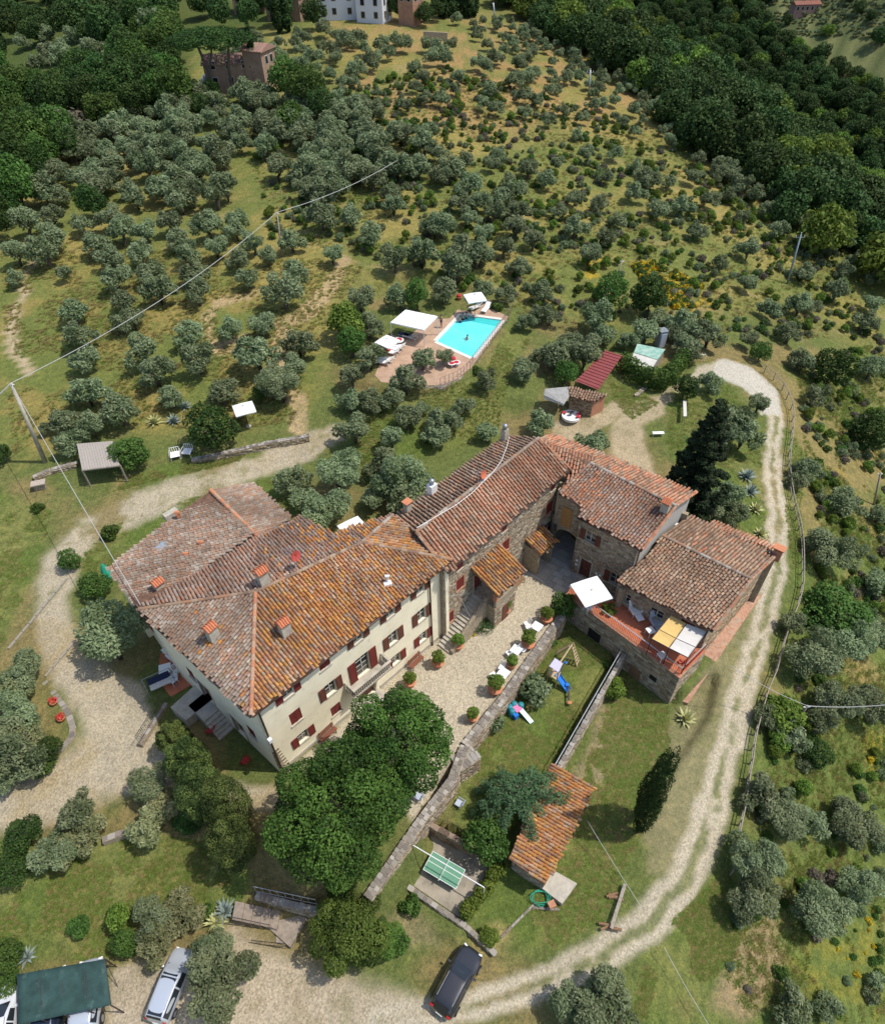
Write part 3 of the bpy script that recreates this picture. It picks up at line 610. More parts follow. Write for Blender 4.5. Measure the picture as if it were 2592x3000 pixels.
def door(fr, parent, s, z0, w_, h, mat=M_WOOD, depth=.22, dark=False):
    t = MB(); fr.box(t, s - w_ / 2, s - .005, -depth - .05, -depth, z0, z0 + h); fr.box(t, s + .005, s + w_ / 2, -depth - .05, -depth, z0, z0 + h)
    for q in (-1, 1):
        c = s + q * w_ / 4
        for (a, b_) in ((.12, .45), (.52, .92)): fr.box(t, c - w_ * .17, c + w_ * .17, -depth, -depth + .02, z0 + h * a, z0 + h * b_)
    d = t.build('door', mat, parent); k = MB(); fr.box(k, s + .04, s + .07, -depth, -depth + .06, z0 + 1.0, z0 + 1.12); k.build('handle', M_METAL, d)
    f = MB(); fr.box(f, s - w_ / 2 - .12, s - w_ / 2, -.15, .03, z0, z0 + h + .12); fr.box(f, s + w_ / 2, s + w_ / 2 + .12, -.15, .03, z0, z0 + h + .12); fr.box(f, s - w_ / 2, s + w_ / 2, -.15, .03, z0 + h, z0 + h + .12); f.build('door_frame', M_CONC, d)
    return d
def pipe(parent, fr, s, z0, z1, out=.12, r=.06): return MB().tube([fr.W(s, out, z0), fr.W(s, out, z1 - .3), fr.W(s, out + .25, z1)], r, 8).build('downpipe', M_COPPER, parent, True)
def gutter(parent, a, b, off=.06, r=.085):
    a = np.array(a, float); b = np.array(b, float); d = (b - a) / np.linalg.norm(b - a); nn = np.array([d[1], -d[0], 0]); q = nn * off - np.array([0, 0, .12])
    return MB().tube([a + q, b + q], r, 8).build('gutter', M_COPPER, parent, True)
def chimney(parent, base, rz, w_=.75, d_=.55, h=1.1, body=M_CONC, cap='tile', down=.5):
    x, y, z = base; mb = MB(); mb.box((x, y, z + h / 2 - down / 2), (w_, d_, h + down), rz); ch = mb.build('chimney', body, parent)
    R = lambda a, b_: (x + a * cos(rz) - b_ * sin(rz), y + a * sin(rz) + b_ * cos(rz))
    if cap == 'tile':
        pl = MB()
        for a in (-.42, -.15, .15, .42):
            for b_ in (-.4, .4): px_, py_ = R(a * w_, b_ * d_); pl.box((px_, py_, z + h + .1), (.09, .07, .2), rz, (.4, .2, .12))
        pl.build('chimney_vent', M_BRICK, ch)
        c = MB(); zt = z + h + .2; ww, dd = w_ / 2 + .07, d_ / 2 + .10; rh = .26
        for sgn in (-1, 1):
            q = [R(-ww, 0), R(ww, 0), R(ww, sgn * dd), R(-ww, sgn * dd)]; c.slab([(*q[0], zt + rh), (*q[1], zt + rh), (*q[2], zt), (*q[3], zt)], .05, (.55, .20, .10))
            for i in range(5):
                a = -ww + (i + .5) * 2 * ww / 5; p0 = R(a, 0); p1 = R(a, sgn * dd * 1.03); c.tube([(*p0, zt + rh + .02), (*p1, zt + .02)], .07, 6, (.60, .22, .11) if i % 2 else (.52, .19, .10))
        c.build('chimney_cap', M_TILE, ch)
    elif cap == 'slab':
        c = MB(); c.box((x, y, z + h + .22), (w_ + .2, d_ + .2, .07), rz, (.35, .12, .08))
        for a in (-.4, .4):
            for b_ in (-.4, .4): px_, py_ = R(a * w_, b_ * d_); c.box((px_, py_, z + h + .1), (.1, .1, .2), rz, (.35, .14, .1))
        c.build('chimney_cap', M_TERRA, ch)
    elif cap == 'pot': MB().lathe([(.17, 0), (.17, .25), (.24, .3), (.24, .42), (.05, .55)], (x, y, z + h), 12).build('chimney_cowl', M_METAL, ch, True)
    return ch
# ================================================================ CREAM FARMHOUSE
def kz(z, k=.973): return CAMZ - (CAMZ - z) * k
EV = kz(8.0)
S_, E_, W_ = P(736, 2096, EV), P(1322, 1640, EV), P(409, 1786, EV); AP = P(749, 1735, kz(10.2))
PL_SE = plane3(S_, E_, AP); RG = PP(1060, 1590, PL_SE)
_d = RG - AP; _d[2] = 0; _d /= np.linalg.norm(_d); _nn = np.array([-_d[1], _d[0], 0]); PL_NW = plane3(AP, RG, AP + _nn * 3 - [0, 0, .66])
K2 = PP(755, 1573, PL_NW); K1 = P(618, 1437, K2[2]); N_ = PP(1151, 1509, PL_NW); e1 = PP(881, 1515, PL_NW); e2 = PP(982, 1563, PL_NW); vj = PP(858, 1528, PL_NW)
_f = Frame(S_, E_)
_ctr = (S_ + E_ + W_ + N_) / 4
house = thing('farmhouse', 'long cream farmhouse with red shutters and lichen-orange hipped tile roof', 'house', (_ctr[0], _ctr[1], 0))
def lz(px, py, rnd):   # where the orange lichen is thickest on the front slope
    d, _, _ = distpl(px, py, [(860, 1720, 60), (1010, 1850, 80), (1080, 1800, 60)]); return rnd < np.clip(1.0 - d / 170, .10, .85)
roof_face(house, [S_, E_, RG, AP], 'orange', seed=3, lichen=(.47, lz), parts=150)
roof_face(house, [W_, S_, AP], 'grey', seed=4, lichen=(.62, lambda x, y, r: r < .12), parts=130)
roof_face(house, [E_, N_, RG], 'orange', seed=5, lichen=(.55, lambda x, y, r: r < .3))
W2e = P(328, 1677, kz(6.6)); W1e = P(414, 1777, kz(7.6))
roof_face(house, [AP, RG, N_, e2, e1, vj, K2], 'mixed', seed=6, lichen=(.45, lambda x, y, r: r < np.clip((x - 800) / 300, .1, .8)), rowdir=_nn)
roof_face(house, [AP, K2, W_ + np.array([.1, .1, .1])], 'mixed', seed=7, rowdir=_nn)
roof_face(house, [K1, K2, W_ + np.array([0, 0, .12]), W2e, P(490, 1525, kz(7.9))], 'grey', seed=8)
re1, re2 = P(741, 1414, K2[2] - 1.1), P(853, 1520, K2[2] - 1.1)
roof_face(house, [K1, re1, re2, K2], 'grey', seed=9, rowdir=_nn * 0 + (re1 - K1))
for a, b, p in ((AP, RG, 'brown'), (S_, AP, 'red'), (W_, AP, 'brown'), (RG, E_, 'brown'), (RG, N_, 'grey')): ridge_tiles(house, a, b, p, seed=int(abs(a[0]) * 10))
ridge_tiles(house, K1, K2, 'red', .19, seed=3); ridge_tiles(house, vj, K2, 'grey', .1, seed=4)
# walls
fF = Frame(S_, E_, .42); fW = Frame(W_, S_, .42); INS = .42
cS = fF.o + fF.t * .42; tt = .973
rows = [(2.7, 5.62, 8.45, 11.35, 14.2)]
wins = []
for s in rows[0]: wins.append((s, 7.72, .85, .72, 'closed' if abs(s - 5.62) < .1 else 'open', M_SHUTB if s > 6 else M_SHUT))
for s, k in ((2.7, 'closed'), (5.62, 'open'), (11.35, 'open'), (14.2, 'open')): wins.append((s, 4.78, .88, 1.38, k, M_SHUTB if s > 4 else M_SHUT))
for s, k in ((2.75, 'open'), (5.62, 'closed'), (11.4, 'open'), (14.2, 'open')): wins.append((s, 1.95, .85, 1.12, k, M_SHUT))
holes = [hole(s, z, w_, h) for s, z, w_, h, k, m_ in wins] + [(7.85, 9.05, 3.35, 5.6), (7.75, 9.15, .15, 2.4)]
wall(fF, 'wall', M_CREAM, house, .42, fF.L - .1, -.5, EV - .05, holes)
for s, z, w_, h, k, m_ in wins: window(fF, house, s, z, w_, h, k, m_)
bd = window(fF, house, 8.45, 4.47, 1.2, 2.25, 'open', M_SHUT, sill=False, shw=.62, bars=3)
door(fF, house, 8.45, .15, 1.4, 2.25, M_SHUTB)
# balcony on brackets with balusters
bal = MB(); fF.box(bal, 6.75, 10.15, .0, 1.0, 3.12, 3.28); 
for s in (7.0, 8.45, 9.9): fF.box(bal, s - .12, s + .12, .0, .8, 2.75, 3.119)
bal = bal.build('balcony', M_CONC, house); hr = MB(); fF.box(hr, 6.7, 10.2, .86, 1.05, 4.06, 4.18); fF.box(hr, 6.7, 6.86, .0, .859, 4.06, 4.18); fF.box(hr, 10.04, 10.2, .0, .859, 4.06, 4.18)
fF.box(hr, 6.72, 10.18, .87, 1.04, 3.281, 3.36); hr.build('balustrade_rail', M_CONC, bal)
_bp = MB().lathe([(.05, 0), (.06, .06), (.035, .12), (.075, .3), (.035, .5), (.055, .64), (.05, .7)], (0, 0, 0), 8).mesh('baluster', M_CONC, True)
for i in range(19): p = fF.W(6.86 + i * .176, .955, 3.36); link('baluster', _bp, bal, p)
for sd in (6.78, 10.12):
    for i in range(5): link('baluster', _bp, bal, fF.W(sd, .12 + i * .16, 3.36))
st_ = MB(); fF.box(st_, 7.4, 9.5, .01, .7, -.1, .14); fF.box(st_, 7.2, 9.7, .7, 1.1, -.1, .06); st_.build('doorstep', M_CONC, house)
pl_ = MB(); fF.box(pl_, .42, 7.3, .002, .05, -.3, .35); fF.box(pl_, 9.6, fF.L, .002, .05, -.3, .35); pl_.build('plinth', M_CONC, house)
# exposed corner stones at the south corner
q_ = []
rr_ = random.Random(4)
cme = {}
for i in range(14):
    z = .05 + i * .21; w_ = .75 if i % 2 else .42; t = MB(); fF.box(t, .38, .42 + w_ * (1.1 - i * .035), .004, .03, z, z + .19, rr_.choice(STONECOLS)); t.build('corner_stone', M_STONEF, house)
pipe(house, fF, .55, 0, EV - .1); pipe(house, fF, 15.05, 0, EV - .1); gutter(house, S_, E_); gutter(house, W_, S_)
# south-west wall
ww = [(2.2, 6.9, .8, 1.2, 'closed'), (6.2, 6.9, .8, 1.2, 'closed'), (9.8, 6.9, .8, 1.2, 'closed'), (9.6, 3.2, .8, 1.3, 'closed'), (2.6, 3.2, .8, 1.3, 'closed')]
wd = [(4.0, 1.0, 1.4, 2.3), (7.6, .1, 1.3, 2.3)]
wall(fW, 'wall', M_CREAM, house, 0, fW.L - .42, -.5, EV - .05, [hole(*q[:4]) for q in ww] + [(s - w_ / 2, s + w_ / 2, z, z + h) for s, z, w_, h in wd])
for q in ww: window(fW, house, *q[:4], q[4], M_SHUT)
for s, z, w_, h in wd: door(fW, house, s, z, w_, h, M_SHUTB)
wst = MB()
for i in range(6): fW.box(wst, 4.75 + i * .3, 5.05 + i * .3, 0.002, 1.3, -.2, 1.0 - i * .165)
fW.box(wst, 3.1, 4.749, .002, 1.3, -.2, 1.0); 
wst.build('outside_steps', M_CONC, house)
# rear wing walls
re_w = Frame(W2e, W_, .4); wall(re_w, 'wall', M_CREAM, house, 0, re_w.L, -.5, kz(6.6) - .3, [hole(2.0, 3.5, .9, 1.2)]); window(re_w, house, 2.0, 3.5, .9, 1.2, 'open')
for a, b, zz in ((K1, W2e, kz(6.6) - .25), (re1, K1, K2[2] - 1.3), (re2, re1, K2[2] - 1.4), (e1, re2, K2[2] - 1.5), (e2, e1, e1[2] - .25), (N_, e2, e2[2] - .3), (E_, N_, EV - .2)):
    f_ = Frame(a, b, .35); wall(f_, 'wall', M_CREAM, house, 0, f_.L, -.5, zz)
# gable triangle at the north-west end
gb = MB(); q0, q1, q2, q3 = [np.array(p) for p in (W2e, P(490, 1525, kz(7.9)), K1, re1)]; off = np.array([.25, -.25, 0])
off = off * 1.2; gb.add([q0 + off - [0, 0, .2], q1 + off - [0, 0, .12], q2 + off - [0, 0, .12], q3 + off - [0, 0, .12], [*(q3 + off)[:2], 4.], [*(q0 + off)[:2], 4.]], [(0, 1, 2, 3, 4, 5)]); gb.build('gable', M_CREAM, house)
# chimneys, skylights, vents
a2 = lambda x, y: (300 + x / 1.79, 1350 + y / 1.79)
PL_SW = plane3(W_, S_, AP); PL_RW = plane3(K1, K2, W2e); rzF = fF.rz
for (q, pl, rz, hh) in ((a2(965, 905), PL_SE, rzF, 1.0), (a2(588, 930), PL_SW, rzF + .15, 1.0), (a2(850, 640), PL_SE, rzF, 1.0), (a2(322, 705), PL_RW, rzF + .1, 1.25)):
    chimney(house, PP(*q, pl), rz, .68, .5, h=hh)
for (q, wd_) in ((a2(318, 470), .75), (a2(632, 478), .8)):
    p = PP(*q, PL_RW) + [0, 0, .22]; u = np.array([0, 0, 1.]) - PL_RW[1] * PL_RW[1][2]; u /= np.linalg.norm(u); v = np.cross(u, PL_RW[1] * np.sign(PL_RW[1][2])); nn = PL_RW[1] * np.sign(PL_RW[1][2])
    t = MB(); c = p + nn * .2; t.slab([c - v * wd_ / 2 - u * .45, c + v * wd_ / 2 - u * .45, c + v * wd_ / 2 + u * .45, c - v * wd_ / 2 + u * .45], .16); sk = t.build('skylight', M_METAL, house)
    t = MB(); c = p + nn * .225; k = .38; t.slab([c - v * (wd_ / 2 - .09) - u * k, c + v * (wd_ / 2 - .09) - u * k, c + v * (wd_ / 2 - .09) + u * k, c - v * (wd_ / 2 - .09) + u * k], .015); t.build('pane', plain('skylight_glass', (.25, .32, .38), .1, .2), sk)
for q in (a2(527, 455), a2(450, 515), a2(280, 745), a2(405, 300)):
    p = PP(*q, PL_RW) + [0, 0, .15]; MB().box((p[0], p[1], p[2] + .2), (.3, .3, .4), .5, (.55, .2, .1)).tube([(p[0] - .2, p[1], p[2] + .45), (p[0] + .2, p[1], p[2] + .45)], .13, 6, (.6, .23, .12)).build('roof_vent', M_TERRA, house)
p = PP(*a2(365, 290), PL_RW); MB().box((p[0], p[1], p[2] + .2), (1.1, .5, .5), rzF, (.4, .35, .3)).build('stone_chimney_base', M_CONC, house)
# flue group in white on the front slope, satellite dish and aerial at the ridge
p = PP(*a2(1497, 650), PL_SE); MB().box((p[0], p[1], p[2] + .1), (.55, .35, .25), .3).tube([p + [0, .1, 0], p + [0, .1, .8]], .09, 8).tube([p + [-.15, .1, .8], p + [.15, .1, .8]], .1, 8).build('flue', M_WHITE, house)
p = PP(*a2(1025, 550), PL_SE); MB().tube([p, p + [0, 0, .8]], .03, 6).build('dish_mast', M_METAL, house)
dm = MB(); c = p + np.array([0, 0, 1.0]); axd = np.array([.75, -.6, .35]); axd /= np.linalg.norm(axd); e_ = np.cross(axd, (0, 0, 1)); e_ /= np.linalg.norm(e_); g_ = np.cross(e_, axd)
for sgn in (0, .03):
    pts = []; 
    for r_, dd in ((.02, .0), (.2, .03), (.38, .09)):
        for k in range(14): a = 2 * pi * k / 14; pts.append(c + (e_ * cos(a) + g_ * sin(a)) * r_ + axd * (dd - sgn))
    fs = [(i * 14 + k, i * 14 + (k + 1) % 14, (i + 1) * 14 + (k + 1) % 14, (i + 1) * 14 + k) for i in range(2) for k in range(14)]; dm.add(pts, fs + [tuple(range(14))])
dm.tube([c + axd * .05, c + axd * .5 - g_ * .1], .02, 5); dm.build('satellite_dish', plain('dish_red', (.40, .07, .06), .5, .1), house, True)
p = PP(*a2(995, 575), PL_SE); ae = MB().tube([p, p + [0, 0, 2.3]], .025, 6)
for i in range(5): ae.beam(p + [-.3, .05 * 0, 2.2 - i * .12], p + [.3, 0, 2.2 - i * .12], .02)
ae.build('aerial', M_METAL, house)
lp = MB(); q = fF.W(.5, .3, 5.0); lp.box(q, (.25, .25, .35), rzF); lp.beam(fF.W(.5, 0, 5.1), q, .05); lp.build('wall_lamp', M_WHITE, house)
settle(house)
# ================================================================ LONG STONE BUILDING
bq = lambda x, y: (1100 + x / 2.557, 1200 + y / 2.557)
cq = lambda x, y: (1550 + x / 2.2375, 1300 + y / 2.2375)
K_ = .952
sr1, sr2 = P(1217, 1560, kz(8.6, K_)), P(1577, 1284, kz(8.6, K_)); se1, se2 = P(1309, 1675, kz(6.8, K_)), P(1667, 1372, kz(6.8, K_))
sn1, sn2 = P(1159, 1513, kz(6.9, K_)), P(1495, 1278, kz(7.2, K_)); EVS = se1[2]
_ctr = (se1 + se2 + sn1 + sn2) / 4
stone_h = thing('stone_farmhouse', 'long rubble stone farmhouse with salmon tiled gable roof, joined to the cream house', 'house', (_ctr[0], _ctr[1], 0))
roof_face(stone_h, [se1, se2, sr2, sr1], 'salmon', seed=21, rowdir=se1 - sr1, sp=.30, ex=.42, lichen=(.55, lambda x, y, r: r < .35, 'brown'))
roof_face(stone_h, [sr1, sr2, sn2, P(1452, 1298, kz(7, K_)), sn1], 'brown', seed=22, rowdir=sn1 - sr1, sp=.30, ex=.42, lichen=(.5, lambda x, y, r: r < .4, 'salmon'))
ridge_tiles(stone_h, sr1, sr2, 'grey', .16, seed=5); ridge_tiles(stone_h, sr1 + [0, 0, .02], se1, 'brown', .12, seed=6); ridge_tiles(stone_h, sr2 + [0, 0, .02], se2, 'salmon', .12, seed=7)
fS = Frame(se1, se2, .4)
sw = [(1.85, 7.35, .7, .62, 'closed'), (1.85, 5.35, .85, 1.25, 'closed'), (.62, 2.2, .85, 1.25, 'closed'), (7.05, 7.35, .6, .62, 'closed'), (7.35, 5.1, .85, 1.3, 'closed'), (13.4, 7.3, .6, .6, 'closed'), (13.25, 5.1, .85, 1.3, 'closed'), (13.6, 2.3, 1.0, 1.6, 'open')]
hs = [hole(*q[:4]) for q in sw] + [(3.5, 4.5, 2.6, 4.7), (10.4, 11.5, .0, 2.1)]
wall(fS, 'wall', M_STONE, stone_h, 0, fS.L - .02, -.5, EVS - .05, hs)
stones(fS, stone_h, 0, fS.L - .1, -.1, EVS - .15, hs, seed=31, size=(.40, .2))
for s, z, w_, h, k in sw:
    window(fS, stone_h, s, z, w_, h, 'closed' if k == 'closed' else 'open', M_SHUT, trim=M_BRICK if h > 1 else None, shw=w_ / 2)
door(fS, stone_h, 4.0, 2.6, 1.0, 2.1, M_SHUT); door(fS, stone_h, 10.95, 0., 1.1, 2.1, M_WOOD)
for a, b, zz in ((se2, sn2, 7.4), (sn2, sn1, sn1[2] - .2)):
    f_ = Frame(a, b, .35); wall(f_, 'wall', M_STONE, stone_h, 0, f_.L, -.5, zz)
f_ = Frame(se2, sr2, .3); g_ = MB(); A0 = se2 + f_.n * -.3; B0 = sr2 + f_.n * -.3; C0 = sn2 + f_.n * -.3
g_.add([A0 - [0, 0, 1.8], A0 - [0, 0, .15], B0 - [0, 0, .15], C0 - [0, 0, .15], C0 - [0, 0, 1.8]], [(0, 1, 2, 3, 4)]); g_.build('gable', M_STONE, stone_h)
pipe(stone_h, fS, fS.L - .2, 0, EVS - .1); gutter(stone_h, se1, se2)
# outside stair up to the porch, with solid flank
stp = MB()
for i in range(15):
    st = MB(); fS.box(st, -.8 + i * .28, -.48 + i * .28, .02, 1.25, -.1 if i < 1 else max(-.1, i * .175 - .3), (i + 1) * .175); st.build('step', M_CONC, stone_h)
fl = MB(); 
fl.prism([tuple(fS.W(u, o, 0)[:2]) for u, o in ((-.7, 1.25), (3.4, 1.25), (3.4, 1.5), (-.7, 1.5))], -.2, [.45, 3.2, 3.2, .45]); fl.build('stair_wall', M_STONE, stone_h)
sd = MB(); fS.box(sd, 3.4, 6.0, 0.02, 2.3, -.3, 2.62); sd.build('stair_landing', M_STONE, stone_h); ld = Frame(fS.W(3.4, 2.3, 0), fS.W(6.0, 2.3, 0)); stones(ld, stone_h, 0, 2.6, 0, 2.6, [(1.0, 1.8, 0, 1.9)], seed=33)
ds = MB(); ld.box(ds, 1.0, 1.8, .0, .04, 0, 1.9); ds.build('cellar_door', M_SHUTB, stone_h)
pw = MB(); fS.box(pw, 3.5, 6.0, 2.05, 2.3, 2.63, 3.3); fS.box(pw, 5.75, 6.0, .02, 2.049, 2.63, 3.3); pw.build('parapet', M_STONE, stone_h)
po = MB(); fS.box(po, 3.52, 3.82, 1.98, 2.28, 2.63 if 0 else 3.301, 4.9); po.build('brick_pillar', M_BRICK, stone_h); po = MB(); fS.box(po, 5.7, 5.98, 1.98, 2.28, 3.301, 4.9); po.build('brick_pillar', M_BRICK, stone_h)
bm_ = MB(); fS.box(bm_, 3.2, 6.3, 2.0, 2.2, 4.901, 5.08); bm_.build('porch_beam', M_WOOD, stone_h)
pf = [fS.W(3.0, .05, 6.15), fS.W(6.4, .05, 6.15), fS.W(6.4, 2.75, 5.05), fS.W(3.0, 2.75, 5.05)]
roof_face(stone_h, pf, 'orange', seed=41, rowdir=fS.n * 1 - np.array([0, 0, .4]), sp=.27, ex=.38, lichen=(.35, lambda x, y, r: r < .5), name='porch_roof')
# small entrance porch further along
e1_, e2_ = 10.0, 12.3
pf = [fS.W(e1_, .05, 3.7), fS.W(e2_, .05, 3.7), fS.W(e2_, 1.75, 3.0), fS.W(e1_, 1.75, 3.0)]
roof_face(stone_h, pf, 'orange', seed=42, rowdir=fS.n * 1 - np.array([0, 0, .4]), sp=.27, ex=.38, lichen=(.3, lambda x, y, r: r < .5), name='porch_roof')
po = MB(); fS.box(po, e1_ + .1, e1_ + .4, .02, 1.5, 0, 3.0); fS.box(po, e2_ - .4, e2_ - .1, .02, 1.5, 0, 3.0); po.build('porch_wall', M_STONE, stone_h)
po = MB(); fS.box(po, e1_ + .1, e2_ - .1, .02, 2.4, -.1, .16); fS.box(po, 7.4, 9.9, .02, .7, -.1, .13); po.build('doorstep', M_CONC, stone_h)
# chimneys and roof clutter
PLF = plane3(se1, se2, sr1); PLB = plane3(sr1, sr2, sn1)
chimney(stone_h, PP(1477, 1290, PLB), fS.rz, .5, .45, 1.2, M_CONC, 'pot'); chimney(stone_h, PP(1266, 1446, PLB), fS.rz, .65, .55, 1.0, M_WHITE, 'pot'); chimney(stone_h, PP(1195, 1500, PLB), fS.rz, .5, .4, .9, M_CONC, 'slab')
p = PP(*bq(765, 585), PLF); MB().tube([p, p + [0, 0, 1.9]], .03, 6).beam(p + [-.4, 0, 1.7], p + [.4, 0, 1.7], .025).beam(p + [-.3, .1, 1.45], p + [.3, .1, 1.45], .025).beam(p + [-.3, 0, 1.25], p + [.3, 0, 1.25], .025).build('aerial', M_METAL, stone_h)
p = PP(*bq(800, 535), PLF); dm = MB(); c = p + np.array([0, 0, .7]); dm.tube([p, c], .03, 6)
for sgn in (0, .03):
    pts = [c + (e_vec[0] * cos(a) + e_vec[1] * sin(a)) * r_ + axd * (dd - sgn) for e_vec in [(e_, g_)] for r_, dd in ((.02, 0), (.2, .03), (.38, .1)) for a in [2 * pi * k / 14 for k in range(14)]] if 0 else None
pts = []
e_ = np.array([.6, .8, 0]); axd = np.array([.8, -.5, .3]); axd /= np.linalg.norm(axd); g_ = np.cross(e_, axd)
for r_, dd in ((.02, 0), (.2, .03), (.38, .1)):
    for k in range(14): a = 2 * pi * k / 14; pts.append(c + (e_ * cos(a) + g_ * sin(a)) * r_ + axd * dd)
dm.add(pts, [(i * 14 + k, i * 14 + (k + 1) % 14, (i + 1) * 14 + (k + 1) % 14, (i + 1) * 14 + k) for i in range(2) for k in range(14)]); dm.build('satellite_dish', plain('dish_orange', (.50, .14, .07), .5, .1), stone_h)
cb = [PP(*bq(*q), PLB if i < 4 else PLF) + [0, 0, .2] for i, q in enumerate([(1000, 215), (985, 280), (940, 400), (880, 480), (830, 530), (720, 640), (600, 730), (480, 800), (310, 900)])]
MB().tube(cb, .025, 5).build('roof_cable', M_WHITE, stone_h)
settle(stone_h)
# ================================================================ EAST BLOCK WITH ARCHWAY
ke = .95
er1, er2 = P(1729, 1358, kz(6.8, ke)), P(1979, 1483, kz(6.8, ke)); ea, eb = P(1639, 1443, kz(5.6, ke)), P(1709, 1481, kz(5.6, ke)); ec, ed = P(1693, 1512, kz(5.05, ke)), P(1881, 1611, kz(5.05, ke))
eg, eh = P(2039, 1443, kz(5.6, ke)), P(1608, 1272, kz(6.2, ke))
east = thing('archway_house', 'stone house above a dark arched passage with weathered mixed tiles', 'house', ((ec[0] + er2[0]) / 2, (ec[1] + er2[1]) / 2, 0))
roof_face(east, [er1, er2, ed, ec, eb, ea], 'mixed', seed=51, rowdir=ec - P(1800, 1394, kz(6.8, ke)), sp=.25, ex=.3, lichen=(.5, lambda x, y, r: (x < 1760) & (r < .8), 'red'))
roof_face(east, [er1, P(1668, 1330, kz(6.9, ke)), P(1577, 1286, kz(7.0, ke)), eh, P(1741, 1325 - 4, kz(5.9, ke)), eg, er2], 'red', seed=52, rowdir=eg - er2, sp=.28, ex=.38, lichen=(.4, lambda x, y, r: r < .55, 'brown'))
roof_face(east, [sr2 + [0, 0, -.25], P(1745, 1338, kz(6.9, ke)), er1 + [0, 0, .02], ea + [0, 0, -.05], se2 + [0, 0, -.6]], 'salmon', seed=53, rowdir=ea - P(1650, 1320, 8.3), sp=.27, ex=.36)
ridge_tiles(east, er1, er2, 'grey', .17, seed=8); ridge_tiles(east, ea, er1, 'mixed', .12, seed=9)
for a, b in ((er2, ed), (er2, eg)): ridge_tiles(east, a, b, 'red', .13, seed=10)
fA = Frame(ea, eb, .35); fE = Frame(ec, ed, .35)
fA2 = Frame(ea, ea + (ed - ec) * np.array([1, 1, 0]), .35)   # recessed wall over the arch
aw = fA.L + .35
# round-headed passage: wall above in segments
arch = MB(); zc = 2.55; ra = aw / 2 - .12
fA.box(arch, -.4, aw, -.4, 0, zc + 1.0, ea[2] - .15); nseg = 8
for i in range(nseg):
    t0 = pi - pi * i / nseg; t1 = pi - pi * (i + 1) / nseg; u0 = aw / 2 - .1 + cos(t0) * ra; u1 = aw / 2 - .1 + cos(t1) * ra; zz0 = zc + .1 + sin(t0) * .85; zz1 = zc + .1 + sin(t1) * .85
    p = [fA.W(u0, 0, 0), fA.W(u1, 0, 0), fA.W(u1, -.4, 0), fA.W(u0, -.4, 0)]; arch.prism([tuple(q[:2]) for q in p], [zz0, zz1, zz1, zz0], zc + 1.0)
arch.build('arch_wall', M_STONE, east); stones(fA, east, -.1, aw, zc + 1.05, ea[2] - .3, [(.25, 1.35, 3.9, 6.2)], seed=36)
bs = MB(); fA.box(bs, .3, 1.3, .03, .06, 3.9, 6.1); bs.build('boarded_opening', plain('ochre_board', (.36, .20, .07), .8, .2), east)
pas = MB(); fA.box(pas, -.6, aw + .2, -5.6, -5.3, -.3, 4); fA.box(pas, -.8, -.5, -5.3, -.4, -.3, 4); fA.box(pas, aw, aw + .3, -5.3, -.4, -.3, 4); fA.box(pas, -.8, aw + .3, -5.6, -.4, 3.6, 3.8); pas.build('passage_wall', M_STONE, east)
ew = [(1.22, 5.15, .95, 1.1, 'open'), (4.05, 2.0, 1.0, 1.25, 'open')]; eh_ = [hole(*q[:4]) for q in ew] + [(.8, 1.8, .1, 2.35)]
wall(fE, 'wall', M_STONE, east, 0, fE.L - .3, -.5, ec[2] - .08, eh_); stones(fE, east, .02, fE.L - .35, -.1, ec[2] - .2, eh_, seed=37)
for q in ew: window(fE, east, *q[:4], q[4], M_SHUTB, shw=.45)
door(fE, east, 1.3, .1, 1.0, 2.25, M_SHUTB)
for i, wd in enumerate((1.6, 1.3)):
    t = MB(); fE.box(t, 1.3 - wd / 2, 1.3 + wd / 2, .0 if i else .402, .4 if i else .75, -.1, .1 if i else -.1 + .08); t.build('doorstep', M_CONC, east)
lf = Frame(np.array(ea) * 1.0, ec, 0)
f_ = Frame(eb + (ea - eb) * .02, ec); wall(Frame(fE.W(0, -2.5, 0), fE.W(0, 0, 0)), 'wall', M_STONE, east, 0, 2.5, -.5, ec[2] - .05)
f_ = Frame(ed, eg, .35); g_ = MB(); n3 = f_.n * -.35
g_.add([ed + n3 - [0, 0, .12], er2 + n3 - [0, 0, .15], eg + n3 - [0, 0, .12], [*(eg + n3)[:2], -.5], [*(ed + n3)[:2], -.5]], [(0, 4, 3, 2, 1)]); g_.build('gable', plain('grey_render', (.40, .38, .34), .9, .15), east)
for a, b, zz in ((eg, eh, 5.6),): f_ = Frame(a, b, .35); wall(f_, 'wall', M_STONE, east, 0, f_.L, -.5, zz)
pipe(east, fE, fE.L - .25, 0, ec[2] - .1); gutter(east, ec, ed); gutter(east, ea, eb)
PLE = plane3(er1, er2, ec); chimney(east, PP(*cq(885, 440), PLE), fE.rz, .6, .5, .8, M_CONC, 'tile')
MB().box((0, 0, 0), (.55, .35, .35)).build('sky', M_WHITE).name = 'air_conditioner'
ac = bpy.data.objects['air_conditioner']; ac.parent = east; f_ = Frame(ed, eg, .35); ac.location = f_.W(f_.L - 1.3, .2, 4.6); 
fp = MB(); 
for s, z in ((.35, 1.2), (.35, 1.7), (2.3, 1.45), (2.65, 1.45)): fE.box(fp, s, s + .22, .05, .08, z, z + .2)
fp.build('wall_plaque', M_WHITE, east)
settle(east)
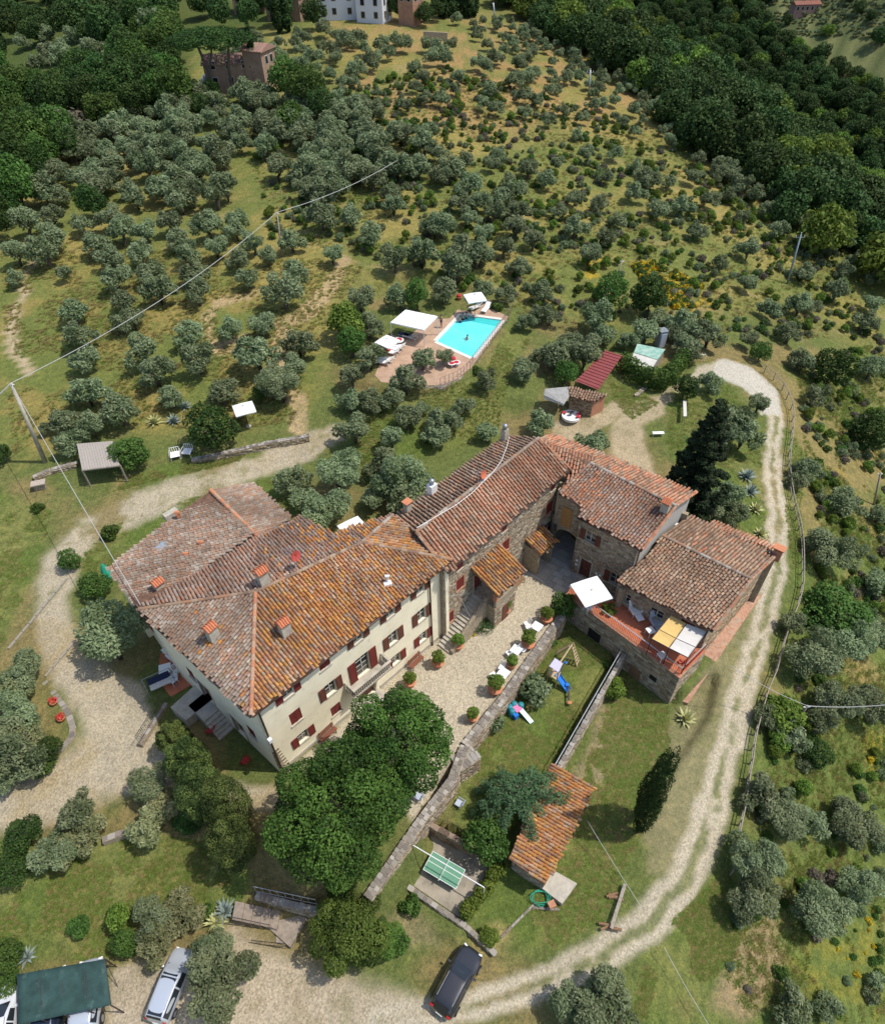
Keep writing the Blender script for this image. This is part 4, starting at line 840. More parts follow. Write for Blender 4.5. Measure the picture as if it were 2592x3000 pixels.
# ================================================================ RIGHT BLOCK AND TERRACE
kr = 41.7 / 43
rr1, rr2 = P(1939, 1570, kz(4.5, kr)), P(2200, 1698, kz(4.5, kr)); ra_, rb_ = P(1807, 1698, kz(3, kr)), P(2089, 1847, kz(3, kr)); rc, rd = P(2019, 1515, kz(3.4, kr)), P(2278, 1622, kz(3.4, kr))
PLR = plane3(rr1, rr2, ra_)
right = thing('terrace_house', 'low stone house with brown tiled gable roof above the terracotta terrace', 'house', ((ra_[0] + rd[0]) / 2, (ra_[1] + rd[1]) / 2, 0))
roof_face(right, [ra_, rb_, rr2, rr1, P(*cq(760, 750), rr1[2] - .6), P(*cq(680, 790), rr1[2] - 1.05)], 'brown', seed=61, rowdir=ra_ - rr1, sp=.25, ex=.33)
roof_face(right, [rr1, rr2, rd, P(*cq(1590, 720), rd[2]), P(*cq(1170, 522), rd[2]), rc], 'brown', seed=62, rowdir=rd - rr2, sp=.27, ex=.36, lichen=(.5, lambda x, y, r: r < .5, 'salmon'))
b3, b4 = P(*cq(1200, 497), rd[2] - .5), P(*cq(1650, 672), rd[2] - .5)
roof_face(right, [P(*cq(1180, 530), rd[2] - .3), P(*cq(1620, 715), rd[2] - .3), b4 + [0, 0, -.2], b3 + [0, 0, -.2]], 'salmon', seed=63, rowdir=rd - rr2, sp=.27, ex=.36)
ridge_tiles(right, rr1, rr2, 'grey', .16, seed=12)
for a, b in ((rr2, rb_), (rr2, rd)): ridge_tiles(right, a, b, 'salmon', .13, seed=13)
TZ = 1.3
fR = Frame(ra_, rb_, .4); rw_ = [(3.55, 2.35, 1.1, 1.0, 'none'), (.9, 2.3, .8, 1.0, 'none')]; rh_ = [hole(*q[:4]) for q in rw_] + [(5.4, 6.5, TZ + .02, TZ + 2.1)]
wall(fR, 'wall', M_STONE, right, 0, fR.L - .3, -3.8, ra_[2] - .08, rh_); stones(fR, right, .02, fR.L - .3, TZ, ra_[2] - .2, rh_, seed=38)
for q in rw_: window(fR, right, *q[:4], q[4], M_SHUTB)
door(fR, right, 5.95, TZ + .02, 1.1, 2.05, M_SHUTB)
f_ = Frame(rb_, rd, .35); g_ = MB(); n3 = f_.n * -.35
GE = f_
wall(GE, 'wall', M_STONE, right, 0.3, f_.L, -4.2, rb_[2] - .25); stones(GE, right, .3, f_.L, -3.6, rb_[2] - .3, (), seed=39, size=(.5, .16), tint=(1.05, .95, .85))
g_.add([rb_ + n3 * .9 - [0, 0, .12], rr2 + n3 * .9 - [0, 0, .14], rd + n3 * .9 - [0, 0, .12], [*(rd + n3 * .9)[:2], 2.5], [*(rb_ + n3 * .9)[:2], 2.5]], [(0, 4, 3, 2, 1)]); g_.build('gable', M_STONE, right)
for a, b, zz in ((rd, rc, rc[2] - .3), (rc, ra_, 3.6)): f_ = Frame(a, b, .35); wall(f_, 'wall', M_STONE, right, 0, f_.L, -2, zz)
chimney(right, PP(2274, 1625, plane3(rr1, rr2, rd)), fR.rz, .7, .5, .6, M_BRICK, 'slab')
gutter(right, ra_, rb_)
# brick ledge running along the foot of the gable wall
lg = MB(); lq = [G(2232, 1742), G(2120, 1905), G(2012, 2066), G(1968, 2052), G(2080, 1880), G(2150, 1790)]; [lg.slab([lq[i] + [0, 0, .3] for i in k], .8) for k in ((0, 1, 4, 5), (1, 2, 3, 4))]; lg.build('brick_ledge', plain('ledge_brick', (.40, .22, .14), .9, .3, 4, .4, stain=(2., (.35, .28, .2), .5)), right)
# terrace
t0 = P(1661, 1742, TZ); t1 = P(1990, 1984, TZ); tb = Frame(t0, t1)
c4 = fR.W(fR.L + .05, .0, 0)
TP = [t0[:2], t1[:2], c4[:2] + fR.n[:2] * .0, fR.W(0, 0.01, 0)[:2], fR.W(0, 1.1, 0)[:2] - fR.t[:2] * .9, P(1672, 1712, TZ)[:2]]
terr = MB().prism([tuple(q) for q in TP], -3.7, TZ - .13); terr.build('terrace_base', M_STONE, right)
mt_, n_, b_ = newmat('terracotta_paving'); br = N(n_, 'ShaderNodeTexBrick'); br.inputs['Scale'].default_value = 3.6; br.inputs['Color1'].default_value = (.52, .17, .085, 1); br.inputs['Color2'].default_value = (.44, .14, .07, 1); br.inputs['Mortar'].default_value = (.30, .14, .09, 1); br.inputs['Mortar Size'].default_value = .012; br.inputs['Brick Width'].default_value = .6
tc_ = N(n_, 'ShaderNodeTexCoord'); mp_ = N(n_, 'ShaderNodeMapping'); mp_.inputs['Rotation'].default_value = (0, 0, -tb.rz); n_.links.new(tc_.outputs['Object'], mp_.inputs[0]); n_.links.new(mp_.outputs[0], br.inputs['Vector'])
t__ = noise(n_, 1.3, 6); r__ = ramp(n_, t__.outputs[0], [(.3, (.8,) * 3), (.7, (1.15,) * 3)]); n_.links.new(mixc(n_, br.outputs[0], r__.outputs[0], 1., 'MULTIPLY'), b_.inputs['Base Color']); b_.inputs['Roughness'].default_value = .8
tf_ = MB().prism([tuple(q) for q in TP], TZ - .129, TZ); tf_.build('terrace_floor', mt_, right)
stones(tb, right, 0, tb.L, -3.5, TZ - .2, [(2.6, 3.8, -3, -.6)], seed=40, size=(.5, .22)); bw = MB(); tb.box(bw, 2.6, 3.8, .0, .03, -2.9, -.6); bw.build('cellar_opening', M_DARK, right)
w2 = MB(); tb.box(w2, 8.6, 9.2, .01, .06, -1.2, -.7); w2.build('cellar_window', M_DARK, right); w2 = MB(); tb.box(w2, 8.45, 9.35, .0, .045, -1.35, -1.22); w2.build('sill', M_CONC, right)
w2 = MB(); tb.box(w2, 6.9, 7.9, .0, .05, -3.2, -1.2, (.3, .2, .12)); w2.build('cellar_door', M_WOOD, right)
te = Frame(t1, c4); stones(te, right, 0, te.L, -3.7, TZ - .1, (), seed=43, size=(.5, .16))
cp = MB(); tb.box(cp, -.1, tb.L + .1, -.25, .12, TZ + .001, TZ + .07); cp.build('terrace_coping', M_BRICK, right)
# railing on the terrace front and end
ra = thing('terrace_railing', 'red and grey metal railing along the front edge of the terracotta terrace', 'railing', tuple(tb.W(tb.L / 2, -.1, TZ)))
L0 = np.array(ra.location)
M_RED = plain('red_metal', (.42, .06, .04), .5, .15); M_GALV = plain('galvanised', (.50, .52, .54), .4, .15, 5, metal=.5)
tr = MB(); tr.tube([tb.W(0, -.08, TZ + 1.02) - L0, tb.W(tb.L - .1, -.08, TZ + 1.02) - L0, te.W(te.L - .3, -.1, TZ + 1.02) - L0], .045, 6); tr.build('handrail', M_GALV, ra)
tr = MB(); tr.tube([tb.W(0, -.08, TZ + .15) - L0, tb.W(tb.L - .1, -.08, TZ + .15) - L0, te.W(te.L - .3, -.1, TZ + .15) - L0], .02, 5); tr.build('bottom_rail', M_RED, ra)
bme = MB().tube([(0, 0, .15), (0, 0, 1.0)], .016, 4).mesh('railing_bar', M_RED)
for i in range(int(tb.L / .15)): link('railing_bar', bme, ra, tb.W(.1 + i * .15, -.08, TZ) - L0)
for i in range(int(te.L / .15)): link('railing_bar', bme, ra, te.W(.1 + i * .15, -.1, TZ) - L0)
settle(right)
# ================================================================ GARDEN WALLS AND GROUND WORKS
def xy(px, py, z): return P(px, py, z)
COPE = {}
def garden_wall(name, label, pts, thick=.5, seed=1, cope='stone', cat='wall', tint=(1, 1, 1), mat=None, rough=True, inner=False, step=.55):
    """pts: (px, py, ztop, zbottom) along the top outer edge"""
    W3 = [P(q[0], q[1], q[2]) for q in pts]; c = W3[len(W3) // 2]; t = thing(name, label, cat, (c[0], c[1], pts[0][3])); rr = random.Random(seed)
    for i in range(len(W3) - 1):
        a, b = W3[i], W3[i + 1]; f = Frame(a, b); za, zb_ = pts[i][2], pts[i + 1][2]; ba, bb = pts[i][3], pts[i + 1][3]
        p = [f.W(0, 0, 0), f.W(f.L, 0, 0), f.W(f.L, -thick, 0), f.W(0, -thick, 0)]
        MB().prism([tuple(q[:2]) for q in p], [ba, bb, bb, ba], [za, zb_, zb_, za]).build('wall_body', mat or M_STONE, t)
        if rough: stones(f, t, 0, f.L, min(ba, bb), min(za, zb_) - .02, seed=seed + i, size=(.42, .2), tint=tint)
        if cope:
            rows_ = 2 if thick > .45 else 1
            for rw in range(rows_):
                u = 0.
                while u < f.L - .1:
                    sw_ = step * rr.uniform(.5, 1.0) * (.72 if rows_ == 2 else 1); tw = thick / rows_
                    key = (rr.randrange(14), rows_, name)
                    if key not in COPE:
                        mb = MB(); cl = rr.choice(STONECOLS); kk = rr.uniform(.8, 1.15); g_ = sum(cl) / 3
                        pl = [(.5 * cos(a_) * rr.uniform(.86, 1.04) / max(abs(cos(a_)), abs(sin(a_)), .78), .5 * sin(a_) * rr.uniform(.86, 1.04) / max(abs(cos(a_)), abs(sin(a_)), .78)) for a_ in (.6, .95, 2.2, 2.55, 3.75, 4.1, 5.35, 5.7)]
                        mb.prism(pl, 0, 1., tuple((v * .5 + g_ * .5) * kk * .92 * w_ for v, w_ in zip(cl, tint))); COPE[key] = mb.mesh('coping_stone', M_STONEF)
                    o = link('coping_stone', COPE[key], t); w_ = min(1, (u + sw_ / 2) / f.L); q = f.W(u + sw_ / 2, -tw * (rw + .5) + rr.uniform(-.02, .02), za + (zb_ - za) * w_ - .02)
                    o.location = q; o.rotation_euler = (0, 0, f.rz + rr.uniform(-.12, .12)); o.scale = (sw_ * .97, tw * rr.uniform(.9, 1.1), rr.uniform(.04, .09)); u += sw_
    settle(t); return t
garden_wall('retaining_wall', 'long rubble retaining wall with flat coping between gravel courtyard and play lawn', [(1088, 2640, .35, -3.3), (1192, 2488, .35, -2.8), (1252, 2400, .35, -2.7), (1335, 2292, .35, -2.2), (1372, 2190, .35, -1.9), (1492, 2040, .35, -1.9), (1655, 1808, .35, -1.9), (1668, 1770, .35, -1.9)], .62, 3)
garden_wall('garden_wall', 'grey rendered sloping wall with a metal rail between the two lower gardens', [(1618, 2292, -.75, -3.1), (1700, 2150, -.6, -3.1), (1838, 1908, -.45, -3.1)], .30, 4, 'stone', tint=(.95, .98, 1.0), mat=M_CONC)
rl = thing('wall_rail', 'thin grey metal rail along the top of the rendered garden wall', 'railing', tuple(P(1700, 2100, -.5)))
L0 = np.array(rl.location); a, b = P(1600, 2285, -.2), P(1828, 1888, .05); MB().tube([a - L0, b - L0], .035, 6).build('handrail', M_GALV, rl)
pm = MB().tube([(0, 0, -.5), (0, 0, 0)], .02, 5).mesh('rail_post', M_GALV)
for i in range(9): link('rail_post', pm, rl, a + (b - a) * (i + .1) / 8.3 - L0)
garden_wall('stone_pier', 'broad flat-topped stone block beside the retaining wall, above the weeping cedar', [(1350, 2262, .1, -2.6), (1408, 2222, .1, -2.6)], 1.3, 6)
garden_wall('back_wall', 'brown stone wall behind the table tennis court', [(1243, 2415, -1.2, -2.8), (1385, 2492, -1.2, -2.8)], .35, 7, tint=(.8, .65, .55))
garden_wall('court_wall', 'low stone wall along the front of the table tennis court and grass', [(1160, 2580, -2.2, -3.3), (1235, 2635, -2.25, -3.3), (1361, 2722, -2.4, -3.3), (1440, 2795, -2.6, -3.4)], .32, 8)
garden_wall('garden_edge', 'narrow stone edging running diagonally over the dry lawn below the shed', [(1468, 2750, -2.85, -3.1), (1556, 2662, -2.7, -3.), (1632, 2668, -2.6, -2.9)], .14, 9, rough=False)
garden_wall('terrace_wall', 'low dry stone wall beside the track under the white parasol', [(560, 1352, 1.0, -.2), (660, 1330, 1.35, 0), (780, 1302, 1.5, .1), (905, 1280, 1.6, .3)], .5, 10)
garden_wall('shade_wall', 'short stone wall behind the stone bench at the left edge of the olive grove', [(98, 1400, 1.3, .2), (150, 1378, 1.4, .2), (222, 1360, 1.5, .3)], .45, 11)
garden_wall('drive_kerb', 'curved stone kerb with flower pots round the left flower bed', [(100, 2262, .2, -.5), (192, 2192, .22, -.4), (219, 2160, .24, -.3), (223, 2128, .25, -.2), (208, 2082, .25, -.2), (170, 2028, .25, -.2), (137, 1989, .25, -.2)][::-1][::-1], .42, 12, rough=False)
garden_wall('lawn_wall', 'pale stone edging at the lower edge of the drive beside the olives', [(300, 2470, -.5, -1.6), (345, 2452, -.4, -1.6), (400, 2440, -.4, -1.6)], .4, 13, rough=False)
garden_wall('stair_wall', 'stone retaining wall with metal railing above the garden steps', [(745, 2632, -1.2, -3.), (830, 2655, -1.1, -3.), (930, 2678, -1.0, -3.)], .4, 14)
garden_wall('pool_wall', 'curved dry stone retaining wall below the pool terrace', [(1236, 1137, 2.85, .9), (1300, 1134, 2.85, .9), (1345, 1113, 2.85, .9), (1374, 1082, 2.85, .9), (1392, 1062, 2.85, .9), (1440, 998, 2.85, 1.3), (1492, 930, 2.85, 1.6)], .4, 15, step=.8)
# stone slabs in front of the archway
pv = bpy.data.objects.new('stone_paving', MB().prism([tuple(P(*q, 0)[:2]) for q in [(1478, 1742), (1512, 1710), (1590, 1640), (1610, 1585), (1640, 1540), (1690, 1590), (1700, 1660), (1800, 1700), (1820, 1760), (1770, 1790), (1690, 1760), (1660, 1768), (1558, 1682)]], -.05, .03).mesh('stone_paving', M_CONC)); COL.objects.link(pv); pv['kind'] = 'structure'
slabpoly = [tuple(P(*q, 0)[:2]) for q in [(1478, 1742), (1512, 1710), (1590, 1640), (1600, 1600), (1640, 1560), (1690, 1600), (1700, 1660), (1800, 1700), (1820, 1760), (1770, 1790), (1690, 1760), (1660, 1768), (1558, 1682)]]
fp_ = Frame(P(1558, 1682, 0), P(1668, 1742, 0)); sm = {}
for i in range(-9, 16):
    for j in range(-12, 10):
        p = fp_.W(i * .92 + (j % 2) * .4, j * .62, 0)
        if inpoly(np.array([p[0]]), np.array([p[1]]), slabpoly)[0]:
            key = random.randrange(5)
            if key not in sm: g_ = random.uniform(.34, .46); sm[key] = MB().box((0, 0, 0), (.89, .595, .03), 0, (g_, g_ * .95, g_ * .84)).mesh('paving_slab', M_STONEF)
            o = link('paving_slab', sm[key], pv, (p[0], p[1], .045 + random.uniform(0, .004)), fp_.rz)
# court floor
cf_ = link('court_floor', MB().prism([tuple(P(*q, -2.55)[:2]) for q in [(1250, 2425), (1385, 2492), (1440, 2560), (1350, 2690), (1175, 2570)]], -2.75, -2.55).mesh('court_floor', plain('court_concrete', (.30, .26, .20), .9, .25, 1.2, .3, stain=(2, (.18, .16, .12), .55)))); cf_['kind'] = 'structure'
# broad garden steps
gs = thing('garden_steps', 'two broad flights of stone garden steps with iron railings below the big trees', 'steps', tuple(P(760, 2700, -2)))
L0 = np.array(gs.location)
def stepquad(q, z, name='step', th=.35):
    pts = [P(a, b, z) - L0 for a, b in q]; MB().slab(pts, th).build(name, plain('brown_stone_step', (.27, .22, .17), .9, .25, 3, .4), gs)
SZ = max(G(700, 2660)[2] + .2, G(790, 2690)[2] + .75)
for i in range(5):
    x0 = 690 + i * 26; stepquad([(x0, 2640 + i * 6), (x0 + 27, 2645 + i * 6), (x0 + 18, 2700 + i * 6), (x0 - 10, 2694 + i * 5)], SZ - i * .16, th=1.2)
stepquad([(820, 2662), (900, 2690), (850, 2775), (790, 2722)], SZ - .8, 'landing', 1.2)
for i in range(4): x0 = 838 - i * 24; stepquad([(x0 - 26, 2718 - i * 1), (x0, 2722), (x0 - 2, 2768), (x0 - 30, 2762 - i * 2)], SZ - .96 - i * .14, th=1.0)
def railing(t, L0, pts, h=.9, mat=M_IRON, step=.14, r=.012):
    for a, b in zip(pts[:-1], pts[1:]):
        a = np.array(a, float); b = np.array(b, float); MB().tube([a + [0, 0, h] - L0, b + [0, 0, h] - L0], .022, 5).build('handrail', mat, t); MB().tube([a + [0, 0, .1] - L0, b + [0, 0, .1] - L0], .015, 5).build('bottom_rail', mat, t)
        n_ = max(2, int(np.linalg.norm(b - a) / step)); bm = MB().tube([(0, 0, 0), (0, 0, h)], r, 4).mesh('railing_bar', mat)
        for i in range(n_ + 1): link('railing_bar', bm, t, a + (b - a) * i / n_ - L0)
railing(gs, L0, [P(682, 2697, SZ), P(800, 2722, SZ - .7)]); railing(gs, L0, [P(745, 2766, SZ - 1.4), P(845, 2776, SZ - .9)])
rl = thing('railing', 'grey metal railing on the wall behind the garden steps', 'railing', tuple(P(830, 2640, -1))); L0 = np.array(rl.location); railing(rl, L0, [P(752, 2612, -1.1), P(930, 2650, -1.)], 1., M_GALV, .5, .018)
rl = thing('railing', 'black iron railing on the low pale wall beside the drive', 'railing', tuple(P(450, 2110, .4))); L0 = np.array(rl.location); railing(rl, L0, [P(410, 2178, .4), P(486, 2052, .4)], 1.)
garden_wall('low_wall', 'low pale wall under the black iron railing beside the drive', [(415, 2182, .4, -.2), (492, 2060, .4, -.2)], .35, 16, rough=False)
# house side terrace
pt = link('patio', MB().prism([tuple(P(*q, .1)[:2]) for q in [(470, 1915), (528, 1880), (590, 1990), (500, 2040), (462, 1990)]], -.3, .06).mesh('patio', mt_)); pt['kind'] = 'structure'
pb = thing('side_platform', 'pale concrete platform and steps beside the shaded side wall', 'platform', tuple(P(560, 2040, 0))); L0 = np.array(pb.location)
MB().slab([P(585, 1995, 1.) - L0, P(500, 2072, 1.) - L0, P(545, 2110, 1.) - L0, P(640, 2035, 1.) - L0], 1.2).build('platform_slab', M_CONC, pb)
for a, b in (((27, 1903), (199, 1696)), ((135, 1985), (219, 1883))):
    t = thing('drain_channel', 'straight stone drainage strip crossing the gravel drive, ' + ('the longer one higher up the slope' if a[0] < 50 else 'the shorter one nearer the flower bed'), 'drain', tuple(G(*a)), group='drainage strips across the drive'); L0 = np.array(t.location); A0, B0 = G(*a) - L0, G(*b) - L0
    n_ = int(np.linalg.norm(B0 - A0) / .8); 
    for i in range(n_): p0 = A0 + (B0 - A0) * (i + .03) / n_; p1 = A0 + (B0 - A0) * (i + .97) / n_; MB().beam(p0 + [0, 0, .06], p1 + [0, 0, .06], .16, .14, (.30, .27, .22)).build('kerb_stone', M_STONEF, t)
# ================================================================ POOL
PZ = 2.9
pq = [(1352, 922), (1470, 938), (1384, 1048), (1278, 1000)]; pw_ = [P(*q, PZ) for q in pq]; pc = sum(pw_) / 4
pool = thing('swimming_pool', 'rectangular turquoise swimming pool with pale coping', 'pool', (pc[0], pc[1], PZ)); L0 = np.array(pool.location)
M_POOL, n_, b_ = newmat('pool_water'); t__ = noise(n_, .35, 4); r__ = ramp(n_, t__.outputs[0], [(.3, (.10, .66, .70)), (.7, (.16, .78, .82))]); n_.links.new(r__.outputs[0], b_.inputs['Base Color']); b_.inputs['Roughness'].default_value = .06; b_.inputs['Specular IOR Level'].default_value = .5
t__ = noise(n_, 4, 4); bumpn(n_, b_, t__.outputs[0], .12, .05)
MB().slab([p - L0 - [0, 0, .12] for p in pw_], .05).build('water', M_POOL, pool)
sh = [pw_[0], pw_[1], pw_[1] + (pw_[2] - pw_[1]) * .16, pw_[0] + (pw_[3] - pw_[0]) * .13]; MB().slab([p - L0 - [0, 0, .114] for p in sh], .004).build('deep_end', plain('pool_shelf', (.05, .50, .48), .1, .1), pool)
for i in range(4):
    a, b = pw_[i] - L0, pw_[(i + 1) % 4] - L0; f = Frame(b, a); 
    cw = .42; t = MB(); n_ = max(2, int(f.L / 1.0))
    for k in range(n_): f.box(t, k * f.L / n_ + (.0 if k else -.0), (k + .97) * f.L / n_, -cw - .0, 0, .0, .05) if 0 else None
    for k in range(n_):
        s_ = MB(); f.box(s_, k * f.L / n_ + .01, (k + 1) * f.L / n_ - .01, -.02, cw, -.08, .05); s_.build('coping_slab', plain('pale_coping', (.66, .62, .55), .8, .06), pool)
    t = MB(); f.box(t, -.02, f.L + .02, -.05, .0, -1.6, -.081); f.box(t, -.5, f.L + .5, .3, .5, -1.6, -.1); t.build('pool_wall', plain('pool_lining', (.30, .68, .70), .5, .05), pool)
dk = [(1098, 1100), (1147, 981), (1188, 990), (1278, 925), (1305, 884), (1355, 870), (1440, 880), (1445, 908), (1490, 928), (1392, 1058), (1380, 1078), (1345, 1108), (1300, 1128), (1245, 1130), (1117, 1120)]
DKP = [tuple(P(*q, PZ)[:2]) for q in dk]
mdk, n_, b_ = newmat('deck_paving'); br = N(n_, 'ShaderNodeTexBrick'); br.inputs['Scale'].default_value = 1.6; br.inputs['Color1'].default_value = (.48, .32, .22, 1); br.inputs['Color2'].default_value = (.42, .27, .18, 1); br.inputs['Mortar'].default_value = (.34, .25, .18, 1); br.inputs['Mortar Size'].default_value = .02
tc_ = N(n_, 'ShaderNodeTexCoord'); n_.links.new(tc_.outputs['Object'], br.inputs['Vector']); t__ = noise(n_, .8, 6); r__ = ramp(n_, t__.outputs[0], [(.3, (.8,) * 3), (.7, (1.15,) * 3)]); n_.links.new(mixc(n_, br.outputs[0], r__.outputs[0], 1., 'MULTIPLY'), b_.inputs['Base Color']); b_.inputs['Roughness'].default_value = .85
# deck as a ring around the basin: split in convex strips left / right / top / bottom of the pool
bmk = bmesh.new(); vs = [bmk.verts.new((x, y, 0)) for x, y in DKP]; ed_ = [bmk.edges.new((vs[i], vs[(i + 1) % len(vs)])) for i in range(len(vs))]
vi_ = [bmk.verts.new((p[0] + (p[0] - pc[0]) * .03, p[1] + (p[1] - pc[1]) * .03, 0)) for p in pw_]; ed_ += [bmk.edges.new((vi_[i], vi_[(i + 1) % 4])) for i in range(4)]
bmesh.ops.triangle_fill(bmk, use_beauty=True, use_dissolve=False, edges=ed_, normal=(0, 0, 1)); 
r_ = bmesh.ops.extrude_face_region(bmk, geom=bmk.faces[:]); bmesh.ops.translate(bmk, vec=(0, 0, .12), verts=[v for v in r_['geom'] if isinstance(v, bmesh.types.BMVert)]); bmesh.ops.recalc_face_normals(bmk, faces=bmk.faces[:])
me = bpy.data.meshes.new('pool_deck'); bmk.to_mesh(me); bmk.free(); me.materials.append(mdk); o = link('pool_deck', me, None, (0, 0, PZ - .1)); o['kind'] = 'structure'
fn = thing('pool_fence', 'brown metal fence following the outer edge of the pool terrace', 'fence', tuple(P(1390, 1060, PZ))); L0 = np.array(fn.location)
railing(fn, L0, [P(*q, PZ) for q in [(1290, 1132), (1340, 1112), (1376, 1082), (1386, 1062), (1440, 996), (1488, 932), (1500, 912), (1460, 905)]], 1.1, plain('brown_metal', (.20, .13, .10), .6, .2), .55, .025)
# low left wall box with stone trough
st = thing('stone_bench', 'small stone table beside the short wall at the left', 'table', tuple(G(122, 1432))); MB().box((0, 0, .75), (1.3, .8, .12), .3, (.42, .35, .28)).build('table_top', M_STONEF, st); MB().box((0, 0, .35), (1., .5, .68), .3).build('base', M_STONE, st)
# ================================================================ OUTDOOR FURNITURE AND SMALL THINGS
M_CLOTH = plain('white_canvas', (.80, .79, .76), .9, .04, 2); M_OCHRE = plain('ochre_canvas', (.62, .42, .15), .9, .08, 3); M_GREYC = plain('pale_grey_canvas', (.58, .55, .50), .9, .06, 3)
M_PLW = plain('white_plastic', (.78, .78, .76), .45, .04); M_PLG = plain('grey_plastic', (.42, .46, .52), .5, .06); M_RED2 = plain('red_cushion', (.45, .04, .05), .8, .1); M_BLUE = plain('blue_plastic', (.02, .17, .55), .35, .1); M_PINK = plain('pink_plastic', (.75, .20, .38), .4, .05)
M_TEAL = plain('teal_plastic', (.03, .22, .26), .4, .1); M_MINT = plain('mint_plastic', (.55, .74, .66), .4, .05); M_LILAC = plain('lilac_canvas', (.50, .47, .66), .8, .05); M_PINE = plain('pale_pine', (.42, .32, .19), .8, .2, 6)
M_SKIN = plain('skin', (.42, .25, .17), .6, .1); M_NAVY = plain('navy', (.02, .03, .07), .7, .2); M_BENCH = plain('bench_wood', (.20, .075, .045), .7, .2, 8)
FIRST = {}
def proto(kind, builder, label, cat, loc, rz=0, group=None, s=None):
    """first call builds the thing, later calls copy it"""
    if kind not in FIRST:
        t = thing(kind.split('|')[0], label, cat, (0, 0, 0), 0, group); builder(t); FIRST[kind] = (t, tree_of(t)); t.location = tuple(loc); t.rotation_euler = (0, 0, rz)
        if s: t.scale = (s, s, s)
        return t
    r = dup(FIRST[kind][0], tuple(loc), rz, label, group, None, FIRST[kind][1]); r.scale = (s, s, s) if s else (1, 1, 1); return r
def leg4(t, mat, w, d, h, r=.022, name='leg'):
    for a, b in ((1, 1), (1, -1), (-1, 1), (-1, -1)): MB().tube([(a * w * 1.08, b * d * 1.08, 0), (a * w, b * d, h)], r, 6).build(name, mat, t)
def b_table(mat, size=.72, h=.72):
    def f(t): MB().box((0, 0, h), (size, size, .04)).build('table_top', mat, t, bevel=.01); leg4(t, mat, size * .4, size * .4, h - .02)
    return f
def b_chair(mat, w=.44, arm=False):
    def f(t):
        MB().box((0, 0, .44), (w, w, .035)).build('seat', mat, t, bevel=.01); m = MB()
        for i in range(5): x = -w / 2 + .04 + i * (w - .08) / 4; m.beam((x, -w / 2, .46), (x * 1.02, -w / 2 - .12, .9), .05, .02)
        m.beam((-w / 2, -w / 2 - .12, .9), (w / 2, -w / 2 - .12, .9), .03, .06); m.build('backrest', mat, t)
        leg4(t, mat, w * .45, w * .45, .43, .018)
        if arm:
            for s in (-1, 1): MB().tube([(s * w * .55, w * .45, .0), (s * w * .55, w * .42, .66), (s * w * .55, -w * .55, .68)], .022, 6).build('armrest', mat, t)
    return f
def b_lounger(mat, cush):
    def f(t):
        m = MB(); m.beam((-.3, -.95, .3), (-.3, .95, .3), .05); m.beam((.3, -.95, .3), (.3, .95, .3), .05); m.build('frame', mat, t); leg4(t, mat, .28, .75, .3)
        MB().box((0, .28, .36), (.62, 1.3, .08)).build('mattress', cush, t, bevel=.02)
        m = MB(); m.slab([(-.31, -.36, .42), (.31, -.36, .42), (.31, -.95, .78), (-.31, -.95, .78)], .08); m.build('backrest', cush, t)
    return f
def b_umbrella(sz, h=2.5, sag=.35, mat=None, tilt=0):
    def f(t):
        mat_ = mat or M_CLOTH; n = 8; vs = []; k = sz / 2
        top = (0, 0, h + sag); rim = [(k, -k, h), (k, 0, h + .04), (k, k, h), (0, k, h + .04), (-k, k, h), (-k, 0, h + .04), (-k, -k, h), (0, -k, h + .04)]
        m = MB(); m.add([top] + rim + [(p[0] * .99, p[1] * .99, p[2] - .1) for p in rim], [(0, 1 + (i + 1) % 8, 1 + i) for i in range(8)] + [(1 + i, 1 + (i + 1) % 8, 9 + (i + 1) % 8, 9 + i) for i in range(8)]); c = m.build('canopy', mat_, t)
        mod = c.modifiers.new('thick', 'SOLIDIFY'); mod.thickness = .015
        MB().tube([(0, 0, 0), (0, 0, h + sag + .1)], .03, 8).build('pole', M_WOOD, t); MB().lathe([(.3, 0), (.3, .08), (.06, .12), (.05, .3)], n=12).build('base', M_CONC, t)
        sm__ = MB()
        for p in rim: sm__.tube([(0, 0, h + sag + .012), (p[0], p[1], p[2] + .012)], .012, 4)
        sm__.lathe([(.16, 0), (.1, .05), (.02, .07)], (0, 0, h + sag - .02), 8); sm__.build('seam', M_GREYC, t)
        r = MB()
        for p in rim: r.beam((0, 0, h + sag - .05), (p[0] * .97, p[1] * .97, p[2] - .03), .02)
        r.build('ribs', M_WOOD, t)
    return f
def b_bench(mat):
    def f(t):
        for i in range(4): MB().box((0, -.15 + i * .1, .44), (1.4, .085, .03)).build('seat_slat', mat, t)
        for i in range(3): MB().beam((-.7, -.24 - i * .03, .56 + i * .13), (.7, -.24 - i * .03, .56 + i * .13), .03, .1).build('back_slat', mat, t)
        for s in (-.55, .55):
            m = MB(); m.beam((s, .18, 0), (s, .18, .43), .05); m.beam((s, -.2, 0), (s, -.32, .9), .05); m.beam((s, -.22, .41), (s, .2, .41), .05); m.build('bench_leg', M_IRON, t)
    return f
Z1 = lambda px, py, z: tuple(P(px, py, z))
E2 = lambda x, y: (1150 + x / 2.557, 1600 + y / 2.557)
